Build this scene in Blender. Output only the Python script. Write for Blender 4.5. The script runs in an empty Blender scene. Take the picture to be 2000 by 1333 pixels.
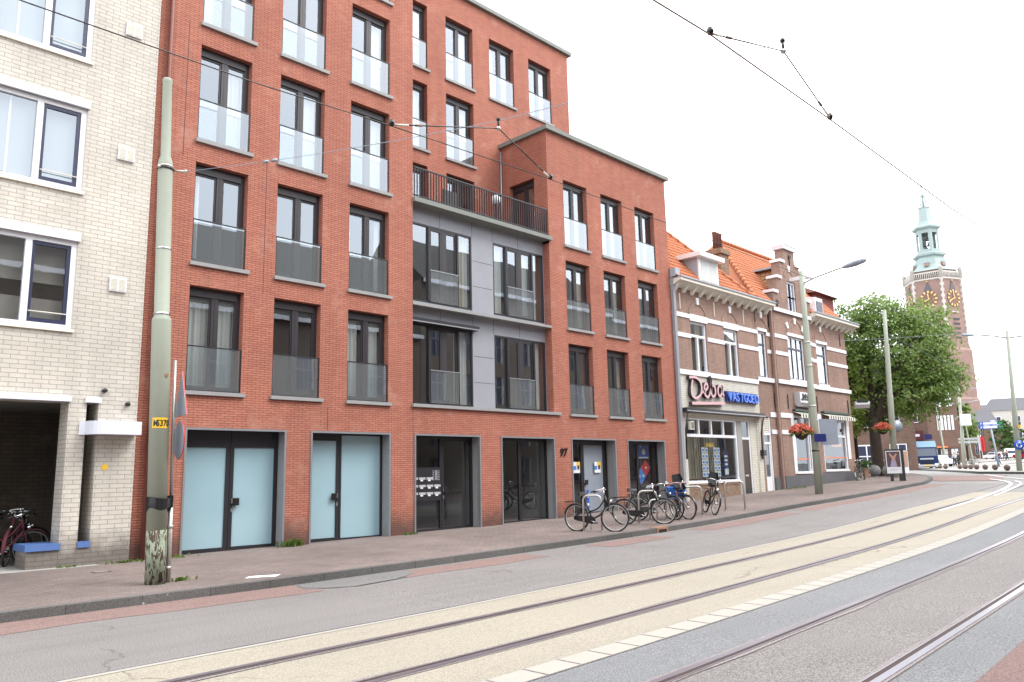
import bpy, bmesh, math, random
from mathutils import Vector, Matrix
random.seed(7)
scene = bpy.context.scene
COL = scene.collection
R = math.radians
PI = math.pi

# ------------------------------------------------------------------ terrain
GT = [(-300, 0), (3, 0), (6, .0), (9, .02), (12, .05), (16, .1), (19.5, .17), (23, .28), (26, .39), (32, .57), (37, .74),
      (43, .93), (50, 1.08), (60, 1.25), (70, 1.31), (85, 1.36), (118, 1.68), (155, 2.3), (190, 2.8), (300, 3.9), (900, 3.9)]

def gz(x):
    for i in range(len(GT) - 1):
        if x <= GT[i + 1][0]:
            (x0, y0), (x1, y1) = GT[i], GT[i + 1]
            h = x1 - x0
            def m(k):
                if k <= 0 or k >= len(GT) - 1:
                    return 0
                a = (GT[k][1] - GT[k - 1][1]) / (GT[k][0] - GT[k - 1][0])
                b = (GT[k + 1][1] - GT[k][1]) / (GT[k + 1][0] - GT[k][0])
                return 2 * a * b / (a + b) if a * b > 0 else 0
            t = max(0, (x - x0) / h)
            t2, t3 = t * t, t * t * t
            return y0 * (2 * t3 - 3 * t2 + 1) + h * m(i) * (t3 - 2 * t2 + t) + y1 * (-2 * t3 + 3 * t2) + h * m(i + 1) * (t3 - t2)
    return GT[-1][1]

PAVE = .12

# ------------------------------------------------------------------ mesh builder
OFF = {}

class B:
    def __init__(s):
        s.v, s.f, s.m, s.sm, s.mats = [], [], [], [], []

    def mi(s, mat):
        if mat not in s.mats:
            s.mats.append(mat)
        return s.mats.index(mat)

    def face(s, pts, mat, smooth=False):
        n = len(s.v)
        s.v += [tuple(p) for p in pts]
        s.f.append(tuple(range(n, n + len(pts))))
        s.m.append(s.mi(mat))
        s.sm.append(smooth)

    def mesh(s, vs, fs, mat, smooth=False):
        n = len(s.v)
        s.v += [tuple(p) for p in vs]
        k = s.mi(mat)
        for f in fs:
            s.f.append(tuple(i + n for i in f))
            s.m.append(k)
            s.sm.append(smooth)

    def box(s, x0, x1, y0, y1, z0, z1, mat, M=None):
        vs = [(x, y, z) for z in (z0, z1) for y in (y0, y1) for x in (x0, x1)]
        if M is not None:
            vs = [M @ Vector(p) for p in vs]
        s.mesh(vs, [(0, 2, 3, 1), (4, 5, 7, 6), (0, 1, 5, 4), (2, 6, 7, 3), (0, 4, 6, 2), (1, 3, 7, 5)], mat)

    def prism(s, poly, vec, mat):
        a = [Vector(p) for p in poly]
        b = [p + Vector(vec) for p in a]
        n = len(a)
        s.mesh(a + b, [tuple(range(n - 1, -1, -1)), tuple(range(n, 2 * n))] +
               [(i, (i + 1) % n, n + (i + 1) % n, n + i) for i in range(n)], mat)

    def tube(s, path, r, mat, n=8, closed=False, smooth=True, cap=True):
        P = [Vector(p) for p in path]
        k = len(P)
        rs = r if isinstance(r, (list, tuple)) else [r] * k
        vs, fs = [], []
        up = None
        for i in range(k):
            if closed:
                d = P[(i + 1) % k] - P[i - 1]
            else:
                d = P[min(i + 1, k - 1)] - P[max(i - 1, 0)]
            d.normalize()
            if up is None:
                up = Vector((0, 0, 1)) if abs(d.z) < .9 else Vector((1, 0, 0))
            a = up - d * up.dot(d)
            if a.length < 1e-6:
                a = d.orthogonal()
            a.normalize()
            up = a
            b = d.cross(a)
            for j in range(n):
                t = 2 * PI * j / n
                vs.append(P[i] + (a * math.cos(t) + b * math.sin(t)) * rs[i])
        for i in range(k if closed else k - 1):
            for j in range(n):
                i2 = (i + 1) % k
                fs.append((i * n + j, i * n + (j + 1) % n, i2 * n + (j + 1) % n, i2 * n + j))
        if cap and not closed:
            fs.append(tuple(range(n - 1, -1, -1)))
            fs.append(tuple((k - 1) * n + j for j in range(n)))
        s.mesh(vs, fs, mat, smooth)

    def lathe(s, prof, c, mat, n=16, smooth=True, phase=0, cap=True, M=None):
        vs, fs = [], []
        for (r, z) in prof:
            for j in range(n):
                t = 2 * PI * j / n + phase
                vs.append(Vector((r * math.cos(t), r * math.sin(t), z)))
        if M is not None:
            vs = [M @ p for p in vs]
        vs = [p + Vector(c) for p in vs]
        k = len(prof)
        for i in range(k - 1):
            for j in range(n):
                fs.append((i * n + j, i * n + (j + 1) % n, (i + 1) * n + (j + 1) % n, (i + 1) * n + j))
        if cap:
            fs.append(tuple(range(n - 1, -1, -1)))
            fs.append(tuple((k - 1) * n + j for j in range(n)))
        s.mesh(vs, fs, mat, smooth)

    def ball(s, c, r, mat, n=12, sx=1, sy=1, sz=1):
        prof = [(max(1e-4, r * math.sin(PI * i / (n // 2 + 1))), -r * math.cos(PI * i / (n // 2 + 1)) * sz) for i in range(n // 2 + 2)]
        M = Matrix.Diagonal((sx, sy, 1)).to_4x4()
        s.lathe(prof, c, mat, n, M=M)

    def done(s, name, parent=None, loc=None, local=False, **props):
        me = bpy.data.meshes.new(name)
        off = Vector((0, 0, 0))
        if parent is not None and not local:
            off = OFF.get(parent.name, Vector((0, 0, 0)))
        if loc is not None and not local:
            off = Vector(loc)
        me.from_pydata([tuple(Vector(p) - off) for p in s.v], [], s.f)
        for m in s.mats:
            me.materials.append(m)
        me.polygons.foreach_set('material_index', s.m)
        me.polygons.foreach_set('use_smooth', s.sm)
        me.update()
        o = bpy.data.objects.new(name, me)
        COL.objects.link(o)
        if parent is not None:
            o.parent = parent
            OFF[o.name] = OFF.get(parent.name, Vector((0, 0, 0)))
        elif loc is not None:
            o.location = loc
        for k, v in props.items():
            o[k] = v
        return o

class Sp:
    """like B, but every shape added becomes a part object of its own"""
    def __init__(s, name, parent):
        s.name, s.parent = name, parent

    def __getattr__(s, fn):
        def add(*a, **k):
            b = B()
            getattr(b, fn)(*a, **k)
            return b.done(s.name, s.parent)
        return add

    def done(s, *a, **k):
        return None

def thing(name, label, cat, loc=(0, 0, 0), rz=0, group=None):
    o = bpy.data.objects.new(name, None)
    o.empty_display_size = .2
    COL.objects.link(o)
    o.location = loc
    o.rotation_euler = (0, 0, rz)
    o['label'] = label
    o['category'] = cat
    if group:
        o['group'] = group
    OFF[o.name] = Vector(loc)
    return o

def copy_tree(o, parent=None):
    c = o.copy()
    COL.objects.link(c)
    if parent is not None:
        c.parent = parent
    OFF[c.name] = OFF.get(o.name, Vector((0, 0, 0)))
    for ch in list(o.children):
        copy_tree(ch, c)
    return c

# ------------------------------------------------------------------ materials
def lin(c):
    c /= 255
    return c / 12.92 if c < .04045 else ((c + .055) / 1.055) ** 2.4

def S(r, g, b):
    return (lin(r), lin(g), lin(b), 1)

class N:
    def __init__(s, name):
        s.mat = bpy.data.materials.new(name)
        s.mat.use_nodes = True
        s.t = s.mat.node_tree
        s.t.nodes.clear()
        s.out = s.t.nodes.new('ShaderNodeOutputMaterial')

    def n(s, typ, **kw):
        nd = s.t.nodes.new('ShaderNode' + typ)
        for k, v in kw.items():
            if hasattr(nd, k) and k not in nd.inputs:
                setattr(nd, k, v)
            else:
                s.set(nd, k, v)
        return nd

    def set(s, nd, k, v):
        i = nd.inputs[k]
        if isinstance(v, bpy.types.NodeSocket):
            s.t.links.new(v, i)
        elif isinstance(v, bpy.types.Node):
            s.t.links.new(v.outputs[0], i)
        else:
            i.default_value = v

    def math(s, op, a, b=0.0):
        nd = s.t.nodes.new('ShaderNodeMath')
        nd.operation = op
        for i, v in enumerate((a, b)):
            if isinstance(v, bpy.types.NodeSocket):
                s.t.links.new(v, nd.inputs[i])
            else:
                nd.inputs[i].default_value = v
        return nd.outputs[0]

    def mix(s, fac, a, b, mode='MIX'):
        nd = s.t.nodes.new('ShaderNodeMix')
        nd.data_type = 'RGBA'
        nd.blend_type = mode
        for i, v in ((0, fac), (6, a), (7, b)):
            if isinstance(v, bpy.types.NodeSocket):
                s.t.links.new(v, nd.inputs[i])
            else:
                nd.inputs[i].default_value = v
        return nd.outputs[2]

    def ramp(s, fac, stops):
        nd = s.t.nodes.new('ShaderNodeValToRGB')
        e = nd.color_ramp.elements
        while len(e) < len(stops):
            e.new(.5)
        for el, (p, c) in zip(e, stops):
            el.position = p
            el.color = c if len(c) == 4 else (*c, 1)
        s.t.links.new(fac, nd.inputs[0])
        return nd.outputs[0]

    def noise(s, scale, detail=4, rough=.55, vec=None, dist=0):
        nd = s.t.nodes.new('ShaderNodeTexNoise')
        nd.inputs['Scale'].default_value = scale
        nd.inputs['Detail'].default_value = detail
        nd.inputs['Roughness'].default_value = rough
        nd.inputs['Distortion'].default_value = dist
        s.t.links.new(vec if vec is not None else s.coord(), nd.inputs['Vector'])
        return nd.outputs['Fac']

    def coord(s, which='Object'):
        if not hasattr(s, '_tc'):
            s._tc = s.t.nodes.new('ShaderNodeTexCoord')
        return s._tc.outputs[which]

    def bump(s, h, strength=.3, dist=.02, normal=None):
        nd = s.t.nodes.new('ShaderNodeBump')
        nd.inputs['Strength'].default_value = strength
        nd.inputs['Distance'].default_value = dist
        s.t.links.new(h, nd.inputs['Height'])
        if normal is not None:
            s.t.links.new(normal, nd.inputs['Normal'])
        return nd.outputs[0]

    def bsdf(s, color, rough=.8, metal=0, bump=None, spec=.5, **kw):
        nd = s.t.nodes.new('ShaderNodeBsdfPrincipled')
        s.set(nd, 'Base Color', color)
        s.set(nd, 'Roughness', rough)
        s.set(nd, 'Metallic', metal)
        s.set(nd, 'Specular IOR Level', spec)
        if bump is not None:
            s.set(nd, 'Normal', bump)
        for k, v in kw.items():
            s.set(nd, k, v)
        return nd

    def finish(s, sh):
        o = sh.outputs[0] if isinstance(sh, bpy.types.Node) else sh
        s.t.links.new(o, s.out.inputs['Surface'])
        return s.mat

def scale_c(c, k):
    return (min(1, c[0] * k), min(1, c[1] * k), min(1, c[2] * k), 1)

def plain(name, c, rough=.6, metal=0, var=.12, scale=6, bump=.0, spec=.5, fine=0):
    m = N(name)
    f = m.noise(scale, 5, .6)
    col = m.mix(f, scale_c(c, 1 - var), scale_c(c, 1 + var))
    h = f
    if fine:
        f2 = m.noise(fine, 3, .7)
        col = m.mix(m.math('MULTIPLY', f2, .5), col, scale_c(c, 1 - var * 2.2))
        h = f2
    b = m.bump(h, bump, .01) if bump else None
    return m.finish(m.bsdf(col, rough, metal, b, spec))

def brickmat(name, c1, c2, mortar, bw=.21, rh=.0625, ms=.006, stain=.25, bias=0.0, grime=None, bump=.5, sm=.1):
    m = N(name)
    sep = m.n('SeparateXYZ')
    m.set(sep, 'Vector', m.coord('Object'))
    nr = m.n('SeparateXYZ')
    m.set(nr, 'Vector', m.coord('Normal'))
    ax = m.math('GREATER_THAN', m.math('ABSOLUTE', nr.outputs[0]), .6)
    az = m.math('GREATER_THAN', m.math('ABSOLUTE', nr.outputs[2]), .6)
    def sw(f, a, b):
        return m.math('ADD', m.math('MULTIPLY', m.math('SUBTRACT', 1.0, f), a), m.math('MULTIPLY', f, b))
    u = sw(ax, sep.outputs[0], sep.outputs[1])
    v = sw(az, sep.outputs[2], sep.outputs[1])
    comb = m.n('CombineXYZ')
    m.set(comb, 'X', u)
    m.set(comb, 'Y', v)
    bt = m.n('TexBrick')
    bt.offset = .5
    bt.inputs['Scale'].default_value = 1
    bt.inputs['Brick Width'].default_value = bw
    bt.inputs['Row Height'].default_value = rh
    bt.inputs['Mortar Size'].default_value = ms
    bt.inputs['Mortar Smooth'].default_value = sm
    bt.inputs['Bias'].default_value = bias
    bt.inputs['Color1'].default_value = c1
    bt.inputs['Color2'].default_value = c2
    bt.inputs['Mortar'].default_value = mortar
    m.t.links.new(comb.outputs[0], bt.inputs['Vector'])
    big = m.noise(.35, 5, .6)
    st = m.ramp(big, [(.3, (1 - stain, 1 - stain, 1 - stain)), (.7, (1 + stain * .4,) * 3)])
    col = m.mix(1.0, bt.outputs['Color'], st, 'MULTIPLY')
    mp = m.n('Mapping')
    mp.inputs['Scale'].default_value = (2.6, .22, 1)
    m.set(mp, 'Vector', comb.outputs[0])
    stk = m.noise(1.0, 5, .65, mp.outputs[0])
    col = m.mix(1.0, col, m.ramp(stk, [(.3, (1 - stain * .75,) * 3), (.62, (1.04,) * 3)]), 'MULTIPLY')
    eff = m.math('MULTIPLY', m.ramp(m.noise(.9, 6, .7), [(.56, (0,) * 3), (.68, (1,) * 3)]), bt.outputs['Fac'])
    col = m.mix(m.math('MULTIPLY', eff, .55), col, (.62, .52, .45, 1))
    med = m.noise(9, 3, .6)
    col = m.mix(m.math('MULTIPLY', med, .35), col, scale_c(c2, .75))
    if grime:
        # dirt band splashed up from the pavement
        zz = m.math('ADD', sep.outputs[2], m.math('MULTIPLY', m.noise(2.5, 4), -.7))
        gf = m.ramp(zz, [(0.0, (.75,) * 3), (grime, (0,) * 3)])
        col = m.mix(gf, col, (.06, .045, .04, 1))
    fine = m.noise(120, 2, .6)
    h = m.math('ADD', m.math('MULTIPLY', bt.outputs['Fac'], -1.0), m.math('MULTIPLY', fine, .4))
    b = m.bump(h, bump, .008)
    return m.finish(m.bsdf(col, .85, 0, b, .3))

M = {}
M['brick_red'] = brickmat('red_brick', (.49, .195, .13, 1), (.41, .148, .103, 1), (.115, .052, .043, 1), rh=.055, ms=.0065, grime=.55, stain=.16)
M['brick_beige'] = brickmat('cream_brick', (.65, .61, .54, 1), (.58, .54, .475, 1), (.33, .305, .27, 1), bw=.28, rh=.09, ms=.007, stain=.18, grime=.5)
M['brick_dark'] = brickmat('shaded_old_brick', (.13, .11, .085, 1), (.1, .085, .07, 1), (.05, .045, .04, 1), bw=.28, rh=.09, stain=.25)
M['brick_old'] = brickmat('old_brown_brick', (.37, .215, .16, 1), (.27, .15, .115, 1), (.36, .31, .27, 1), rh=.06, ms=.009, stain=.25)
M['brick_white'] = brickmat('white_glazed_brick', (.74, .72, .64, 1), (.66, .63, .55, 1), (.33, .31, .28, 1), rh=.075, ms=.007, stain=.12)
M['brick_tan'] = brickmat('tan_brick', (.36, .25, .17, 1), (.24, .15, .1, 1), (.2, .16, .13, 1), rh=.06, stain=.2)
M['brick_tower'] = brickmat('tower_brick', (.33, .215, .185, 1), (.285, .18, .155, 1), (.3, .22, .19, 1), bw=.5, rh=.2, ms=.02, stain=.2, bump=.1)
M['brick_far'] = brickmat('far_brown_brick', (.2, .12, .09, 1), (.15, .09, .07, 1), (.2, .15, .12, 1), bw=.4, rh=.15, ms=.012, stain=.2, bump=.1)
M['brick_opp'] = brickmat('opposite_brick', (.24, .19, .155, 1), (.19, .15, .12, 1), (.2, .18, .16, 1), stain=.2)
M['stone'] = plain('grey_stone', (.30, .30, .30, 1), .7, var=.2, scale=3, fine=60, bump=.15)
M['coping'] = plain('weathered_coping', (.23, .245, .225, 1), .8, var=.25, scale=2, fine=30, bump=.2)
M['cladding'] = plain('blue_grey_panel', (.29, .30, .335, 1), .55, var=.15, scale=1.2, fine=25, bump=.04)
M['joint'] = plain('panel_joint', (.05, .05, .06, 1), .9)
M['dark_metal'] = plain('anthracite_metal', (.022, .022, .027, 1), .35, var=.15, spec=.5)
M['frame_brown'] = plain('dark_window_frame', (.03, .026, .03, 1), .4, var=.12)
M['steel'] = plain('galvanised_steel', (.5, .48, .45, 1), .35, .6, var=.12, scale=12)
M['trim_metal'] = plain('opening_trim', (.33, .34, .36, 1), .4, .6, var=.1)
M['chrome'] = plain('chrome', (.65, .65, .67, 1), .15, 1, var=.05)
M['black'] = plain('black_paint', (.012, .012, .013, 1), .3, var=.2)
M['rubber'] = plain('black_rubber', (.02, .02, .021, 1), .75, var=.2)
M['white'] = plain('white_paint', (.76, .77, .8, 1), .45, var=.05, scale=3)
M['cream_paint'] = plain('cream_paint', (.72, .69, .6, 1), .5, var=.06, scale=3)
M['offwhite'] = plain('offwhite_enamel', (.68, .7, .78, 1), .4, var=.05, scale=2)
M['blue_stone'] = plain('blue_coping', (.09, .17, .40, 1), .45, var=.1, scale=4)
M['navy_sash'] = plain('navy_sash', (.03, .035, .075, 1), .35)
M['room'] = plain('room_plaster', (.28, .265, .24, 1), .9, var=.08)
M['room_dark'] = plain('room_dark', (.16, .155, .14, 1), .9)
M['pole_green'] = None
M['concrete'] = plain('concrete', (.36, .35, .33, 1), .9, var=.15, scale=2, fine=40, bump=.2)
M['orange'] = plain('orange_paint', (.75, .2, .05, 1), .5)
M['yellow'] = plain('yellow_plate', (.8, .5, .03, 1), .45, var=.06)
M['red'] = plain('red_paint', (.55, .03, .03, 1), .45)
M['blue'] = plain('blue_paint', (.02, .09, .5, 1), .4)
M['blue_lt'] = plain('light_blue_paint', (.05, .22, .65, 1), .4)
M['green_dk'] = plain('dark_green_paint', (.015, .05, .035, 1), .45)
M['pink'] = plain('faded_pink_enamel', (.62, .40, .42, 1), .45, var=.06)
M['letter_side'] = plain('letter_return', (.03, .028, .035, 1), .5)
M['letter_blue'] = plain('letter_blue', (.12, .26, .85, 1), .4)
M['navy'] = plain('navy_panel', (.012, .02, .13, 1), .4)
M['grey_panel'] = plain('grey_back_of_sign', (.30, .34, .40, 1), .5, .3, var=.12, scale=2)
M['copper'] = plain('verdigris_copper', (.33, .41, .40, 1), .7, var=.22, scale=.35, fine=3)
M['gold'] = plain('gold_leaf', (.6, .42, .16, 1), .35, .6, var=.08)
M['clock_dark'] = plain('clock_brick_dial', (.2, .11, .09, 1), .8)
M['pale_stone'] = plain('pale_sandstone', (.5, .47, .43, 1), .85, var=.2, scale=.4)
M['slate'] = plain('slate_roof', (.1, .1, .11, 1), .7, var=.2, scale=1)
M['bark'] = plain('tree_bark', (.06, .045, .035, 1), .95, var=.35, scale=5, bump=.6)
M['soil'] = plain('soil', (.05, .035, .025, 1), .95)
M['skin'] = plain('skin', (.5, .3, .22, 1), .6)
M['lead'] = plain('lead_flashing', (.33, .37, .42, 1), .6, var=.15, scale=4)
M['darkbrown'] = plain('dark_brown_door', (.05, .03, .022, 1), .4)
M['rust_pipe'] = plain('red_brown_pipe', (.17, .055, .04, 1), .5)
M['paper'] = plain('paper', (.75, .76, .78, 1), .7, var=.04)
M['truck_blue'] = plain('truck_paint', (.008, .03, .10, 1), .25, var=.08, scale=1)
M['truck_pale'] = plain('truck_deflector_paint', (.10, .22, .34, 1), .25, var=.08, scale=1)
M['silver'] = plain('silver_paint', (.55, .56, .58, 1), .3, .3, var=.05)
M['car_white'] = plain('white_car_paint', (.75, .76, .78, 1), .25, var=.03)
M['car_red'] = plain('red_car_paint', (.4, .02, .03, 1), .25)
M['car_dark'] = plain('dark_car_paint', (.03, .03, .04, 1), .25)
M['rail_steel'] = plain('worn_rail', (.34, .32, .36, 1), .3, .75, var=.15, scale=3)
M['rail_groove'] = plain('rail_groove', (.05, .028, .024, 1), .8, var=.3)
M['leather'] = plain('saddle_leather', (.02, .018, .017, 1), .5)
M['carrot'] = plain('weathered_drain_iron', (.30, .16, .09, 1), .8, var=.2, scale=8)

def mk_pole():
    m = N('sage_pole_paint')
    n1 = m.noise(1.2, 5, .6)
    n2 = m.noise(14, 4, .65)
    col = m.mix(n1, (.305, .34, .27, 1), (.385, .415, .34, 1))
    col = m.mix(m.math('MULTIPLY', n2, .25), col, (.22, .23, .19, 1))
    return m.finish(m.bsdf(col, .55, 0, m.bump(n2, .08, .01), .4))
M['pole_green'] = mk_pole()

def mk_peel():
    m = N('peeling_pole_base')
    mp = m.n('Mapping')
    mp.inputs['Scale'].default_value = (15, 15, 4.5)
    m.set(mp, 'Vector', m.coord())
    n1 = m.noise(1.6, 6, .62, mp.outputs[0], .6)
    f = m.ramp(n1, [(.5, (0, 0, 0)), (.53, (1, 1, 1))])
    n2 = m.noise(12, 4)
    base = m.mix(n2, (.2, .235, .165, 1), (.31, .345, .26, 1))
    rust = m.mix(n2, (.035, .03, .028, 1), (.09, .05, .035, 1))
    col = m.mix(f, base, rust)
    return m.finish(m.bsdf(col, .75, 0, m.bump(f, .4, .01), .3))
M['peel'] = mk_peel()

def mk_glass(name, base=.14, k=.75, tint=(.86, .9, .9, 1), milky=0.0, rough=0.0, milk=(.75, .82, .85, 1)):
    m = N(name)
    lw = m.n('LayerWeight')
    lw.inputs['Blend'].default_value = .5
    f = lw.outputs['Facing']
    fac = m.math('MINIMUM', m.math('ADD', m.math('MULTIPLY', m.math('MULTIPLY', f, f), k), base), .9)
    tr = m.n('BsdfTransparent')
    tr.inputs[0].default_value = tint
    gl = m.n('BsdfGlossy')
    gl.inputs['Color'].default_value = (.84, .92, 1, 1)
    gl.inputs['Roughness'].default_value = rough
    wav = m.noise(.9, 2, .5)
    m.set(gl, 'Normal', m.bump(wav, .06, .02))
    sh = tr.outputs[0]
    if milky:
        df = m.n('BsdfDiffuse')
        df.inputs[0].default_value = milk
        mx = m.n('MixShader')
        mx.inputs[0].default_value = milky
        m.t.links.new(sh, mx.inputs[1])
        m.t.links.new(df.outputs[0], mx.inputs[2])
        sh = mx.outputs[0]
    mx = m.n('MixShader')
    m.t.links.new(fac, mx.inputs[0])
    m.t.links.new(sh, mx.inputs[1])
    m.t.links.new(gl.outputs[0], mx.inputs[2])
    return m.finish(mx)
M['glass'] = mk_glass('window_glass', .23, .6, (.92, .95, .95, 1))
M['glass_shop'] = mk_glass('shop_glass', .06, .38, (.8, .84, .84, 1))
M['glass_bal'] = mk_glass('balustrade_glass', .16, .6, (.82, .87, .88, 1), .10, .0)
M['frosted'] = None

def mk_frost():
    m = N('frosted_blue_glass')
    n = m.noise(.8, 3)
    col = m.mix(n, (.27, .43, .49, 1), (.36, .52, .58, 1))
    sm = m.noise(3.5, 5, .7)
    return m.finish(m.bsdf(col, m.math('ADD', m.math('MULTIPLY', sm, .3), .02), 0, None, .9, **{'Coat Weight': .6, 'Coat Roughness': .12}))
M['frosted'] = mk_frost()

def mk_curtain(name, c, c2):
    m = N(name)
    n = m.noise(3, 3)
    col = m.mix(n, c, c2)
    d = m.n('BsdfDiffuse')
    m.set(d, 'Color', col)
    t = m.n('BsdfTranslucent')
    m.set(t, 'Color', col)
    mx = m.n('MixShader')
    mx.inputs[0].default_value = .3
    m.t.links.new(d.outputs[0], mx.inputs[1])
    m.t.links.new(t.outputs[0], mx.inputs[2])
    return m.finish(mx)
M['curtain'] = mk_curtain('white_curtain', (.78, .82, .8, 1), (.84, .87, .85, 1))
M['net'] = mk_curtain('grey_net_curtain', (.36, .40, .42, 1), (.42, .46, .47, 1))
M['curtain_cream'] = mk_curtain('cream_curtain', (.62, .55, .38, 1), (.66, .6, .44, 1))

def mk_asphalt(name, c, var=.18, crack=False, speck=.5, wear=.12, along=True):
    m = N(name)
    big = m.noise(.5, 5, .6)
    mp = m.n('Mapping')
    mp.inputs['Scale'].default_value = (.12, 2.2, 1)
    mp.inputs['Rotation'].default_value = (0, 0, -.043)
    m.set(mp, 'Vector', m.coord())
    streak = m.noise(1.0, 5, .65, mp.outputs[0])
    fine = m.noise(70, 3, .75)
    vf = m.noise(190, 2, .7)
    col = m.mix(big, scale_c(c, 1 - var), scale_c(c, 1 + var))
    col = m.mix(m.ramp(streak, [(.45, (0,) * 3), (.75, (wear * 3,) * 3)]), col, scale_c(c, .72))
    sp = m.ramp(fine, [(.42, (1 - speck,) * 3), (.58, (1 + speck * .5,) * 3)])
    col = m.mix(1.0, col, sp, 'MULTIPLY')
    col = m.mix(m.ramp(vf, [(.62, (0,) * 3), (.7, (.35,) * 3)]), col, scale_c(c, 1.9))
    if crack:
        vo = m.n('TexVoronoi')
        vo.feature = 'DISTANCE_TO_EDGE'
        vo.inputs['Scale'].default_value = .22
        wv = m.n('VectorMath')
        wv.operation = 'ADD'
        m.t.links.new(m.coord(), wv.inputs[0])
        nz = m.n('TexNoise')
        nz.inputs['Scale'].default_value = 1.3
        nz.inputs['Detail'].default_value = 5
        m.t.links.new(m.coord(), nz.inputs['Vector'])
        m.t.links.new(nz.outputs['Color'], wv.inputs[1])
        m.t.links.new(wv.outputs[0], vo.inputs['Vector'])
        cf = m.ramp(vo.outputs['Distance'], [(.0, (.5,) * 3), (.006, (0,) * 3)])
        brk = m.ramp(m.noise(.4, 3), [(.5, (0,) * 3), (.56, (1,) * 3)])
        col = m.mix(m.mix(1.0, cf, brk, 'MULTIPLY'), col, (.05, .04, .035, 1))
    return m.finish(m.bsdf(col, .8, 0, m.bump(fine, .35, .006), .35))
M['asphalt'] = mk_asphalt('grey_asphalt', (.225, .21, .203, 1), crack=True, wear=.16)
M['asphalt_blue'] = mk_asphalt('bluish_asphalt', (.205, .208, .213, 1))
M['asphalt_brown'] = mk_asphalt('brownish_asphalt', (.22, .202, .193, 1), speck=.6)
M['asphalt_red'] = mk_asphalt('worn_red_asphalt', (.245, .165, .148, 1))
M['red_pave'] = mk_asphalt('red_brown_surface', (.22, .14, .125, 1))
M['tram_concrete'] = mk_asphalt('cream_tram_concrete', (.345, .31, .25, 1), var=.08, crack=True, speck=.32, wear=.1)
M['tram_stain'] = mk_asphalt('dirty_joint_concrete', (.27, .235, .23, 1), speck=.5)
M['white_block'] = plain('white_block', (.385, .365, .32, 1), .8, var=.1, scale=5, fine=60, bump=.1)
M['pave_line'] = plain('road_marking_paint', (.7, .7, .69, 1), .7, var=.12, scale=4)
M['patch'] = mk_asphalt('asphalt_patch', (.19, .185, .18, 1))

def mk_paving(name, c1, c2, mortar, bw, rh, ms):
    m = N(name)
    bt = m.n('TexBrick')
    bt.offset = .5
    for k, v in (('Scale', 1), ('Brick Width', bw), ('Row Height', rh), ('Mortar Size', ms), ('Color1', c1), ('Color2', c2), ('Mortar', mortar)):
        bt.inputs[k].default_value = v
    m.t.links.new(m.coord(), bt.inputs['Vector'])
    big = m.noise(.45, 5, .62)
    st = m.ramp(big, [(.3, (.72,) * 3), (.7, (1.12,) * 3)])
    col = m.mix(1.0, bt.outputs['Color'], st, 'MULTIPLY')
    fine = m.noise(45, 3, .7)
    col = m.mix(1.0, col, m.ramp(fine, [(.38, (.7,) * 3), (.62, (1.15,) * 3)]), 'MULTIPLY')
    gum = m.n('TexVoronoi')
    gum.inputs['Scale'].default_value = 3.5
    m.t.links.new(m.coord(), gum.inputs['Vector'])
    gf = m.ramp(gum.outputs['Distance'], [(.045, (.75,) * 3), (.07, (0,) * 3)])
    gm = m.ramp(m.noise(1.7, 2), [(.56, (0,) * 3), (.6, (1,) * 3)])
    col = m.mix(m.mix(1.0, gf, gm, 'MULTIPLY'), col, (.5, .48, .46, 1))
    return m.finish(m.bsdf(col, .85, 0, m.bump(m.math('MULTIPLY', bt.outputs['Fac'], -1.0), .3, .004), .3))
M['paving'] = mk_paving('brown_brick_paving', (.25, .198, .18, 1), (.20, .16, .148, 1), (.14, .12, .11, 1), .2, .1, .006)
M['plaza'] = mk_paving('pale_plaza_paving', (.42, .40, .37, 1), (.36, .34, .32, 1), (.25, .24, .22, 1), .6, .3, .01)
M['kerb'] = mk_paving('kerbstone', (.14, .135, .13, 1), (.12, .117, .113, 1), (.07, .07, .067, 1), 1.0, 400.0, .008)
M['ground'] = mk_asphalt('far_ground', (.25, .24, .23, 1))

def mk_tile(name, c1, c2):
    m = N(name)
    geo = m.n('NewGeometry')
    n = m.noise(1.1, 5, .6)
    n2 = m.noise(8, 3, .6)
    col = m.mix(n, c1, c2)
    col = m.mix(m.math('MULTIPLY', n2, .4), col, scale_c(c1, .6))
    col = m.mix(m.math('MULTIPLY', geo.outputs['Random Per Island'], .45), col, scale_c(c2, .75))
    return m.finish(m.bsdf(col, .65, 0, None, .3))
M['tile'] = mk_tile('orange_pantile', (.46, .155, .068, 1), (.53, .2, .095, 1))
M['tile_old'] = mk_tile('weathered_pantile', (.30, .14, .07, 1), (.36, .19, .10, 1))
M['tile_brown'] = mk_tile('brown_tile', (.16, .065, .05, 1), (.2, .085, .065, 1))
M['tile_dark'] = mk_tile('dark_opposite_tile', (.06, .05, .045, 1), (.08, .065, .055, 1))

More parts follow.
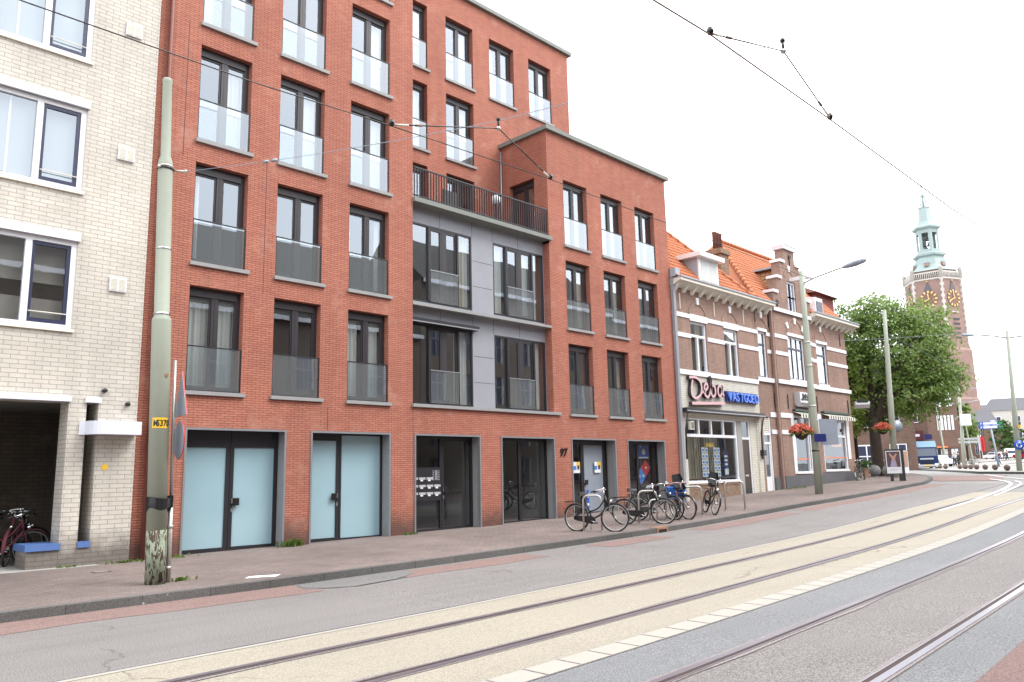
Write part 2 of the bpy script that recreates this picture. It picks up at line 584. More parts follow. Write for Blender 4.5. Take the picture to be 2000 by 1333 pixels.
def mk_leaf(name, c1, c2, c3):
    m = N(name)
    geo = m.n('NewGeometry')
    n = m.noise(.9, 3, .6)
    col = m.mix(geo.outputs['Random Per Island'], c1, c2)
    col = m.mix(m.ramp(n, [(.4, (0,) * 3), (.7, (.7,) * 3)]), col, c3)
    d = m.bsdf(col, .55, 0, None, .35)
    t = m.n('BsdfTranslucent')
    m.set(t, 'Color', m.mix(.5, col, (.2, .3, .03, 1)))
    mx = m.n('MixShader')
    mx.inputs[0].default_value = .35
    m.t.links.new(d.outputs[0], mx.inputs[1])
    m.t.links.new(t.outputs[0], mx.inputs[2])
    return m.finish(mx)
M['leaf'] = mk_leaf('chestnut_leaf', (.12, .20, .045, 1), (.19, .29, .07, 1), (.27, .37, .12, 1))
M['leaf_yellow'] = mk_leaf('yellow_green_leaf', (.14, .21, .03, 1), (.2, .28, .05, 1), (.26, .33, .07, 1))
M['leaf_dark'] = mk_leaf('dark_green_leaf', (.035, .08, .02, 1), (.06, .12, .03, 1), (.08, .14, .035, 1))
M['flower'] = mk_leaf('geranium_flower', (.6, .08, .05, 1), (.7, .16, .12, 1), (.65, .25, .2, 1))
M['grass'] = mk_leaf('weed_leaf', (.09, .15, .03, 1), (.14, .2, .05, 1), (.16, .22, .06, 1))

def text_mesh(txt, size, depth, mat, name, parent=None, loc=(0, 0, 0), rot=(0, 0, 0), bold=0.0, shear=0.0, align='LEFT', sx=1.0, spacing=1.0, local=True, **props):
    cu = bpy.data.curves.new(name, 'FONT')
    cu.body = txt
    cu.size = size
    cu.extrude = depth
    cu.offset = bold
    cu.shear = shear
    cu.align_x = align
    cu.space_character = spacing
    cu.resolution_u = 3
    tmp = bpy.data.objects.new(name + '_tmp', cu)
    COL.objects.link(tmp)
    dg = bpy.context.evaluated_depsgraph_get()
    me = bpy.data.meshes.new_from_object(tmp.evaluated_get(dg))
    bpy.data.objects.remove(tmp)
    bpy.data.curves.remove(cu)
    me.name = name
    for v in me.vertices:
        v.co.x *= sx
    me.materials.clear()
    me.materials.append(mat)
    o = bpy.data.objects.new(name, me)
    COL.objects.link(o)
    if parent is not None:
        o.parent = parent
        if not local:
            loc = Vector(loc) - OFF.get(parent.name, Vector((0, 0, 0)))
    o.location = loc
    o.rotation_euler = rot
    for k, v in props.items():
        o[k] = v
    return o

# wall sheet in the plane y=const ('y') or x=const ('x') with rectangular openings and reveals
def wall_sheet(b, axis, c, u0, u1, z0, z1, opens, mat, depth=.3, rmat=None, flip=False):
    us = sorted(set([u0, u1] + [v for o in opens for v in (o[0], o[1])]))
    zs = sorted(set([z0, z1] + [v for o in opens for v in (o[2], o[3])]))
    us = [u for u in us if u0 <= u <= u1]
    zs = [z for z in zs if z0 <= z <= z1]
    def P(u, d, z):
        return (u, c + d, z) if axis == 'y' else (c + d, u, z)
    for i in range(len(us) - 1):
        for j in range(len(zs) - 1):
            um, zm = (us[i] + us[i + 1]) / 2, (zs[j] + zs[j + 1]) / 2
            if any(o[0] < um < o[1] and o[2] < zm < o[3] for o in opens):
                continue
            q = [P(us[i], 0, zs[j]), P(us[i + 1], 0, zs[j]), P(us[i + 1], 0, zs[j + 1]), P(us[i], 0, zs[j + 1])]
            if (axis == 'x') != flip:
                q.reverse()
            b.face(q, mat)
    for o in opens:
        a, bb, z, zz = o[:4]
        rm = o[4] if len(o) > 4 and o[4] else (rmat or mat)
        dp = o[5] if len(o) > 5 else depth
        b.face([P(a, 0, z), P(a, 0, zz), P(a, dp, zz), P(a, dp, z)], rm)
        b.face([P(bb, 0, z), P(bb, dp, z), P(bb, dp, zz), P(bb, 0, zz)], rm)
        b.face([P(a, 0, zz), P(bb, 0, zz), P(bb, dp, zz), P(a, dp, zz)], rm)
        b.face([P(a, 0, z), P(a, dp, z), P(bb, dp, z), P(bb, 0, z)], rm)

def curtain(b, x0, x1, y, z0, z1, mat, amp=.035, wl=.13, seed=0):
    n = max(6, int((x1 - x0) / .022))
    rnd = random.Random(seed)
    ph = rnd.random() * 6
    vs, fs = [], []
    for i in range(n + 1):
        x = x0 + (x1 - x0) * i / n
        d = amp * math.sin(2 * PI * (x / wl) + ph + .8 * math.sin(x * 9 + ph)) + amp * .4 * math.sin(x * 23 + ph)
        vs += [(x, y + d * .6, z1), (x, y + d, z0)]
        if i:
            k = 2 * i
            fs.append((k - 2, k - 1, k + 1, k))
    b.mesh(vs, fs, mat, True)

def tile_roof(b, p0, du, dv, nu, nv, mat, tw=.24, amp=.035, step=.03, keep=None):
    """pantiles: p0 corner at eave, du along eave (unit), dv up slope (unit); nu columns, nv rows; every tile is its own curved sheet"""
    p0, du, dv = Vector(p0), Vector(du).normalized(), Vector(dv).normalized()
    n = du.cross(dv).normalized()
    if n.z < 0:
        n = -n
    th = .30
    k = 6
    for r in range(nv):
        for c in range(nu):
            u0, v0 = c * tw, r * th
            mid = p0 + du * (u0 + tw / 2) + dv * (v0 + th / 2)
            if keep and not keep(mid):
                continue
            j = random.uniform(-.004, .004)
            vs, fs = [], []
            for i in range(k + 1):
                t = i / k
                h = amp * (math.sin(2 * PI * t) * .6 + .3 * math.sin(4 * PI * t + .6))
                q = p0 + du * (u0 + t * tw * 1.02)
                vs += [q + dv * v0 + n * (h + step + j), q + dv * (v0 + th * 1.06) + n * (h * .9 + j), q + dv * v0 + n * (h + step + j - .03)]
            for i in range(k):
                a = 3 * i
                fs += [(a, a + 3, a + 4, a + 1), (a + 2, a + 5, a + 3, a)]
            b.mesh(vs, fs, mat, False)
# ------------------------------------------------------------------ ground, roads
def frange(a, b, st):
    n = max(1, int(round((b - a) / st)))
    return [a + (b - a) * i / n for i in range(n + 1)]

def Yl(c):
    return lambda x: c + .043 * (x - 5)
def Yk(x):
    return 12.0 + .025 * (x - 5) if x < 34 else 12.725 + .05 * (x - 34)

def strip(name, ylo, yhi, x0, x1, dz, mat, label=None, step=1.0, ny=1, **props):
    b = B()
    xs = frange(x0, x1, step)
    for i in range(len(xs) - 1):
        for j in range(ny):
            q = []
            for (x, t) in ((xs[i], j / ny), (xs[i + 1], j / ny), (xs[i + 1], (j + 1) / ny), (xs[i], (j + 1) / ny)):
                a, c = ylo(x), yhi(x)
                q.append((x, a + (c - a) * t, gz(x) + dz))
            b.face(q, mat)
    return b.done(name, **props)

b = B()
xs = [-300, -150, -60, -30, -15, -5] + frange(0, 130, 2) + [150, 170, 190, 220, 260, 300, 400, 600, 900]
for i in range(len(xs) - 1):
    for (y0, y1) in ((-500, -100), (-100, -20), (-20, 12), (12, 60), (60, 200), (200, 900)):
        b.face([(xs[i], y0, gz(xs[i]) - .01), (xs[i + 1], y0, gz(xs[i + 1]) - .01), (xs[i + 1], y1, gz(xs[i + 1]) - .01), (xs[i], y1, gz(xs[i]) - .01)], M['ground'])
b.done('ground', kind='structure')

C_FAR, C_NEAR = 8.12, 4.84
strip('road', Yl(C_FAR), Yk, -30, 41.5, 0, M['asphalt'], kind='structure')
strip('road_tram_bed', Yl(C_NEAR + .31), Yl(C_FAR), -30, 35, .004, M['tram_concrete'], kind='structure')
strip('road_edge_line', Yl(C_FAR - .085), Yl(C_FAR - .005), -30, 35, .008, M['white_block'], kind='structure')
strip('road_inner_strip', Yl(4.06), Yl(C_NEAR), -30, 60, .002, M['asphalt_blue'], kind='structure')
strip('road_track_surface', Yl(2.52), Yl(4.06), -30, 60, .003, M['asphalt_brown'], kind='structure')
strip('road_outer_strip', Yl(2.0), Yl(2.52), -30, 60, .002, M['asphalt_blue'], kind='structure')
strip('road_near_surface', lambda x: -3.2, Yl(2.0), -30, 60, .001, M['red_pave'], kind='structure')
strip('road_joint', lambda x: Yl(C_FAR)(x) - .004, lambda x: Yl(C_FAR)(x) + .022 + .014 * math.sin(x * 1.7) * math.sin(x * .6), -30, 35, .010, M['joint'], step=.5, kind='structure')
# white block kerb line along the tram bed
b = B()
x = -30.0
while x < 35:
    w = .44
    y0, y1 = Yl(C_NEAR), Yl(C_NEAR + .3)
    z = gz(x) + .010
    b.face([(x, y0(x), z), (x + w, y0(x + w), gz(x + w) + .010), (x + w, y1(x + w), gz(x + w) + .010), (x, y1(x), z)], M['white_block'])
    x += w + .03
b.done('road_block_line', kind='structure')
strip('road_block_joint', Yl(C_NEAR - .01), Yl(C_NEAR + .315), -30, 35, .0065, M['tram_stain'], kind='structure')
# worn red strip beside the kerb
def red_in(x):
    w = .95 + .06 * math.sin(x * 1.3) + .04 * math.sin(x * 3.1)
    return Yk(x) - w
for k, (a, c) in enumerate(((-30, 6.9), (8.6, 12.3), (14.4, 17.0), (18.9, 24.5), (25.4, 41.0))):
    strip('road_red_strip', red_in, lambda x: Yk(x) - .02 - (.15 if x > 8 else 0), a, c, .004, M['asphalt_red'], step=.5, kind='structure')
b = B()
b.face([(6.9, 12.02, .008), (6.75, 11.4, .008), (7.4, 11.02, .008), (8.3, 11.15, gz(8.3) + .008), (9.0, 11.5, gz(9) + .008), (9.2, 12.08, gz(9.2) + .008)], M['patch'])
b.done('road_patch', kind='structure')
b = B()
crk = [(6.9, 11.9), (6.8, 11.55), (7.0, 11.25), (7.42, 11.0), (8.0, 11.08), (8.35, 11.13), (8.6, 11.2)]
for i in range(len(crk) - 1):
    (xa, ya), (xb, yb) = crk[i], crk[i + 1]
    w = .018
    b.face([(xa, ya - w, .0115 + gz(xa)), (xb, yb - w, .0115 + gz(xb)), (xb, yb + w, .0115 + gz(xb)), (xa, ya + w, .0115 + gz(xa))], M['joint'])
b.done('road_crack', kind='structure')
b = B()
xs = [44.2, 46, 48, 50, 52.5]
for i in range(4):
    b.face([(xs[i], 10.6 + .4 * i, gz(xs[i]) + .006), (xs[i + 1], 11.0 + .4 * i, gz(xs[i + 1]) + .006), (xs[i + 1], 13.6 + 1.1 * (i + 1), gz(xs[i + 1]) + .006), (xs[i], 13.4 + 1.0 * i, gz(xs[i]) + .006)], M['asphalt_red'])
b.done('road_red_bend', kind='structure')

# white curve markings at the junction
def line_strip(name, pts, w, mat, dz):
    b = B()
    P = [Vector((p[0], p[1], 0)) for p in pts]
    L = []
    for i, p in enumerate(P):
        d = (P[min(i + 1, len(P) - 1)] - P[max(0, i - 1)]).normalized()
        nn = Vector((-d.y, d.x, 0))
        L.append((p - nn * w / 2, p + nn * w / 2))
    for i in range(len(L) - 1):
        q = [L[i][0], L[i + 1][0], L[i + 1][1], L[i][1]]
        b.face([(v.x, v.y, gz(v.x) + dz) for v in q], mat)
    return b.done(name, kind='structure')
hook = [(26, 7.95), (30.3, 8.2), (35.04, 8.63), (38, 8.95), (40.2, 9.3), (41.4, 9.6), (42.95, 10.1), (44.6, 10.8), (46.2, 11.6)]
line_strip('road_marking', hook, .13, M['pave_line'], .014)
line_strip('road_marking', [(33, 8.2), (36, 8.45), (38.6, 8.72), (40.8, 9.05), (42.0, 9.35), (43.4, 9.85)], .1, M['pave_line'], .014)
line_strip('road_marking', [(54.2, 13.9), (48.4, 11.4), (45.7, 10.0), (43.5, 8.6), (42, 7.4)], .14, M['pave_line'], .014)

# tram rails: grooved steel let into the surface
def tram_rail(c, label):
    root = thing('tram_rail', label, 'tram rail', (4, Yl(c)(4), 0), group='tram rails set flush in the road')
    for nm, o0, o1, dz, mt in (('rail_head', -.036, .036, .014, 'rail_steel'), ('groove', .036, .085, .012, 'rail_groove'), ('guard_lip', .085, .102, .014, 'rail_steel'), ('joint_band', .102, .15, .010, 'tram_stain'), ('outer_joint', -.07, -.036, .010, 'tram_stain')):
        b = B()
        xs = frange(-20, 42, 1.0)
        sgn = -1 if c in (RA[0], RA[2]) else 1
        for i in range(len(xs) - 1):
            def wob(x):
                return (.02 * math.sin(x * 2.3 + c) + .014 * math.sin(x * 5.1)) if nm in ('joint_band', 'outer_joint') else 0
            ya, yb = Yl(c + sgn * o0), Yl(c + sgn * o1)
            ws = wob(xs[i]), wob(xs[i + 1])
            k = 1 if nm == 'joint_band' else -1
            b.face([(xs[i], ya(xs[i]), gz(xs[i]) + dz), (xs[i + 1], ya(xs[i + 1]), gz(xs[i + 1]) + dz), (xs[i + 1], yb(xs[i + 1]) + sgn * ws[1] * (nm == 'joint_band'), gz(xs[i + 1]) + dz), (xs[i], yb(xs[i]) + sgn * ws[0] * (nm == 'joint_band'), gz(xs[i]) + dz)], M[mt])
        b.done(nm, root)
RA = (7.3, 5.87, 4.0, 2.6)
for c, l in zip(RA, ('tram rail in the cream concrete closest to the kerb and bikes', 'tram rail in the cream concrete beside the white block line',
                     'tram rail between bluish and brownish asphalt, first beyond the white block line', 'tram rail with pale joint band, the one farthest from the buildings')):
    tram_rail(c, l)

# pavement with kerb, rounding the corner past the old houses
KERB = [(x, Yk(x)) for x in frange(-30, 39, 1.5)] + [(40.6, 13.0), (41.9, 13.25), (43.5, 13.6), (46, 14.25), (49.1, 15.4), (52, 16.7), (55, 18.2), (60, 21.5), (66, 25), (75, 31), (90, 42)]
b = B()
kb = B()
for i in range(len(KERB) - 1):
    (xa, ya), (xb, yb) = KERB[i], KERB[i + 1]
    far = 21.5 if xb < 44 else 90
    yf = 21.5 if xa < 43.9 else 90
    za, zb = gz(xa) + PAVE, gz(xb) + PAVE
    d = Vector((xb - xa, yb - ya, 0)).normalized()
    nx, ny = -d.y * .16, d.x * .16
    b.face([(xa + nx, ya + ny, za), (xb + nx, yb + ny, zb), (xb, far, zb), (xa, yf, za)], M['paving'])
    kb.face([(xa, ya, za + .004), (xb, yb, zb + .004), (xb + nx, yb + ny, zb + .004), (xa + nx, ya + ny, za + .004)], M['kerb'])
    kb.face([(xa, ya, za - PAVE - .01), (xb, yb, zb - PAVE - .01), (xb, yb, zb + .004), (xa, ya, za + .004)], M['kerb'])
b.done('pavement', kind='structure')
kb.done('kerb', kind='structure')

# the far plaza with its own kerb
PK = [(50, 5.0), (52.3, 8.2), (53.9, 11.6), (56.0, 14.6), (60, 16.6), (66.5, 19.6), (73.2, 22.4), (84, 27), (100, 34), (130, 46), (170, 62)]
b = B()
kb = B()
for i in range(len(PK) - 1):
    (xa, ya), (xb, yb) = PK[i], PK[i + 1]
    n = 16
    for j in range(n):
        t0, t1 = (j / n) ** 1.6, ((j + 1) / n) ** 1.6
        q = []
        for (x, y, t) in ((xa, ya, t0), (xa, ya, t1), (xb, yb, t1), (xb, yb, t0)):
            X, Y = x + 260 * t, y + 30 * t - 60 * t * (1 - (i / 10))
            q.append((X, Y, gz(X) + PAVE))
        b.face(q, M['plaza'])
    kb.face([(xa, ya, gz(xa) - .01), (xb, yb, gz(xb) - .01), (xb, yb, gz(xb) + PAVE + .005), (xa, ya, gz(xa) + PAVE + .005)], M['kerb'])
    kb.face([(xa, ya, gz(xa) + PAVE + .005), (xb, yb, gz(xb) + PAVE + .005), (xb + .25, yb - .15, gz(xb) + PAVE + .005), (xa + .25, ya - .15, gz(xa) + PAVE + .005)], M['kerb'])
b.done('pavement_plaza', kind='structure')
kb.done('kerb_plaza', kind='structure')

# opposite pavement, under and behind the camera
b = B()
for x0 in frange(-30, 58, 2)[:-1]:
    b.face([(x0, -3.2, gz(x0) + PAVE), (x0 + 2, -3.2, gz(x0 + 2) + PAVE), (x0 + 2, -6.5, gz(x0 + 2) + PAVE), (x0, -6.5, gz(x0) + PAVE)], M['paving'])
    b.face([(x0, -3.2, gz(x0)), (x0 + 2, -3.2, gz(x0 + 2)), (x0 + 2, -3.2, gz(x0 + 2) + PAVE), (x0, -3.2, gz(x0) + PAVE)], M['kerb'])
b.done('pavement_opposite', kind='structure')

# ------------------------------------------------------------------ red apartment building
FY = 17.5
COLS = {'A': (7.23, 8.54), 'B': (9.33, 10.64), 'C': (11.47, 12.78), 'H': (20.39, 21.70), 'I': (22.52, 23.83), 'J': (24.66, 25.97)}
BACK = {'D': (14.75, 16.05), 'E': (16.9, 18.21), 'F': (19.05, 20.36), 'G': (21.2, 22.51)}
FL = [(3.73, 6.16), (6.71, 9.14), (9.70, 12.12), (12.68, 15.10), (15.66, 18.08)]
WW, WH = 1.31, 2.42
RB = thing('apartment_building', 'red brick apartment building with anthracite windows and a stepped roofline', 'building', (6.5, FY, 0))
YB = 19.8
b = B()
br = M['brick_red']
ops = []
for c in 'ABC':
    for (z0, z1) in FL:
        ops.append((*COLS[c], z0, z1, None, .3))
g1, g2 = (7.28, 9.75, .02, 2.91), (10.43, 12.87, .05, 2.91)
ops += [(*g1, M['stone'], .42), (*g2, M['stone'], .42)]
wall_sheet(b, 'y', FY, 6.5, 13.63, -.1, 19.1, ops, br)
g3, g4 = (13.69, 16.19, .1, 2.91), (17.05, 19.53, .14, 2.91)
wall_sheet(b, 'y', FY, 13.63, 19.55, -.1, 3.66, [(*g3, M['stone'], .42), (*g4, M['stone'], .42)], br)
g5, g6 = (20.37, 22.81, .2, 2.91), (23.5, 25.9, .27, 2.91)
ops = [(*COLS[c], z0, z1, None, .3) for c in 'HIJ' for (z0, z1) in FL[:3]] + [(*g5, M['stone'], .42), (*g6, M['stone'], .42)]
wall_sheet(b, 'y', FY, 19.55, 26.88, -.1, 13.75, ops, br)
# setback block
ops = [(*BACK[c], z0, z1, None, .3) for c in 'DEFG' for (z0, z1) in FL[4:]] + [(*BACK[c], *FL[3], None, .3) for c in 'DE'] + [(*BACK[c], 9.8, 12.12, None, .3) for c in 'DE']
wall_sheet(b, 'y', YB, 13.63, 23.6, 9.6, 19.1, ops, br)
wall_sheet(b, 'x', 13.63, FY, YB, 9.6, 19.1, [], br, flip=True)
RW = (18.13, 19.37, 9.8, 12.14)
wall_sheet(b, 'x', 19.55, FY, YB, 9.6, 13.75, [(*RW, None, .3)], br)
# recess cheeks
wall_sheet(b, 'x', 13.63, FY, FY + .32, 3.6, 9.7, [], br, flip=True)
wall_sheet(b, 'x', 19.55, FY, FY + .32, 3.6, 9.7, [], br)
# outer sides, backs
b.face([(23.6, YB, 9), (23.6, 30, 9), (23.6, 30, 19.1), (23.6, YB, 19.1)], br)
b.face([(26.88, FY, -.1), (26.88, 30, -.1), (26.88, 30, 13.75), (26.88, FY, 13.75)], br)
b.face([(6.5, 30, -.1), (6.5, FY, -.1), (6.5, FY, 19.1), (6.5, 30, 19.1)], br)
b.face([(26.88, 30, -.1), (6.5, 30, -.1), (6.5, 30, 19.1), (26.88, 30, 19.1)], br)
b.face([(6.24, FY + .1, -.1), (6.5, FY + .1, -.1), (6.5, FY + .1, 19.1), (6.24, FY + .1, 19.1)], br)
# expansion joints
for (x, za, zb) in ((13.64, 0.1, 3.6), (10.9, 2.95, 3.5), (6.92, 9.2, 12.6), (9.02, 6.2, 9.6)):
    b.box(x - .007, x + .007, FY - .003, FY + .05, za, zb, M['joint'])
b.done('wall', RB)
b = B()
for (x0, x1, y0, y1, z) in ((6.4, 13.73, FY - .13, FY + .3, 19.1), (13.73, 23.75, YB - .13, YB + .3, 19.1), (23.45, 23.75, YB + .3, 30, 19.1), (19.44, 27.02, FY - .13, FY + .3, 13.75), (19.44, 19.8, FY + .3, YB - .002, 13.75), (26.72, 27.02, FY + .3, 30, 13.75)):
    b.box(x0, x1, y0, y1, z, z + .15, M['coping'])
b.done('parapet_coping', RB)
b = B()
b.box(6.6, 13.6, FY + .32, 29.9, 19.0, 19.08, M['slate'])
b.box(13.6, 23.58, YB + .32, 29.9, 19.0, 19.08, M['slate'])
b.box(19.8, 26.7, FY + .32, 29.9, 13.62, 13.7, M['slate'])
b.done('roof', RB)
# rooms behind the panes: floor slabs, cross walls and a back wall
b = B()
for z in (3.3, 6.28, 9.26, 12.24, 15.22, 18.2):
    b.box(6.6, 13.6, FY + .46, 22.5, z, z + .3, M['room'])
    if z < 9:
        b.box(13.66, 26.8, FY + .5, 22.5, z, z + .3, M['room'])
    elif z < 13:
        b.box(19.9 if z < 9 else 20.0, 26.8, FY + .46, 22.5, z, z + .3, M['room'])
    if z > 9:
        b.box(13.66, 19.5, YB + .46, 24, z, z + .3, M['room'])
    if z > 13:
        b.box(19.5, 23.5, YB + .46, 24, z, z + .3, M['room'])
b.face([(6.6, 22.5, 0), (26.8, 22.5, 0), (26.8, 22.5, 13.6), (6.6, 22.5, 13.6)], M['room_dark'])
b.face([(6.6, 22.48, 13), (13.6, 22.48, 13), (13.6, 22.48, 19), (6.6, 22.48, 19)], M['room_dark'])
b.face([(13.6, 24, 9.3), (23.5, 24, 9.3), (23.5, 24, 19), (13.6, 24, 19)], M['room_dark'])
for x in (8.95, 11.05, 13.55, 16.65, 19.75, 22.1, 24.25):
    b.box(x - .05, x + .05, FY + .5, 22.4, 3.6, 9.2 if 13 < x < 19.9 else 13.5, M['room'])
for x in (16.5, 18.6, 20.8):
    b.box(x - .05, x + .05, YB + .5, 24, 9.6, 19, M['room'])
for x in (10.1, 13.28, 16.62, 19.95, 23.15):
    b.box(x - .06, x + .06, FY + .5, 22.4, .0, 3.3, M['room'])
b.box(6.6, 26.8, FY + .46, 22.5, -.1, .0, M['room_dark'])
b.done('interior', RB)

# french window with frame, panes, glass balustrade and sill (local coords: lower left of the brick opening)
def make_window(parent, loc, w=WW, h=WH, curt=(), bal=True, sill=True, mull=True, blind=False, rz=0, cmat='curtain'):
    f = M['frame_brown']
    b = B()
    y0, y1 = .19, .27
    b.box(0, .06, y0, y1, 0, h, f)
    b.box(w - .1, w, y0, y1, 0, h, f)
    b.box(.06, w - .1, y0 - .03, y1, h - .2, h, f)
    b.box(.06, w - .1, y0, y1, 0, .07, f)
    gx = [(.06, w - .1)]
    if mull:
        c = .02 + w / 2
        b.box(c - .075, c + .075, y0 - .015, y1, .07, h - .2, f)
        b.box(c - .012, c + .012, y0 - .02, y0 - .014, .07, h - .2, M['dark_metal'])
        gx = [(.06, c - .075), (c + .075, w - .1)]
    for (a, c) in gx:
        b.box(a, a + .035, y0 + .01, y1 - .01, .07, h - .2, f)
        b.box(c - .035, c, y0 + .01, y1 - .01, .07, h - .2, f)
        b.box(a + .035, c - .035, y0 + .01, y1 - .01, h - .25, h - .2, f)
        b.box(a + .035, c - .035, y0 + .01, y1 - .01, .07, .14, f)
    win = b.done('window', parent, local=True)
    win.location = Vector(loc) - OFF[parent.name]
    win.rotation_euler = (0, 0, rz)
    OFF[win.name] = Vector((0, 0, 0))
    b = B()
    for (a, c) in gx:
        b.face([(a + .03, .225, .13), (c - .03, .225, .13), (c - .03, .225, h - .24), (a + .03, .225, h - .24)], M['glass'])
    b.done('pane', win, local=True)
    if bal:
        b = B()
        b.face([(.03, .035, .03), (w - .03, .035, .03), (w - .03, .035, 1.02), (.03, .035, 1.02)], M['glass_bal'])
        b.box(0, w, .022, .053, 1.02, 1.045, M['dark_metal'])
        b.box(0, .028, .02, .06, .0, 1.02, M['dark_metal'])
        b.box(w - .028, w, .02, .06, .0, 1.02, M['dark_metal'])
        b.box(.028, w - .028, .02, .06, .0, .03, M['dark_metal'])
        b.done('balustrade', win, local=True)
    if sill:
        b = B()
        b.box(-.04, w + .09, -.07, .18, -.085, 0.002, M['stone'])
        b.done('sill', win, local=True)
    for k, (a, c) in enumerate(curt):
        b = B()
        curtain(b, a * w, c * w, .38, .06, h - .05, M[cmat], seed=int(loc[0] * 7 + loc[2] * 3 + k))
        b.done('curtain', win, local=True)
    if blind:
        b = B()
        b.box(.08, w - .12, .30, .31, h * .45, h - .1, M['cream_paint'])
        b.done('blind', win, local=True)
    return win

CUR = {('A', 0): [(.05, .5), (.55, .95)], ('C', 0): [(.05, .42), (.56, .9)], ('A', 1): [(.05, .2)], ('C', 1): [(.04, .22), (.8, .95)],
       ('A', 2): [(.5, .95)], ('B', 2): [(.55, .95)], ('C', 2): [(.6, .95)], ('H', 1): [(.5, .95)], ('I', 1): [(.05, .3), (.6, .95)], ('J', 1): [(.1, .5)],
       ('H', 2): [(.05, .3)], ('I', 2): [(.55, .9)], ('J', 2): [(.05, .2), (.6, .9)], ('A', 3): [(.05, .3)], ('C', 3): [(.6, .95)], ('H', 0): [(.1, .3)], ('I', 0): [(.6, .9)]}
for c in 'ABCHIJ':
    for k, (z0, z1) in enumerate(FL):
        if c in 'HIJ' and k > 2:
            continue
        make_window(RB, (COLS[c][0], FY, z0), curt=CUR.get((c, k), ()), cmat='curtain_cream' if c in 'HIJ' else 'curtain')
for c in 'DEFG':
    make_window(RB, (BACK[c][0], YB, FL[4][0]), curt=[(.55, .95)] if c in 'EG' else [(.05, .4)], blind=(c == 'D'))
for c in 'DE':
    make_window(RB, (BACK[c][0], YB, FL[3][0]), curt=[(.5, .95)])
    make_window(RB, (BACK[c][0], YB, 9.8), h=2.32, bal=False, sill=False)
# window in the terrace side wall, facing left
wr = make_window(RB, (19.55, 19.37, 9.8), w=1.24, h=2.34, bal=False, sill=False, rz=-PI / 2)

# slate blue cladding in the recess with four wide windows
MW = [(13.66, 16.2, 6.8, 9.2), (17.13, 19.52, 6.8, 9.2), (13.66, 16.2, 3.78, 6.14), (17.13, 19.52, 3.78, 6.14)]
CY = FY + .3
b = B()
wall_sheet(b, 'y', CY, 13.63, 19.55, 3.66, 9.7, [(*o, M['dark_metal'], .06) for o in MW], M['cladding'])
for z in (8.42, 7.6, 5.37, 4.56):
    b.box(16.24, 17.1, CY - .003, CY + .01, z - .006, z + .006, M['joint'])
for z0, z1 in ((9.21, 9.66), (6.15, 6.6)):
    for x in (14.9, 16.22, 17.11, 18.3):
        b.box(x - .006, x + .006, CY - .003, CY + .01, z0, z1, M['joint'])
b.done('cladding', RB)
b = Sp('ledge', RB)
b.box(13.63, 19.55, FY - .02, CY + .02, 6.6, 6.68, M['stone'])
b.box(13.6, 19.85, FY - .08, CY + .02, 3.66, 3.75, M['stone'])
b.box(13.63, 19.62, FY - .1, YB, 9.68, 9.82, M['coping'])
b.done('ledge', RB)
def wide_window(o, splits, curts):
    x0, x1, z0, z1 = o
    root = None
    b = B()
    d = M['dark_metal']
    y0, y1 = CY + .0, CY + .07
    b.box(x0, x0 + .05, y0, y1, z0, z1, d)
    b.box(x1 - .05, x1, y0, y1, z0, z1, d)
    b.box(x0 + .05, x1 - .05, y0, y1, z1 - .06, z1, d)
    b.box(x0 + .05, x1 - .05, y0, y1, z0, z0 + .06, d)
    s0, s1 = splits
    for s in splits:
        b.box(s - .035, s + .035, y0 - .03, y1, z0 + .06, z1 - .06, d)
    c = (s0 + s1) / 2
    b.box(c - .07, c + .07, y0 + .005, y1, z0 + .06, z1 - .06, M['frame_brown'])
    for (a, e) in ((s0 + .035, c - .07), (c + .07, s1 - .035)):
        b.box(a, a + .06, y0 + .01, y1, z0 + .06, z1 - .06, M['frame_brown'])
        b.box(e - .06, e, y0 + .01, y1, z0 + .06, z1 - .06, M['frame_brown'])
        b.box(a + .06, e - .06, y0 + .01, y1, z1 - .14, z1 - .06, M['frame_brown'])
        b.box(a + .06, e - .06, y0 + .01, y1, z0 + .06, z0 + .14, M['frame_brown'])
    win = b.done('window', RB)
    b = B()
    for (a, e) in ((x0 + .05, s0 - .035), (s0 + .09, c - .12), (c + .12, s1 - .09), (s1 + .035, x1 - .05)):
        b.face([(a, CY + .04, z0 + .06), (e, CY + .04, z0 + .06), (e, CY + .04, z1 - .06), (a, CY + .04, z1 - .06)], M['glass'])
    b.done('pane', win)
    b = B()
    b.face([(s0 + .04, CY - .04, z0 + .05), (s1 - .02, CY - .04, z0 + .05), (s1 - .02, CY - .04, z0 + 1.0), (s0 + .04, CY - .04, z0 + 1.0)], M['glass_bal'])
    b.box(s0 + .02, s1, CY - .055, CY - .025, z0 + 1.0, z0 + 1.025, M['trim_metal'])
    b.done('balustrade', win)
    for k, (a, e, mt) in enumerate(curts):
        b = B()
        curtain(b, a, e, CY + .2, z0 + .05, z1 - .05, M[mt], seed=int(a * 13))
        b.done('curtain', win)
wide_window(MW[0], (14.47, 15.6), [(15.66, 15.95, 'curtain_cream'), (15.95, 16.15, 'curtain')])
wide_window(MW[1], (17.72, 18.95), [(17.2, 17.7, 'curtain'), (18.4, 18.9, 'curtain'), (19.0, 19.35, 'curtain')])
wide_window(MW[2], (14.47, 15.6), [(15.62, 16.12, 'curtain')])
wide_window(MW[3], (17.72, 18.95), [(19.2, 19.4, 'curtain')])
b = B()
b.box(13.63, 16.28, FY + .06, CY - .002, 6.13, 6.26, M['dark_metal'])
b.box(13.63, 16.28, FY + .02, FY + .06, 6.13, 6.16, M['trim_metal'])
b.done('awning_cassette', RB)
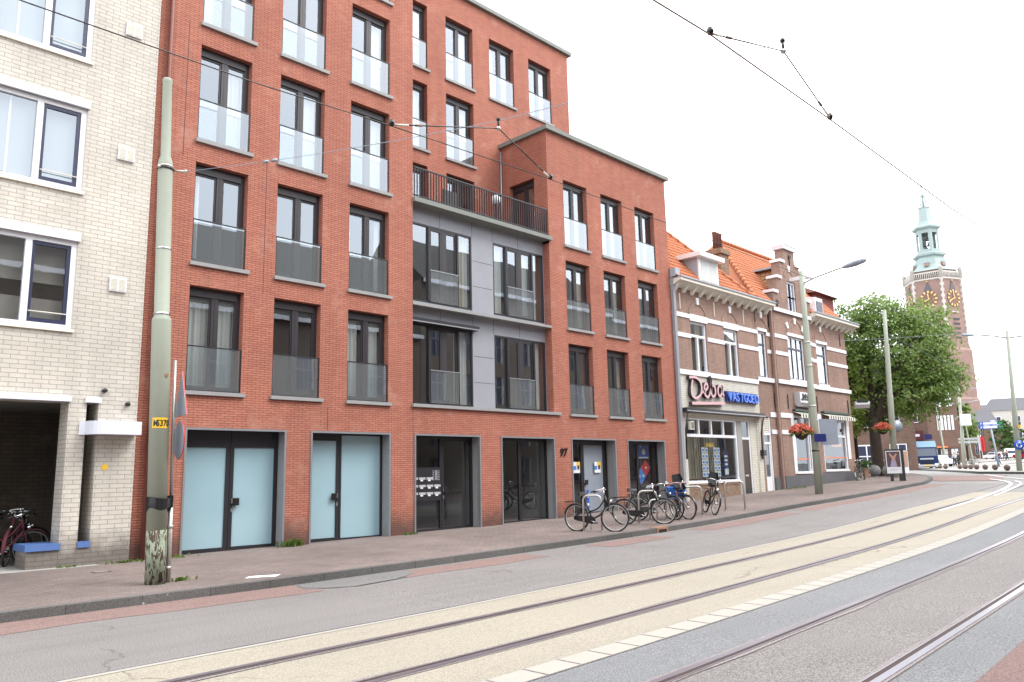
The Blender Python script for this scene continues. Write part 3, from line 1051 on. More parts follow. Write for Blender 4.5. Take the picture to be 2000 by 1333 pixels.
# terrace railing
b = B()
dm = M['dark_metal']
b.box(13.66, 19.54, FY + .0, FY + .05, 10.76, 10.8, dm)
b.box(13.66, 19.54, FY + .01, FY + .04, 9.9, 9.93, dm)
x = 13.7
while x < 19.5:
    b.box(x, x + .016, FY + .005, FY + .045, 9.82, 10.76, dm)
    x += .105
b.done('railing', RB)
b = Sp('downpipe', RB)
b.tube([(19.5, YB - .06, 9.8), (19.5, YB - .06, 13.6)], .035, M['trim_metal'])
b.tube([(6.5, FY - .03, .1), (6.5, FY - .03, 18.5)], .045, M['rust_pipe'])
b.done('downpipe', RB)

# ground floor openings: trims and glazing
def opening_trim(o):
    x0, x1, z0, z1 = o
    b = B()
    t = .045
    b.box(x0 - .002, x0 + t, FY - .02, FY + .1, z0, z1, M['trim_metal'])
    b.box(x1 - t, x1 + .002, FY - .02, FY + .1, z0, z1, M['trim_metal'])
    b.box(x0 + t, x1 - t, FY - .02, FY + .1, z1 - t, z1 + .002, M['trim_metal'])
    b.box(x0, x1, FY - .05, FY + .42, z0 - .14, z0 + .05 + (.05 if x0 < 8 else 0), M['stone'])
    return b.done('opening_trim', RB)
for o in (g1, g2, g3, g4, g5, g6):
    opening_trim(o)

def glazing(o, leaves, y=.36, frosted=False, top=.1, handle=None, solid=None, base=.1):
    """leaves: list of (x0, x1, frame width, name)"""
    x0, x1, z0, z1 = o
    z0 = z0 + base
    for (a, e, fw, nm, kind) in leaves:
        b = B()
        tp = top if nm == 'window' else top
        b.box(a, a + fw, FY + y, FY + y + .07, z0, z1 - tp, dm)
        b.box(e - fw, e, FY + y, FY + y + .07, z0, z1 - tp, dm)
        b.box(a + fw, e - fw, FY + y, FY + y + .07, z1 - tp - fw, z1 - tp, dm)
        b.box(a + fw, e - fw, FY + y, FY + y + .07, z0, z0 + fw * 1.1, dm)
        if top > .02:
            b.box(a, e, FY + y - .012, FY + y + .06, z1 - tp + .001, z1, dm)
        f = b.done(nm, RB)
        b = B()
        mt = {'f': M['frosted'], 'g': M['glass_shop'], 's': M['grey_panel']}[kind]
        b.face([(a + fw, FY + y + .035, z0 + fw), (e - fw, FY + y + .035, z0 + fw), (e - fw, FY + y + .035, z1 - tp - fw), (a + fw, FY + y + .035, z1 - tp - fw)], mt)
        b.done('pane', f)
        if nm == 'door':
            hx = a + .06 if handle == 'l' else e - .06
            b = B()
            b.box(hx - .02, hx + .02, FY + y - .03, FY + y, z0 + 1.08, z0 + 1.2, M['chrome'])
            b.box(hx - .02, hx + .02, FY + y - .02, FY + y, z0 + .88, z0 + .97, M['chrome'])
            sg = 1 if handle == 'l' else -1
            b.box(hx + sg * .03 - .0, hx + sg * .17, FY + y - .05, FY + y - .01, z0 + 1.03, z0 + 1.2, M['black']) if sg > 0 else b.box(hx - .17, hx - .03, FY + y - .05, FY + y - .01, z0 + 1.03, z0 + 1.2, M['black'])
            b.done('handle', f)
glazing(g1, [(7.28, 8.52, .09, 'door_leaf', 'f'), (8.53, 9.74, .09, 'door', 'f')], top=.33, handle='l')
glazing(g2, [(10.45, 11.5, .08, 'door', 'f')], top=.14, handle='r')
glazing(g2, [(11.51, 12.86, .055, 'window', 'f')], top=.02)
glazing(g3, [(13.7, 14.95, .05, 'window', 'g')], top=.05)
glazing(g3, [(14.96, 16.18, .08, 'door', 'g')], top=.1, handle='l')
glazing(g4, [(17.06, 18.22, .05, 'window', 'g'), (18.23, 19.52, .05, 'window', 'g')], top=.08)
glazing(g5, [(20.38, 21.33, .06, 'window', 'g')], top=.12)
glazing(g5, [(21.34, 22.6, .09, 'door', 's')], top=.12, handle='l')
glazing(g6, [(23.5, 24.6, .05, 'window', 'g'), (24.61, 25.89, .05, 'window', 'g')], top=.1)
# letterbox panel in the entrance
b = B()
b.box(13.78, 14.9, FY + .33, FY + .37, 1.05, 1.98, dm)
mb = b.done('mailbox_panel', RB)
for r, n in enumerate((4, 4, 3)):
    for k in range(n):
        b = B()
        x, z = 13.83 + k * .275, 1.22 + r * .21
        b.box(x, x + .235, FY + .318, FY + .33, z, z + .065, M['silver'])
        b.box(x + .05, x + .14, FY + .315, FY + .33, z - .045, z, M['paper'])
        b.done('mail_flap', mb)
b = B()
b.box(14.68, 14.78, FY + .318, FY + .33, 1.62, 1.9, M['trim_metal'])
for k in range(6):
    for s in (-.06, .15):
        b.box(14.68 + s - .01, 14.68 + s + .01, FY + .318, FY + .33, 1.62 + k * .05, 1.64 + k * .05, M['paper'])
b.done('intercom', mb)
# number plate digits
text_mesh('97', .36, .012, M['black'], 'house_number', RB, (19.75, FY - .02, 2.31), (PI / 2, 0, 0), bold=.008, shear=.15, local=False)
# ------------------------------------------------------------------ cream brick building on the near end
CB = thing('apartment_building', 'cream brick apartment building with white framed windows and a bicycle niche', 'building', (2, FY, 0))
bb = M['brick_beige']
b = B()
rows = [(4.83, 6.69), (7.78, 9.64), (10.73, 12.59)]
WX0, WX1 = 2.2, 4.86
ops = [(WX0, WX1, z0, z1, None, .12) for z0, z1 in rows] + [(-1.4, .4, z0, z1, None, .12) for z0, z1 in rows]
NX0, NX1 = .6, 4.91
ops += [(NX0, NX1, .0, 3.37, bb, .55), (5.24, 5.47, .47, 3.37, bb, .6)]
wall_sheet(b, 'y', FY, -6, 6.24, -.1, 16, ops, bb)
b.face([(6.24, FY, -.1), (6.24, 30, -.1), (6.24, 30, 16), (6.24, FY, 16)], bb)
b.face([(-6, FY, 16), (6.24, FY, 16), (6.24, 30, 16), (-6, 30, 16)], M['slate'])
b.box(4.36, 4.905, FY, FY + .75, -.1, .46, bb)
# niche interior
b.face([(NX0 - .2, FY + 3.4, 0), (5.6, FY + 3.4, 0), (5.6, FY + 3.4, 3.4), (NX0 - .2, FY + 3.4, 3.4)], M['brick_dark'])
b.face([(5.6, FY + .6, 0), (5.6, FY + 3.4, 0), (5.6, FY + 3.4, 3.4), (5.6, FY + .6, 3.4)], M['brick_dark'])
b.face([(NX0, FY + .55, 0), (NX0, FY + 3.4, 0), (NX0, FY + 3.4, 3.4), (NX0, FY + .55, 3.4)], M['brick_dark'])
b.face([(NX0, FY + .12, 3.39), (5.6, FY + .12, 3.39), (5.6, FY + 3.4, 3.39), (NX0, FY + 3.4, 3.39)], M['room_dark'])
b.box(2.0, 3.6, FY + 3.3, FY + 3.38, 0.1, 3.0, M['dark_metal'])
b.box(NX0, 5.6, FY - .25, FY + 3.4, .0, .125, M['concrete'])
b.done('wall', CB)
b = Sp('coping', CB)
b.box(4.32, 4.93, FY - .045, FY + .78, .46, .585, M['blue_stone'])
b.box(5.24, 5.47, FY - .03, FY + .2, .47, .585, M['blue_stone'])
b.done('coping', CB)
for z0, z1 in rows:
    b = B()
    b.box(WX0 - 1.0, WX1 + .03, FY - .07, FY + .02, z1 + .0, z1 + .17, M['offwhite'])
    b.done('lintel', CB)
b = B()
b.box(NX0 - .1, 4.94, FY - .07, FY + .02, 3.36, 3.48, M['offwhite'])
b.done('lintel', CB)
b = B()
b.box(5.2, 5.5, FY - .07, FY + .02, 3.36, 3.47, M['offwhite'])
b.done('lintel', CB)
def cream_window(z0, z1, first):
    b = B()
    w = M['white']
    x0, x1 = WX0, WX1
    y0, y1 = FY + .03, FY + .12
    b.box(x0, x0 + .09, y0, y1, z0, z1, w)
    b.box(x1 - .11, x1, y0, y1, z0, z1, w)
    b.box(x0 + .09, x1 - .11, y0, y1, z1 - .1, z1, w)
    b.box(x0 + .09, x1 - .11, y0, y1, z0, z0 + .09, w)
    for m_ in (3.0, 3.98):
        b.box(m_ - .06, m_ + .06, y0, y1, z0 + .09, z1 - .1, w)
    b.box(x0 - .02, x1 + .03, FY - .05, y0, z0 - .06, z0 + .0, M['cream_paint'])
    win = b.done('window', CB)
    for (a, e) in ((4.04, 4.75), (2.29, 2.94)):
        b = B()
        n = M['navy_sash']
        y2, y3 = FY + .05, FY + .11
        za, zb = z0 + .1, z1 - .11
        b.box(a, a + .06, y2, y3, za, zb, n)
        b.box(e - .07, e, y2, y3, za, zb, n)
        b.box(a + .06, e - .07, y2, y3, zb - .07, zb, n)
        b.box(a + .06, e - .07, y2, y3, za, za + .08, n)
        b.tube([(a + .01, FY + .0, za + .2), (e - .01, FY + .0, za + .2)], .012, M['cream_paint'], 6)
        b.done('sash', win)
    b = B()
    for (a, e) in ((2.35, 2.87), (3.06, 3.92), (4.1, 4.68)):
        b.face([(a, FY + .08, z0 + .09), (e, FY + .08, z0 + .09), (e, FY + .08, z1 - .1), (a, FY + .08, z1 - .1)], M['glass'])
    b.done('pane', win)
    b = B()
    if first:
        for (a, e) in ((3.0, 3.98), (4.06, 4.72)):
            b.box(a, e, FY + .3, FY + .31, z0 + .95, z1 - .05, M['room'])
            b.box(a, e, FY + .28, FY + .29, z0 + .1, z0 + .62, M['room'])
    else:
        b.box(3.05, 3.93, FY + .22, FY + .225, z0 + .05, z1 - .06, M['net'])
        b.box(4.06, 4.72, FY + .22, FY + .225, z0 + .05, z1 - .06, M['net'])
        b.box(3.46, 3.5, FY + .2, FY + .215, z0 + .05, z1 - .06, M['white'])
    b.done('blind', win)
for k, (z0, z1) in enumerate(rows):
    cream_window(z0, z1, k == 0)
b = B()
for z in (4.2, 7.2, 10.2, 13.2):
    b.box(-5.9, 6.1, FY + .3, 23, z, z + .25, M['room'])
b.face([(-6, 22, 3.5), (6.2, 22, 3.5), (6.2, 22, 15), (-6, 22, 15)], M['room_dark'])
b.done('interior', CB)
def vent(x, z):
    b = B()
    b.box(x, x + .34, FY - .05, FY, z, z + .3, M['white'])
    for k in range(9):
        for s in (0, .165):
            b.box(x + .02 + s, x + .155 + s, FY - .062, FY - .05, z + .025 + k * .029, z + .04 + k * .029, M['cream_paint'])
    return b.done('vent_grille', CB)
for z in (5.75, 8.7, 11.66):
    vent(5.51, z)
# white canopy band over the side entrance
b = B()
arc = [(5.12 + .2 * (1 - math.cos(t)), FY - .02 - .48 * math.sin(t)) for t in [PI / 2 * i / 6 for i in range(7)]]
arc = [(5.12, FY - .02)] + [(5.2 + .28 * (1 - math.cos(PI / 2 * i / 6)) , FY - .1 - .38 * math.sin(PI / 2 * i / 6)) for i in range(7)] + [(6.2, FY - .42), (6.22, FY - .02)]
b.prism([(x, y, 2.7) for x, y in arc], (0, 0, .27), M['offwhite'])
b.done('canopy', CB)
b = Sp('wall_fixture', CB)
for (x, z) in ((5.55, 3.62), (6.02, 3.36)):
    b.lathe([(.045, 0), (.05, .08), (.02, .1)], (x, FY, z), M['black'], 8, M=Matrix.Rotation(PI / 2, 4, 'X'))
b.done('wall_fixture', CB)
b = B()
star = []
for i in range(16):
    t = 2 * PI * i / 16
    r = .075 if i % 2 else .05
    star.append((5.66 + r * math.cos(t), FY - .008, 2.05 + r * math.sin(t)))
b.prism(star, (0, .01, 0), M['yellow'])
b.done('sticker', CB)

# ------------------------------------------------------------------ old houses
H1 = thing('town_house', 'old brown brick town house with a white glazed shop front and white dormer', 'house', (27, FY, .4))
H2 = thing('town_house', 'old brown brick corner house with a white capped stepped gable', 'house', (34, FY, .6))
bo = M['brick_old']
W1 = [(28.25, 29.5, 5.8, 7.95), (30.95, 32.15, 5.8, 7.95)]
b = B()
wall_sheet(b, 'y', FY, 26.9, 33.66, 5.78, 9.25, [(*o, None, .16) for o in W1], bo)
SW, SD = (27.45, 31.45, 1.24, 3.86), (31.93, 32.72, .62, 3.86)
wall_sheet(b, 'y', FY - .03, 26.9, 33.66, -.1, 5.78, [(27.4, 33.3, .3, 4.08, M['cream_paint'], .16)], M['brick_white'])
b.face([(33.66, FY, 0), (33.66, 28, 0), (33.66, 28, 9.3), (33.66, FY, 9.3)], bo)
b.face([(26.9, FY, 0), (26.9, 28, 0), (26.9, 28, 9.3), (26.9, FY, 9.3)], bo)
b.done('wall', H1)
b = B()
b.box(27.4, 31.5, FY + .0, FY + .2, .2, 1.14, M['brick_tan'])
b.done('stall_riser', H1)
b = Sp('stone_pier', H1)
b.box(27.4, 33.3, FY + .06, FY + .2, 3.86, 4.09, M['cream_paint'])
b.box(31.5, 31.92, FY - .0, FY + .25, .2, 3.86, M['concrete'])
b.box(32.73, 33.3, FY + .03, FY + .25, .2, 3.86, M['brick_white'])
b.done('stone_pier', H1)
b = B()
b.box(27.4, 31.5, FY - .02, FY + .2, 1.14, 1.22, M['brick_tan'])
b.box(27.4, 31.5, FY - .03, FY + .12, 1.22, 1.34, M['white'])
w = M['white']
b.box(27.42, 27.5, FY + .02, FY + .12, 1.34, 3.86, w)
b.box(31.4, 31.5, FY + .02, FY + .12, 1.34, 3.86, w)
b.box(27.5, 31.4, FY + .02, FY + .12, 3.1, 3.22, w)
b.box(27.5, 31.4, FY + .02, FY + .12, 3.8, 3.86, w)
for k in (1, 2, 3):
    x = 27.5 + k * .975
    b.box(x - .04, x + .04, FY + .02, FY + .12, 3.22, 3.8, w)
sw = b.done('shop_window', H1)
b = B()
b.face([(27.5, FY + .08, 1.34), (31.4, FY + .08, 1.34), (31.4, FY + .08, 3.8), (27.5, FY + .08, 3.8)], M['glass_shop'])
b.done('pane', sw)
b = B()
x0, x1 = 31.93, 32.72
b.box(x0, x0 + .05, FY + .05, FY + .14, .55, 3.86, w)
b.box(x1 - .09, x1, FY + .05, FY + .14, .55, 3.86, w)
b.box(x0 + .05, x1 - .09, FY + .05, FY + .14, 3.06, 3.16, w)
b.box(x0 + .05, x1 - .09, FY + .05, FY + .14, .55, .68, w)
dr = b.done('door_frame', H1)
b = B()
b.box(x0 + .05, x1 - .09, FY + .08, FY + .13, .68, 3.06, M['darkbrown'])
b.box(x0 + .22, x0 + .5, FY + .07, FY + .08, 1.45, 1.52, M['silver'])
b.box(x0 + .05, x1 - .09, FY + .065, FY + .08, .68, .95, M['dark_metal'])
b.done('door', dr)
b = B()
b.face([(x0 + .05, FY + .1, 3.16), (x1 - .09, FY + .1, 3.16), (x1 - .09, FY + .1, 3.84), (x0 + .05, FY + .1, 3.84)], M['glass_shop'])
b.done('pane', dr)
b = B()
b.box(27.0, 33.5, FY + 3.4, FY + 3.5, .2, 4.2, M['room'])
b.box(27.0, 33.5, FY + .25, FY + 3.4, 4.2, 4.3, M['room'])
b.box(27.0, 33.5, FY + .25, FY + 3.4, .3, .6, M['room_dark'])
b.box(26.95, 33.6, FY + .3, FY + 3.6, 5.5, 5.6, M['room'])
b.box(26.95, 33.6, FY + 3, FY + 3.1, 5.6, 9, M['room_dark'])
b.done('interior', H1)
# vertical lamellas in the shop
b = B()
for k in range(13):
    x = 27.55 + k * .1
    b.box(x, x + .085, FY + .7 + .02 * (k % 2), FY + .71 + .02 * (k % 2), 1.4, 3.2, M['curtain_cream'])
for k in range(23):
    x = 29.0 + k * .1
    if k not in (9, 10, 11):
        b.box(x, x + .085, FY + .9 + .02 * (k % 2), FY + .91 + .02 * (k % 2), 1.4, 3.2, M['curtain_cream'])
b.done('blind', H1)

def sash_window(par, o, transom=.72, bars=1, dark=False, y=.1, cur=True):
    x0, x1, z0, z1 = o
    b = B()
    w = M['white']
    y0, y1 = FY + y - .04, FY + y + .06
    if par is H2 and 35.5 < x0 < 39.4:
        y0 -= .13
        y1 -= .13
    ym = y0 + .05
    inner = M['navy_sash'] if dark else w
    b.box(x0, x0 + .07, y0, y1, z0, z1, w)
    b.box(x1 - .09, x1, y0, y1, z0, z1, w)
    b.box(x0 + .07, x1 - .09, y0, y1, z1 - .09, z1, w)
    b.box(x0 - .03, x1 + .03, y0 - .08, y1, z0 - .05, z0 + .05, w)
    zt = z0 + (z1 - z0) * transom
    b.box(x0 + .07, x1 - .09, y0 + .005, y1, zt - .05, zt + .05, inner)
    for k in range(bars):
        x = x0 + .07 + (x1 - x0 - .16) * (k + 1) / (bars + 1)
        b.box(x - .045, x + .045, y0 + .005, y1, z0 + .05, (zt - .05) if bars == 1 else (z1 - .09), w)
    if dark:
        n = bars + 1
        for k in range(n):
            a = x0 + .07 + (x1 - x0 - .16) * k / n
            e = x0 + .07 + (x1 - x0 - .16) * (k + 1) / n
            b.box(e - .06, e - .045, y0 + .02, y1, z0 + .05, z1 - .09, inner)
            b.box(a + .045, e - .06, y0 + .02, y1, z0 + .05, z0 + .12, inner)
    win = b.done('window', par)
    b = B()
    b.face([(x0 + .07, ym, z0 + .05), (x1 - .09, ym, z0 + .05), (x1 - .09, ym, z1 - .09), (x0 + .07, ym, z1 - .09)], M['glass'])
    b.done('pane', win)
    if cur:
        b = B()
        curtain(b, x0 + .05, x0 + (x1 - x0) * .4, ym + .2, z0 + .05, z1 - .05, M['curtain'], seed=int(x0))
        curtain(b, x0 + (x1 - x0) * .66, x1 - .08, ym + .2, z0 + .05, z1 - .05, M['curtain_cream'], seed=int(x0) + 1)
        b.done('curtain', win)
    return win
for o in W1:
    sash_window(H1, o)
def arch_trim(sp, cx, zb, r, yf, mat):
    b = B()
    """brick relieving arch standing proud of the wall"""
    n = 14
    for i in range(n):
        t0, t1 = PI * (.06 + .88 * i / n), PI * (.06 + .88 * (i + 1) / n)
        p = [(cx + rr * math.cos(t), yf, zb + rr * math.sin(t) * .95) for (rr, t) in ((r, t0), (r + .13, t0), (r + .13, t1), (r, t1))]
        b.prism(p, (0, .06, 0), mat)
    b.done(sp.name, sp.parent)
def keystone(b, cx, z, yf, rot=0):
    p = [(-.08, 0), (.08, 0), (.12, .3), (-.12, .3)]
    c, s = math.cos(rot), math.sin(rot)
    b.prism([(cx + x * c - y * s, yf, z + x * s + y * c) for x, y in p], (0, .07, 0), M['white'])
b = Sp('white_band', H1)
def band(b, z0, z1, xs, yf=FY):
    for a, e in xs:
        b.box(a, e, yf - .035, yf + .02, z0, z1, M['white'])
band(b, 8.03, 8.21, [(26.92, 28.22), (29.53, 30.92), (32.18, 33.66)])
band(b, 7.19, 7.37, [(26.92, 28.22), (29.53, 30.92), (32.18, 33.66)])
band(b, 7.95, 8.23, [(28.2, 29.55), (30.9, 32.2)], FY - .02)
band(b, 5.62, 5.82, [(26.92, 33.66)], FY - .06)
for cx in (28.87, 31.55):
    keystone(b, cx, 8.7, FY - .05)
b.done('white_bands', H1)
b = Sp('relieving_arch', H1)
for cx in (28.87, 31.55):
    arch_trim(b, cx, 8.12, .62, FY - .025, bo)
for x in (27.5, 30.2, 32.75):
    b.box(x - .015, x + .015, FY - .05, FY, 8.35, 9.0, M['cream_paint'])
b.done('relieving_arch', H1)
def cornice(par, x0, x1, z0, z1, yf, n):
    b = B()
    b.prism([(x0, yf + .1, z0), (x0, yf - .08, z0), (x0, yf - .38, z0 + .16), (x0, yf - .5, z0 + .18), (x0, yf - .5, z1), (x0, yf + .1, z1)], (x1 - x0, 0, 0), M['cream_paint'])
    b.box(x0 - .03, x1 + .03, yf - .55, yf - .4, z1 + .002, z1 + .06, M['lead'])
    for k in range(n):
        x = x0 + .2 + (x1 - x0 - .4) * k / (n - 1)
        b.prism([(x - .07, yf - .002, z0 - .2), (x - .07, yf - .08, z0 - .18), (x - .07, yf - .34, z0 + .12), (x - .07, yf - .34, z0 + .16), (x - .07, yf - .002, z0 + .16)], (.14, 0, 0), M['cream_paint'])
    return b.done('cornice', par)
cornice(H1, 26.95, 35.1, 9.25, 9.55, FY, 13)
# pantile roofs
RP = (9.6, 17.15, 14.05, 21.05)          # eave z, eave y, ridge z, ridge y
def slope_v():
    return Vector((0, RP[3] - RP[1], RP[2] - RP[0]))
b = B()
L = slope_v().length
# hipped roof of the shop house: cut by the hip line
def keep1(p):
    t = (p.y - RP[1]) / (RP[3] - RP[1])
    return p.x < 33.35 - 3.7 * t
tile_roof(b, (26.9, RP[1], RP[0]), (1, 0, 0), slope_v(), 27, int(L / .3), M['tile'], keep=keep1)
b.face([(26.9, RP[1], RP[0] - .04), (33.35, RP[1], RP[0] - .04), (29.65, RP[3], RP[2] - .04), (26.9, RP[3], RP[2] - .04)], M['tile'])
b.face([(33.35, RP[1], RP[0] - .04), (33.35, 25, RP[0] - .04), (29.65, RP[3], RP[2] - .04)], M['tile'])
for k in range(16):
    t = k / 16
    p = Vector((33.35 - 3.7 * t, RP[1] + (RP[3] - RP[1]) * t, RP[0] + (RP[2] - RP[0]) * t + .03))
    q = Vector((33.35 - 3.7 * (t + .066), RP[1] + (RP[3] - RP[1]) * (t + .066), RP[0] + (RP[2] - RP[0]) * (t + .066) + .03))
    b.tube([p, q], [.11, .09], M['tile'], 7)
b.done('roof', H1)
# dormer
DX0, DX1 = 28.88, 30.46
b = B()
dy = 17.3
b.box(DX0, DX1, dy, dy + .06, 9.6, 10.78, M['white'])
for k in range(2):
    x = DX0 + .16 + k * .68
    b.box(x + .03, x + .6, dy - .02, dy, 9.78, 10.68, M['curtain'])
b.prism([(DX0, dy + .06, 9.6), (DX0, dy + .06, 10.78), (DX0, dy + 1.2, 10.78)], (.05, 0, 0), M['lead'])
b.prism([(DX1 - .05, dy + .06, 9.6), (DX1 - .05, dy + .06, 10.78), (DX1 - .05, dy + 1.2, 10.78)], (.05, 0, 0), M['lead'])
b.box(DX0 - .25, DX1 + .2, dy - .25, dy + 1.5, 10.78, 10.98, M['white'])
b.prism([(DX0 - .06, dy + .02, 9.7), (DX0 - .06, dy + 1.0, 10.78), (DX0 - .06, dy + 1.12, 10.78), (DX0 - .06, dy + .14, 9.7)], (.05, 0, 0), M['white'])
b.done('dormer', H1)
# chimney
b = B()
cx, cy = 33.2, 18.8
b.box(cx - .38, cx + .35, cy - .35, cy + .4, 10.3, 11.95, M['brick_tan'])
b.box(cx - .46, cx + .43, cy - .43, cy + .48, 11.95, 12.1, M['brick_tan'])
b.box(cx - .42, cx + .39, cy - .39, cy + .44, 12.1, 12.22, M['brick_tan'])
ch = b.done('chimney', H1)
for dx in (-.22, .02, .25):
    b = B()
    b.lathe([(.12, 12.22), (.11, 12.98), (.13, 13.02), (.13, 13.1)], (cx + dx, cy, 0), M['tile_brown'], 8)
    b.done('chimney_pot', ch)
b = B()
b.box(26.9, 27.06, FY - .14, FY - .02, .5, 9.6, M['cladding'])
b.box(26.88, 27.2, FY - .3, FY - .03, 9.6, 9.95, M['lead'])
b.done('downpipe', H1)
# awning cassette with folding arms
b = B()
b.box(27.15, 33.62, FY - .3, FY - .03, 4.06, 4.24, M['dark_metal'])
b.box(27.15, 33.62, FY - .33, FY - .3, 4.1, 4.13, M['silver'])
for x in (27.32, 33.55):
    b.tube([(x, FY - .25, 4.06), (x - .06, FY - .12, 3.4), (x - .06, FY - .1, 2.2)], .035, M['black'], 6)
b.box(33.42, 33.7, FY - .2, FY - .03, 2.35, 2.6, M['black'])
b.done('awning', H1)
b = B()
b.box(27.58, 27.84, FY - .16, FY - .04, 3.38, 3.72, M['cream_paint'])
b.box(27.62, 27.8, FY - .17, FY - .16, 3.42, 3.68, M['room_dark'])
b.done('wall_lamp', H1)

# ---- shop lettering: script sign and blue capitals
SG = thing('shop_sign', 'pink script letters with underline on the white glazed brick, reading Deba', 'shop sign', (27.4, FY - .03, 4.5))
def stroke(b, pts, w, d, mat, side, y):
    """thick brush stroke as a box-section letter: bright face, dark returns"""
    P = [Vector((p[0], 0, p[1])) for p in pts]
    L = []
    for i, p in enumerate(P):
        dd = (P[min(i + 1, len(P) - 1)] - P[max(0, i - 1)]).normalized()
        n = Vector((-dd.z, 0, dd.x)) * w / 2
        L.append((p - n, p + n))
    def s(v, yy):
        return (v.x, yy, v.z)
    for i in range(len(L) - 1):
        (a, c), (e, f) = L[i], L[i + 1]
        b.face([s(a, y - d), s(e, y - d), s(f, y - d), s(c, y - d)], mat)
        b.face([s(a, y), s(e, y), s(e, y - d), s(a, y - d)], side)
        b.face([s(c, y), s(f, y), s(f, y - d), s(c, y - d)], side)
    for (a, c) in (L[0], L[-1]):
        b.face([s(a, y), s(c, y), s(c, y - d), s(a, y - d)], side)
def smooth(pts, n=5):
    out = []
    k = len(pts)
    for i in range(k - 1):
        p0, p1, p2, p3 = pts[max(0, i - 1)], pts[i], pts[i + 1], pts[min(k - 1, i + 2)]
        for j in range(n):
            t = j / n
            out.append(tuple(.5 * (2 * p1[q] + (p2[q] - p0[q]) * t + (2 * p0[q] - 5 * p1[q] + 4 * p2[q] - p3[q]) * t * t + (3 * p1[q] - p0[q] - 3 * p2[q] + p3[q]) * t ** 3) for q in (0, 1)))
    return out + [pts[-1]]
LT = {'D': [[(27.62, 5.5), (28.1, 5.52), (28.42, 5.38), (28.52, 5.1), (28.4, 4.82), (28.12, 4.68), (27.86, 4.7), (27.74, 4.85), (27.76, 5.1), (27.86, 5.4)]],
      'e': [[(28.5, 4.92), (28.75, 5.0), (28.98, 5.16), (28.95, 5.3), (28.82, 5.3), (28.72, 5.1), (28.76, 4.85), (28.95, 4.75), (29.1, 4.85)]],
      'b': [[(29.1, 4.85), (29.28, 5.2), (29.3, 5.62), (29.28, 5.2), (29.27, 4.9), (29.4, 4.8), (29.58, 4.92), (29.58, 5.15), (29.48, 5.28), (29.38, 5.22)]],
      'a': [[(30.12, 5.2), (30.0, 5.3), (29.86, 5.24), (29.8, 5.05), (29.86, 4.88), (30.0, 4.86), (30.12, 5.04), (30.17, 5.32), (30.17, 5.0), (30.28, 4.88)]]}
for nm, ss in LT.items():
    b = B()
    for q, p in enumerate(ss):
        stroke(b, smooth(p), .105, .15, M['pink'], M['letter_side'], FY - .05)
    b.done('letter', SG)
b = B()
stroke(b, [(27.72, 4.44), (30.3, 4.56)], .12, .15, M['pink'], M['letter_side'], FY - .05)
b.done('underline', SG)
SV = thing('shop_sign', 'blue capital letters on a dark navy board, reading VASTGOED', 'shop sign', (30.5, FY - .03, 4.6))
b = B()
b.prism([(30.55, FY - .05, 5.12), (30.62, FY - .05, 4.66), (33.35, FY - .05, 4.66), (33.35, FY - .05, 5.12)], (0, -.08, 0), M['navy'])
b.done('board', SV)
x = 30.68
for chh in 'VASTGOED':
    o = text_mesh(chh, .54, .035, M['letter_blue'], 'letter', SV, (x, FY - .17, 4.7), (PI / 2, 0, 0), bold=.006, local=False, sx=.9)
    x += .31 if chh in 'ST' else .345 if chh != 'E' else .3

# ---- property cards hanging in the shop window
for k, x in enumerate((29.0, 29.95)):
    t = thing('card_rack', ('hanging rack of blue and white property cards under a yellow strip', 'hanging rack of blue and white property cards nearer the shop door')[k], 'card display', (x, FY + .3, 1.5), group='property card racks in the shop window')
    b = B()
    for dx in (.1, .45):
        b.tube([(x + dx, FY + .31, 1.4), (x + dx, FY + .31, 3.1)], .006, M['silver'], 5)
    b.done('cable', t)
    for r in range(5):
        for c in range(2):
            b = B()
            xx, zz = x + c * .27, 1.48 + r * .25
            b.box(xx, xx + .23, FY + .295, FY + .3, zz, zz + .22, M['paper'])
            b.box(xx + .05, xx + .18, FY + .29, FY + .295, zz + .05, zz + .15, M['blue_lt'])
            b.done('card', t)
t = thing('banner', 'yellow strip banner hanging above the property cards', 'banner', (29.3, FY + .25, 2.75))
b = B()
b.box(29.3, 29.95, FY + .26, FY + .27, 2.72, 2.9, M['yellow'])
b.done('sheet', t)
t = thing('poster', 'dark blue poster standing in the corner of the estate shop window', 'poster', (30.9, FY + .3, 1.5))
b = B()
b.box(30.75, 31.15, FY + .3, FY + .31, 1.5, 2.55, M['navy'])
b.box(30.8, 31.1, FY + .29, FY + .3, 1.55, 1.8, M['paper'])
for k in range(3):
    b.box(30.82, 31.06, FY + .29, FY + .3, 1.95 + k * .17, 2.03 + k * .17, M['paper'])
b.done('sheet', t)
# ------------------------------------------------------------------ corner house with stepped gable
PY = FY - .13                     # projecting bay
GX0, GX1 = 35.5, 39.55
b = B()
D2 = (33.92, 34.68, .7, 4.15)
W3 = (34.05, 34.85, 5.95, 8.2)
wall_sheet(b, 'y', FY, 33.67, GX0, -.1, 9.4, [(*D2, None, .14), (*W3, None, .16)], bo)
W4 = (36.85, 38.62, 6.05, 8.25)
L1 = (36.75, 38.4, 1.55, 4.3)
wall_sheet(b, 'y', PY, GX0, GX1, -.1, 9.45, [(*W4, None, .16), (*L1, None, .16)], bo)
b.face([(GX0, FY, -.1), (GX0, PY, -.1), (GX0, PY, 9.45), (GX0, FY, 9.45)], bo)
b.face([(GX1, FY, -.1), (GX1, PY, -.1), (GX1, PY, 9.45), (GX1, FY, 9.45)], bo)
W5 = (40.36, 41.62, 6.05, 8.25)
L2 = (40.25, 43.2, 1.62, 4.25)
wall_sheet(b, 'y', FY, GX1, 44.2, -.1, 9.45, [(*W5, None, .16), (*L2, None, .16)], bo)
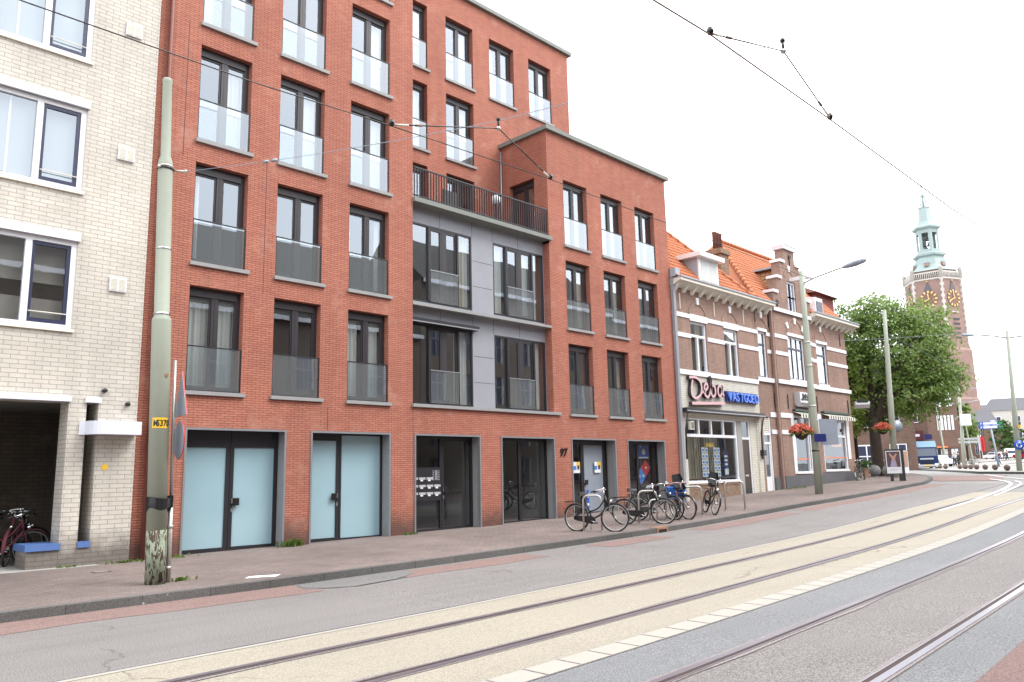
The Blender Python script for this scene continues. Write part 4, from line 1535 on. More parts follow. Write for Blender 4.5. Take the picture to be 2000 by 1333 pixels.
b.face([(44.2, FY, -.1), (44.2, 28, -.1), (44.2, 28, 9.45), (44.2, FY, 9.45)], bo)
# stepped gable, one thick wall with a window
gc = 37.72
GW = (37.27, 38.17, 9.6, 11.1)
steps = [(2.05, 9.45, 10.3), (1.55, 10.3, 11.1), (1.08, 11.1, 12.0), (.6, 12.0, 12.75)]
for (hw, z0, z1) in steps:
    ops = [(GW[0], GW[1], max(z0, GW[2]), min(z1, GW[3]), None, .16)] if z0 < GW[3] else []
    wall_sheet(b, 'y', PY, gc - hw, gc + hw, z0, z1, ops, bo)
    for sx in (-1, 1):
        b.face([(gc + sx * hw, PY, z0), (gc + sx * hw, PY + .45, z0), (gc + sx * hw, PY + .45, z1), (gc + sx * hw, PY, z1)], bo)
    b.face([(gc - hw, PY + .45, z0), (gc + hw, PY + .45, z0), (gc + hw, PY + .45, z1), (gc - hw, PY + .45, z1)], bo)
b.done('wall', H2)
b = Sp('step_coping', H2)
for (hw, z0, z1), nx in zip(steps, (1.55, 1.08, .6, 0)):
    if nx:
        for sx in (-1, 1):
            a, e = sorted((gc + sx * (hw + .07), gc + sx * (nx - .0)))
            b.box(a, e, PY - .07, PY + .5, z1 + .002, z1 + .14, M['white'])
b.done('step_coping', H2)
b = B()
pts = [(gc - .72, 12.76), (gc + .72, 12.76), (gc + .78, 12.95)] + [(gc + .74 * math.cos(t), 12.95 + .42 * math.sin(t)) for t in [PI * i / 10 for i in range(1, 10)]] + [(gc - .78, 12.95)]
b.prism([(x, PY - .1, z) for x, z in pts], (0, .62, 0), M['white'])
pts = [(gc + .6 * math.cos(t), 12.97 + .3 * math.sin(t)) for t in [PI * i / 10 for i in range(0, 11)]]
b.prism([(x, PY - .13, z) for x, z in pts], (0, .03, 0), M['cream_paint'])
b.done('pediment', H2)
b = B()
w = M['white']
x0, x1, z0, z1 = GW
b.box(x0, x0 + .07, PY + .05, PY + .15, z0, z1, w)
b.box(x1 - .09, x1, PY + .05, PY + .15, z0, z1, w)
b.box(x0 + .07, x1 - .09, PY + .05, PY + .15, z1 - .1, z1, w)
b.box(gc - .04, gc + .04, PY + .05, PY + .15, z0, z1 - .1, M['navy_sash'])
gw = b.done('window', H2)
b = B()
b.face([(x0, PY + .1, z0), (x1, PY + .1, z0), (x1, PY + .1, z1), (x0, PY + .1, z1)], M['glass'])
b.done('pane', gw)
b = B()
b.box(gc - .12, gc + .12, PY - 1.1, PY + .05, 11.12, 11.3, M['white'])
b.done('hoist_beam', H2)
for (x, z) in ((gc + .02, 12.3), (36.0, 9.7), (39.1, 9.9)):
    b = B()
    b.box(x - .025, x + .025, PY - .05, PY, z - .35, z + .25, M['black'])
    b.tube([(x + .12 * math.cos(t), PY - .04, z + .1 + .12 * math.sin(t)) for t in [2 * PI * i / 10 for i in range(10)]], .02, M['black'], 5, closed=True)
    b.done('wall_anchor', H2)
b = Sp('wall_anchor', H2)
for (x, z0, z1) in ((33.9, 8.6, 9.2), (35.2, 8.5, 9.1), (35.25, 4.6, 5.3), (36.35, 4.6, 5.3), (39.9, 4.6, 5.4), (43.8, 4.6, 5.4), (43.5, 8.4, 9.1)):
    yy = PY if GX0 < x < GX1 else FY
    b.box(x - .03, x + .03, yy - .04, yy, z0, z1, M['black'])
b.done('wall_anchor', H2)
sash_window(H2, W3, bars=0, dark=True)
sash_window(H2, W4, bars=2, dark=True)
sash_window(H2, W5, bars=0, dark=True)
b = Sp('white_band', H2)
band(b, 8.03, 8.21, [(33.68, 34.02), (34.88, GX0 - .002)])
band(b, 8.03, 8.21, [(GX0 - .03, 36.8), (38.66, GX1 + .03)], PY)
band(b, 8.03, 8.21, [(GX1 + .032, 40.33), (41.65, 44.23)])
band(b, 7.19, 7.37, [(33.68, 34.02), (34.88, GX0 - .002)])
band(b, 7.19, 7.37, [(GX0 - .03, 36.8), (38.66, GX1 + .03)], PY)
band(b, 7.19, 7.37, [(GX1 + .032, 40.33), (41.65, 44.23)])
band(b, 8.2, 8.34, [(34.0, 34.9)], FY - .02)
band(b, 8.25, 8.4, [(36.8, 38.66)], PY - .02)
band(b, 8.25, 8.4, [(40.31, 41.67)], FY - .02)
band(b, 5.78, 5.98, [(33.68, GX0 - .07)], FY - .06)
band(b, 5.78, 5.98, [(GX0 - .06, GX1 + .06)], PY - .06)
band(b, 5.78, 5.98, [(GX1 + .07, 44.26)], FY - .06)
band(b, 9.32, 9.5, [(33.66, GX0 - .05)], FY - .1)
band(b, 9.34, 9.52, [(GX0 - .04, GX1 + .04)], PY - .08)
band(b, 4.15, 4.38, [(34.72, GX0 - .002)])
band(b, 4.15, 4.38, [(GX0 - .03, 36.6), (38.5, GX1 + .03)], PY)
band(b, 3.36, 3.56, [(34.72, GX0 - .002)])
band(b, 3.36, 3.56, [(GX0 - .03, 36.6)], PY)
keystone(b, 34.45, 8.85, FY - .05)
keystone(b, 41.0, 8.9, FY - .05)
keystone(b, 37.73, 8.92, PY - .05)
keystone(b, 36.95, 8.62, PY - .05, .5)
keystone(b, 38.5, 8.62, PY - .05, -.5)
keystone(b, 37.55, 11.62, PY - .05)
b.box(36.5, 36.78, PY - .03, PY + .02, 1.5, 4.38, M['white'])
b.box(38.4, 38.62, PY - .03, PY + .02, 1.5, 4.5, M['white'])
b.box(39.7, 40.2, FY - .03, FY + .02, 3.5, 4.5, M['white'])
b.box(43.25, 43.6, FY - .03, FY + .02, 2.2, 4.3, M['white'])
b.done('white_bands', H2)
b = Sp('relieving_arch', H2)
arch_trim(b, 34.45, 8.3, .5, FY - .025, bo)
arch_trim(b, 41.0, 8.35, .66, FY - .025, bo)
arch_trim(b, 37.73, 8.3, .85, PY - .025, bo)
arch_trim(b, 37.55, 11.2, .46, PY - .025, bo)
b.done('relieving_arch', H2)
b = B()
b.box(34.7, GX0 - .002, FY - .06, FY, .3, 1.36, M['slate'])
b.box(GX0 - .06, GX1 + .06, PY - .06, PY, .3, 1.42, M['slate'])
b.box(GX1 + .062, 44.26, FY - .06, FY, .3, 1.52, M['slate'])
b.done('plinth', H2)
cornice(H2, 39.62, 45.2, 9.4, 9.72, FY, 9)
# doors and shop glazing
x0, x1, z0, z1 = D2
b = B()
b.box(x0, x0 + .08, FY + .03, FY + .13, z0, z1, w)
b.box(x1 - .1, x1, FY + .03, FY + .13, z0, z1, w)
b.box(x0 + .08, x1 - .1, FY + .03, FY + .13, 3.3, 3.42, w)
b.box(x0 + .08, x1 - .1, FY + .03, FY + .13, 2.88, 2.98, w)
for k in range(8):
    b.box(x0 + .08, x1 - .1, FY + .06, FY + .1, 3.44 + k * .085, 3.5 + k * .085, M['cream_paint'])
d2 = b.done('door_frame', H2)
b = B()
b.box(x0 + .08, x1 - .1, FY + .06, FY + .11, z0, 1.4, w)
b.box(x0 + .08, x0 + .14, FY + .06, FY + .11, 1.4, 2.88, w)
b.box(x1 - .2, x1 - .1, FY + .06, FY + .11, 1.4, 2.88, w)
b.done('door', d2)
b = B()
b.face([(x0 + .1, FY + .09, 1.4), (x1 - .12, FY + .09, 1.4), (x1 - .12, FY + .09, 3.3), (x0 + .1, FY + .09, 3.3)], M['glass_shop'])
b.done('pane', d2)
def shop_glazing(o, yf, tr, bars):
    x0, x1, z0, z1 = o
    b = B()
    b.box(x0, x0 + .1, yf + .02, yf + .14, z0, z1, w)
    b.box(x1 - .12, x1, yf + .02, yf + .14, z0, z1, w)
    b.box(x0 + .1, x1 - .12, yf + .02, yf + .14, z1 - .1, z1, w)
    b.box(x0 - .03, x1 + .03, yf - .05, yf + .14, z0 - .06, z0 + .06, w)
    b.box(x0 + .1, x1 - .12, yf + .02, yf + .14, tr - .06, tr + .06, w)
    for k in range(bars):
        x = x0 + (x1 - x0) * (k + 1) / (bars + 1)
        b.box(x - .05, x + .05, yf + .02, yf + .14, tr + .06, z1 - .1, w)
    win = b.done('shop_window', H2)
    b = B()
    b.face([(x0 + .1, yf + .09, z0), (x1 - .1, yf + .09, z0), (x1 - .1, yf + .09, z1), (x0 + .1, yf + .09, z1)], M['glass_shop'])
    b.done('pane', win)
    b = B()
    b.box(x0 + .1, x1 - .12, yf + .075, yf + .082, z0 + .62, z0 + .68, M['orange'])
    b.done('orange_stripe', win)
shop_glazing(L1, PY, 3.4, 1)
shop_glazing(L2, FY, 3.4, 2)
b = B()
b.box(33.75, 44.1, FY + 2.6, FY + 2.7, .5, 9.2, M['room'])
b.box(33.75, 44.1, FY + .3, FY + 2.6, 4.5, 4.6, M['room'])
b.box(33.75, 44.1, FY + .3, FY + 2.6, .7, .9, M['room_dark'])
b.box(36.9, 37.6, FY + .2, FY + .21, 2.3, 3.3, M['paper'])
b.box(37.0, 37.5, FY + .19, FY + .2, 2.42, 2.62, M['dark_metal'])
b.box(37.0, 37.45, FY + .19, FY + .2, 2.8, 3.1, M['trim_metal'])
b.box(41.6, 42.9, FY + .16, FY + .17, 2.85, 3.02, M['orange'])
b.box(41.3, 42.9, FY + 1, FY + 1.6, 1.5, 2.3, M['car_dark'])
b.done('interior', H2)
# striped awnings
def striped_awning(par, x0, x1, yf, z):
    b = B()
    n = max(6, int((x1 - x0) / .14))
    for k in range(n):
        a = x0 + (x1 - x0) * k / n
        e = x0 + (x1 - x0) * (k + 1) / n
        m_ = M['green_dk'] if k % 2 else M['cream_paint']
        b.prism([(a, yf - .02, z), (a, yf - .42, z - .16), (a, yf - .42, z - .34), (a, yf - .40, z - .34), (a, yf - .40, z - .18), (a, yf - .02, z - .03)], (e - a, 0, 0), m_)
    b.box(x0 - .03, x1 + .03, yf - .16, yf - .0, z + .002, z + .1, M['green_dk'])
    return b.done('awning', par)
striped_awning(H2, 36.8, 38.55, PY, 4.5)
striped_awning(H2, 40.3, 43.6, FY, 4.55)
# roofs of the corner house
b = B()
tile_roof(b, (33.45, RP[1], RP[0]), (1, 0, 0), slope_v(), 44, int(L / .3), M['tile'], keep=lambda p: not (35.35 < p.x < 39.7 and p.y < PY + .5) and p.x > 33.45 + 3.8 * (p.y - RP[1]) / (RP[3] - RP[1]))
zc = RP[0] - .04 + (RP[2] - RP[0]) * (PY + .44 - RP[1]) / (RP[3] - RP[1])
xc = 33.45 + 3.8 * (PY + .44 - RP[1]) / (RP[3] - RP[1])
b.face([(33.45, RP[1], RP[0] - .04), (35.4, RP[1], RP[0] - .04), (35.4, PY + .44, zc), (xc, PY + .44, zc)], M['tile'])
b.face([(39.7, RP[1], RP[0] - .04), (44.2, RP[1], RP[0] - .04), (44.2, PY + .44, zc), (39.7, PY + .44, zc)], M['tile'])
b.face([(xc, PY + .44, zc), (44.2, PY + .44, zc), (44.2, RP[3], RP[2] - .04), (37.25, RP[3], RP[2] - .04)], M['tile'])
b.face([(33.45, 25, RP[0] - .04), (44.2, 25, RP[0] - .04), (44.2, RP[3], RP[2] - .04), (37.25, RP[3], RP[2] - .04)], M['tile'])
b.face([(33.45, RP[1], RP[0] - .04), (33.45, 25, RP[0] - .04), (37.25, RP[3], RP[2] - .04)], M['tile'])
for k in range(17):
    t = k / 17
    p = Vector((33.42 + 3.8 * t, RP[1] + (RP[3] - RP[1]) * t, RP[0] + (RP[2] - RP[0]) * t + .05))
    q = Vector((33.42 + 3.8 * (t + .062), RP[1] + (RP[3] - RP[1]) * (t + .062), RP[0] + (RP[2] - RP[0]) * (t + .062) + .05))
    b.tube([p, q], [.13, .10], M['tile'], 7)
x = 37.2
while x < 44:
    b.tube([(x, RP[3], RP[2] + .03), (x + .36, RP[3], RP[2] + .03)], [.13, .11], M['tile'], 7)
    x += .33
b.done('roof', H2)
# cross roof behind the gable, left slope visible
b = B()
g0 = Vector((gc - 1.75, PY + .45, 9.7))
ridge_z, hw = 11.95, 1.75
dv = Vector((1.75, 0, ridge_z - 9.7))
tile_roof(b, (gc - 1.75, 20.0, 9.72), (0, -1, 0), dv, 9, int(dv.length / .3), M['tile_old'])
b.face([(gc - 1.75, PY + .45, 9.68), (gc - 1.75, 21, 9.68), (gc, 21, ridge_z), (gc, PY + .45, ridge_z)], M['tile_old'])
b.face([(gc + 1.75, PY + .45, 9.68), (gc + 1.75, 21, 9.68), (gc, 21, ridge_z), (gc, PY + .45, ridge_z)], M['tile_old'])
b.box(gc - .3, gc + .2, PY + .45, 20.0, ridge_z + .0, ridge_z + .1, M['lead'])
b.prism([(gc - 1.95, PY + .44, 9.6), (gc - 1.8, PY + .44, 9.9), (gc - 1.8, 20.0, 11.9), (gc - 1.95, 20.0, 11.7)], (.06, 0, 0), M['lead'])
b.done('cross_roof', H2)
b = B()
b.prism([(40.3, 17.3, 9.75), (40.3, 17.3, 10.7), (40.3, 18.4, 10.9)], (.9, 0, 0), M['white'])
b.box(40.4, 41.1, 17.27, 17.3, 9.85, 10.5, M['navy_sash'])
b.done('dormer', H2)
b = B()
for dy in (-.42,):
    b.box(GX0 - .25, GX0 - .1, FY - .16, FY - .03, .6, 9.3, M['brick_old'])
b.done('downpipe', H2)

# white light box sign and swinging sign on the corner house
def light_box(loc, wd, ht, label, rz=0):
    t = thing('light_box_sign', label, 'shop sign', loc, rz)
    b = B()
    b.prism([(-wd / 2, -.28, .1), (-wd / 2, -.28, ht), (-wd / 2, 0, ht), (-wd / 2, 0, 0), (-wd / 2, -.12, -.08)], (wd, 0, 0), M['silver'])
    b.box(-wd / 2 + .03, wd / 2 - .03, -.3, -.28, .12, ht - .03, M['white'])
    b.done('case', t, local=True)
    b = B()
    b.box(-wd / 2 + .1, wd / 2 - .1, -.312, -.302, .22, .3, M['green_dk'])
    b.done('stripe', t, local=True)
    text_mesh('JMW', ht * .62, .01, M['letter_side'], 'lettering', t, (-wd * .36, -.305, .28), (PI / 2, 0, 0), bold=.012, sx=1.05)
    return t
light_box((37.85, PY, 4.82), 1.55, .62, 'white light box with JMW lettering on the stepped gable front')
t = light_box((44.75, FY - .35, 5.05), .8, .3, 'small white JMW box sign sticking out past the house corner', R(-50))

# domino tile sign and posters inside the last ground floor window
t = thing('window_sign', 'blue and red tilted tile sign hanging behind the last dark window', 'shop sign', (25.2, FY + .3, 1.6))
b = B()
b.box(24.7, 25.55, FY + .55, FY + .57, 2.25, 2.72, M['blue'])
b.box(24.7, 25.55, FY + .545, FY + .55, 2.25, 2.3, M['paper'])
b.lathe([(.12, 0), (.12, .012)], (25.25, FY + .55, 2.5), M['paper'], 14, M=Matrix.Rotation(PI / 2, 4, 'X'))
b.done('banner', t)
def diamond(cx, cz, s, mat, nm, dots):
    b = B()
    c, q = math.cos(.8), math.sin(.8)
    def rot(x, z):
        return (cx + x * c - z * q, FY + .5, cz + x * q + z * c)
    b.prism([rot(-s, -s), rot(s, -s), rot(s, s), rot(-s, s)], (0, .02, 0), mat)
    for (dx, dz) in dots:
        p = rot(dx * s, dz * s)
        b.lathe([(.055, 0), (.055, .01)], (p[0], p[1] - .0, p[2]), M['paper'], 10, M=Matrix.Rotation(PI / 2, 4, 'X'))
    b.done(nm, t)
diamond(25.28, 1.88, .22, M['red'], 'red_half', [(0, 0)])
diamond(24.96, 1.57, .22, M['blue_lt'], 'blue_half', [(-.4, .4), (.4, -.4)])
for k, x in enumerate((20.98, 22.12)):
    t = thing('poster', ('white and yellow poster in the fixed pane beside the grey shop door', 'white and yellow poster taped on the grey shop door')[k], 'poster', (x, FY + .3, 1.7))
    b = B()
    b.box(x - .14, x + .2, FY + .34, FY + .345, 1.74, 2.12, M['paper'])
    b.box(x + .03, x + .2, FY + .334, FY + .34, 1.93, 2.12, M['yellow'])
    b.box(x + .06, x + .16, FY + .33, FY + .334, 1.86, 2.0, M['darkbrown'])
    b.box(x - .14, x + .0, FY + .334, FY + .34, 1.85, 1.98, M['blue_lt'])
    b.done('sheet', t)
t = thing('poster', 'small blue and white poster low on the grey shop door', 'poster', (21.6, FY + .3, .5))
b = B()
b.box(21.5, 21.62, FY + .34, FY + .345, .5, 1.15, M['blue'])
b.box(21.52, 21.6, FY + .335, FY + .34, .62, .7, M['paper'])
b.box(21.52, 21.6, FY + .335, FY + .34, .9, 1.05, M['paper'])
b.done('sheet', t)
t = thing('roll_banner', 'tall green banner standing inside the last dark window', 'banner', (23.8, FY + .8, .5))
b = B()
b.box(23.6, 24.15, FY + .8, FY + .82, 1.3, 2.2, plain('lime', (.2, .35, .03, 1), .6))
b.done('sheet', t)
# round lamp and chairs on the terrace
t = thing('terrace_lamp', 'white dome lamp behind the terrace railing', 'lamp', (17.9, YB - 1.4, 9.82))
b = B()
b.tube([(17.9, YB - 1.4, 9.82), (17.9, YB - 1.4, 10.85)], .03, M['dark_metal'])
b.done('stand', t)
b = B()
b.ball((17.9, YB - 1.4, 11.0), .17, M['white'], 14)
b.done('shade', t)
t = thing('terrace_chair', 'black folding chair behind the terrace railing', 'chair', (16.2, YB - 1.2, 9.82))
b = B()
b.box(15.9, 16.5, YB - 1.5, YB - 1.0, 10.25, 10.29, M['black'])
b.done('seat', t)
b = B()
b.box(15.9, 16.5, YB - 1.0, YB - .96, 10.3, 11.0, M['black'])
b.done('backrest', t)
for (x, y) in ((15.93, -1.47), (16.47, -1.47), (15.93, -1.0), (16.47, -1.0)):
    b = B()
    b.tube([(x, YB + y, 9.82), (x, YB + y, 10.25)], .018, M['black'], 6)
    b.done('leg', t)

# brown tiled turret house behind
T = thing('rear_house', 'dark red tile hung house with brown hipped roof behind the corner house', 'house', (44.3, 20.7, 1), 0)
b = B()
b.box(-1.3, 1.3, -2.2, 3, -.2, 10.55, plain('dark_red_tile_hanging', (.22, .05, .04, 1), .7, var=.15, scale=3, fine=14, bump=.3))
b.done('wall', T, local=True)
b = B()
e, zz = 1.6, 10.55
b.mesh([(-e, -2.5, zz), (e, -2.5, zz), (e, 3.3, zz), (-e, 3.3, zz), (-.9, -.4, 11.6), (.7, -.4, 11.6)], [(0, 1, 5, 4), (1, 2, 5), (2, 3, 4, 5), (3, 0, 4), (0, 3, 2, 1)], M['tile_brown'])
b.done('roof', T, local=True)

# ------------------------------------------------------------------ poles
def stepped_pole(name, label, base, top, H, radii, group='sage green tram poles along the street', cat='tram pole', seams=()):
    """radii: list of (z, r)"""
    t = thing(name, label, cat, base, 0, group)
    lean = Vector(top) - Vector((base[0], base[1], base[2]))
    b = B()
    prof = []
    def P(z):
        k = (z - base[2]) / (top[2] - base[2])
        return Vector(base) + lean * k
    pts, rs = [], []
    for z, r in radii:
        pts.append(P(z))
        rs.append(r)
    b.tube(pts, rs, M['pole_green'], 20)
    t['_'] = 0
    del t['_']
    o = b.done('shaft', t)
    return t, P
def ring(b, p, r, mat, h=.04):
    b.lathe([(r, -h / 2), (r, h / 2)], p, mat, 18)

p1t, P1 = stepped_pole('tram_pole', 'sage green tram pole with black tape and peeling foot, by the cream building', (5.15, 13.24, .12), (4.93, 13.32, 8.73), 8.6,
                       [(.95, .152), (4.38, .152), (4.42, .150), (4.46, .122), (7.12, .12), (7.18, .117), (7.3, .082), (8.66, .078), (8.7, .086), (8.73, .07)])
b = B()
b.tube([P1(.12), P1(.96)], [.158, .155], M['peel'], 24)
b.done('painted_foot', p1t)
b = Sp('clamp', p1t)
for z, r, m_ in ((7.06, .135, 'black'), (5.63, .126, 'chrome'), (4.5, .128, 'chrome'), (7.1, .128, 'steel')):
    ring(b, P1(z), r, M[m_], .035)
q = P1(7.06)
b.tube([q + Vector((.12, -.03, 0)), q + Vector((.3, -.12, .0))], .018, M['steel'], 6)
b.ball(q + Vector((.3, -.12, 0)), .035, M['steel'], 8)
b.ball(q + Vector((-.13, -.06, 0)), .03, M['steel'], 8)
b.done('clamp', p1t)
b = B()
vs, fs = [], []
p = P1(2.67)
n = 12
for i in range(n + 1):
    a = R(-152 + 92 * i / n)
    for z in (-.085, .085):
        vs.append(p + Vector((.157 * math.cos(a), .157 * math.sin(a), z)))
    if i:
        fs.append((2 * i - 2, 2 * i, 2 * i + 1, 2 * i - 1))
b.mesh(vs, fs, M['yellow'])
pl = b.done('number_plate', p1t)
for i, chh in enumerate('M5370'):
    a = R(-148 + 19 * i)
    pos = p + Vector((.1605 * math.cos(a + .05), .1605 * math.sin(a + .05), -.052))
    text_mesh(chh, .145, .001, M['black'], 'lettering', pl, pos, (PI / 2, 0, a + PI / 2 + .12), bold=.003, local=False, sx=.72)
b = B()
vs, fs = [], []
p = P1(1.37)
for i in range(25):
    a = 2 * PI * i / 24
    r = .164
    lo = -.10 - .03 * math.sin(a * 3) - .03 * math.sin(a)
    hi = .10 + .02 * math.sin(a * 2 + 1)
    c = p + Vector((.045 * max(0, math.cos(a + .1)), 0, 0))
    vs += [c + Vector((r * math.cos(a), r * math.sin(a), lo)), c + Vector((r * 1.01 * math.cos(a), r * 1.01 * math.sin(a), 0)), c + Vector((r * math.cos(a), r * math.sin(a), hi))]
    if i:
        k = 3 * i
        fs += [(k - 3, k, k + 1, k - 2), (k - 2, k + 1, k + 2, k - 1)]
b.mesh(vs, fs, M['black'])
b.box(p.x + .1, p.x + .235, p.y - .06, p.y + .02, p.z - .06, p.z + .13, M['black'])
b.done('tape', p1t)
b = B()
p = P1(3.45)
b.box(p.x + .02, p.x + .07, p.y - .162, p.y - .15, p.z - .02, p.z + .03, M['carrot'])
b.done('sticker', p1t)

# traffic sign post seen edge-on from behind
TS = thing('traffic_sign', 'traffic sign post with triangular and round sign seen edge on, strapped to the pole', 'traffic sign', (5.37, 13.27, .12))
b = B()
b.tube([(5.36, 13.27, .12), (5.345, 13.27, 1.4)], .04, M['steel'], 10)
b.tube([(5.345, 13.27, 1.4), (5.30, 13.28, 3.74)], .028, M['steel'], 10)
for z in (1.0, .35):
    ring(b, (5.35, 13.27, z), .05, M['steel'], .05)
b.done('post', TS)
# signs face along the street (-X side shows the back), slight turn so the face rim shows
def sign_frame(z, yaw):
    return Matrix.Translation((5.36, 13.25, z)) @ Matrix.Rotation(yaw, 4, 'Z')
for nm, z, kind in (('triangle_plate', 3.15, 3), ('round_plate', 2.4, 0)):
    yaw = R(-8)
    Mx = sign_frame(z, yaw)
    b = B()
    if kind == 3:
        pts = [(-.40, -.35), (.40, -.35), (0, .40)]
    else:
        pts = [(.31 * math.cos(2 * PI * i / 28), .31 * math.sin(2 * PI * i / 28)) for i in range(28)]
    a = [Mx @ Vector((.05, y + (.0), zz)) for y, zz in pts]
    v = Mx.to_3x3() @ Vector((.012, 0, 0))
    b.prism(a, v, M['grey_panel'])
    o = b.done(nm, TS)
    b = B()
    a2 = [Mx @ Vector((.067, y, zz)) for y, zz in pts]
    b.tube([Mx @ Vector((.062, y, zz)) for y, zz in pts], .009, M['red'], 6, closed=True, smooth=False)
    a3 = [Mx @ Vector((.063, y * .84, zz * .84)) for y, zz in pts]
    b.prism(a3, Mx.to_3x3() @ Vector((.003, 0, 0)), M['white'])
    b.done('rim', o)

p2t, P2 = stepped_pole('tram_pole', 'sage green tram pole with street lamp arm, hanging flower basket and grey sign back', (32.16, 14.34, gz(32.16) + .12), (32.18, 14.3, 10.11), 9,
                       [(gz(32.16) + .12, .155), (5.1, .15), (5.16, .13), (7.95, .125), (8.0, .11), (10.11, .10)])
b = B()
A = [P2(9.55), P2(9.55) + Vector((-.15, -.6, .12)), P2(9.55) + Vector((-.45, -1.7, .22)), P2(9.55) + Vector((-.55, -2.1, .24))]
b.tube(A, .035, M['pole_green'], 8)
la = b.done('lamp_arm', p2t)
b = B()
e0 = A[-1]
dr_ = Vector((-.25, -1, .06)).normalized()
b.tube([e0 - dr_ * .1, e0 + dr_ * .1, e0 + dr_ * .45, e0 + dr_ * .85, e0 + dr_ * .95], [.06, .1, .13, .1, .04], M['grey_panel'], 10)
b.done('lamp_head', la)
b = Sp('clamp', p2t)
for z in (4.3, 2.45, 7.0, 6.0):
    ring(b, P2(z), .165 if z < 5 else .14, M['black'] if z < 3 else M['steel'], .06)
b.done('clamp', p2t)
b = B()
p = P2(3.2)
Mx = Matrix.Translation((p.x + .16, p.y - .14, p.z)) @ Matrix.Rotation(R(-42), 4, 'Z')
b.box(.02, .78, -.02, .01, -.52, .55, M['grey_panel'], Mx)
b.done('sign_back', p2t)
b = B()
p = P2(2.9)
Mx = Matrix.Translation((p.x - .4, p.y - .16, p.z)) @ Matrix.Rotation(R(-40), 4, 'Z')
b.box(.0, .5, -.02, .01, -.1, .22, M['navy'], Mx)
b.done('arrow_sign', p2t)

def basket(P, z, dx, dy, label, parent_note=None):
    c = P(z) + Vector((dx, dy, 0))
    t = thing('flower_basket', label, 'flower basket', c, 0, 'flower baskets hung on the poles')
    b = B()
    b.lathe([(.05, -.32), (.22, -.22), (.32, -.02), (.33, 0)], c, M['soil'], 14)
    b.done('bowl', t)
    rnd = random.Random(int(z * 100 + c.x))
    for nm, mt, n, rr, zz in (('foliage', 'leaf', 260, .44, .05), ('blossoms', 'flower', 420, .5, .16)):
        b = B()
        for i in range(n):
            a, ra = rnd.random() * 2 * PI, rr * math.sqrt(rnd.random())
            h = zz + (.2 * (1 - (ra / rr) ** 2)) * rnd.random() - .16 * (ra / rr) ** 3 + rnd.uniform(-.06, .06)
            q = c + Vector((ra * math.cos(a), ra * math.sin(a), h))
            u = Vector((rnd.gauss(0, 1), rnd.gauss(0, 1), rnd.gauss(0, 1))).normalized() * .045
            v = u.orthogonal().normalized() * .045
            b.face([q - u - v, q + u - v, q + u + v, q - u + v], M[mt])
        b.done(nm, t)
    b = B()
    b.tube([c + Vector((0, 0, .0)), P(z + .1)], .02, M['black'], 6)
    b.done('bracket', t)
basket(P2, 3.22, -.52, .32, 'red and pink flower basket on the lamp arm pole by the corner house')

p3t, P3 = stepped_pole('tram_pole', 'tall sage green tram pole in front of the big chestnut tree, above the advertising panel', (46.77, 16.41, gz(46.8) + .12), (46.95, 16.15, 10.7), 9,
                       [(gz(46.8) + .12, .165), (5.75, .16), (5.82, .14), (8.7, .135), (8.76, .11), (10.7, .1)])
basket(P3, 3.85, -.55, .33, 'red flower basket on the pole above the advertising panel')
b = B()
p = P3(4.0)
b.lathe([(.33, 0), (.33, .02)], (p.x + .22, p.y - .18, p.z), M['grey_panel'], 20, M=Matrix.Rotation(R(-45), 4, 'Z') @ Matrix.Rotation(PI / 2, 4, 'X'))
b.box(p.x - .5, p.x - .1, p.y + .1, p.y + .2, p.z + .35, p.z + .39, M['pole_green'])
b.done('sign_back', p3t)
z4 = gz(78.5) + .12
p4t, P4 = stepped_pole('tram_pole', 'tram pole with a white box and several wire arms beside the plaza bollards', (78.5, 21.6, z4), (78.57, 21.33, 8.9), 8,
                       [(z4, .16), (4.9, .15), (4.95, .13), (8.9, .11)])
b = B()
p = P4(5.75)
b.box(p.x - .55, p.x + .2, p.y - .75, p.y - .1, p.z - .5, p.z + .5, M['white'])
b.done('junction_box', p4t)
b = Sp('wire_arm', p4t)
for (z, dx, dy, dz) in ((7.2, -2.6, 1.9, .2), (7.2, 2.5, -1.6, .5), (8.6, 1.6, -1.2, .0), (8.6, -1.2, 1.0, 0), (3.4, .1, -.5, .3)):
    b.tube([P4(z), P4(z) + Vector((dx, dy, dz))], .03, M['grey_panel'], 6)
b.done('wire_arm', p4t)
z5 = gz(56.96) + .12
p5t, P5 = stepped_pole('tram_pole', 'tram pole with twin lamp arms and round blue sign at the frame edge', (56.96, 12.62, z5), (57.02, 12.34, 10.1), 9,
                       [(z5, .16), (5.2, .155), (5.3, .13), (10.1, .09)])
b = B()
p = P5(9.62)
# twin arms lie across the view: right = (.82,-.57)
for s in (-1, 1):
    d = Vector((.80, -.60, 0)) * s
    b.tube([p, p + d * .9 + Vector((0, 0, .12)), p + d * 2.1 + Vector((0, 0, .2)), p + d * 2.3 + Vector((0, 0, .2))], .05, M['pole_green'], 6)
la = b.done('lamp_arm', p5t)
b = Sp('lamp_head', la)
for s in (-1, 1):
    d = Vector((.80, -.60, 0)) * s
    q = p + d * 2.3 + Vector((0, 0, .19))
    b.tube([q - d * .05, q + d * .3, q + d * .8, q + d * .9], [.05, .09, .08, .03], M['grey_panel'], 8)
b.done('lamp_head', la)
b = B()
p = P5(2.9)
vd = Vector((.76, .57, 0)).normalized()
Mx = Matrix.Translation(p + Vector((-.17, -.12, 0))) @ Matrix.Rotation(R(-50), 4, 'Z') @ Matrix.Rotation(PI / 2, 4, 'X')
b.lathe([(.30, 0), (.30, .015)], (0, 0, 0), M['blue'], 24, M=Mx)
o = b.done('blue_sign', p5t)
b = B()
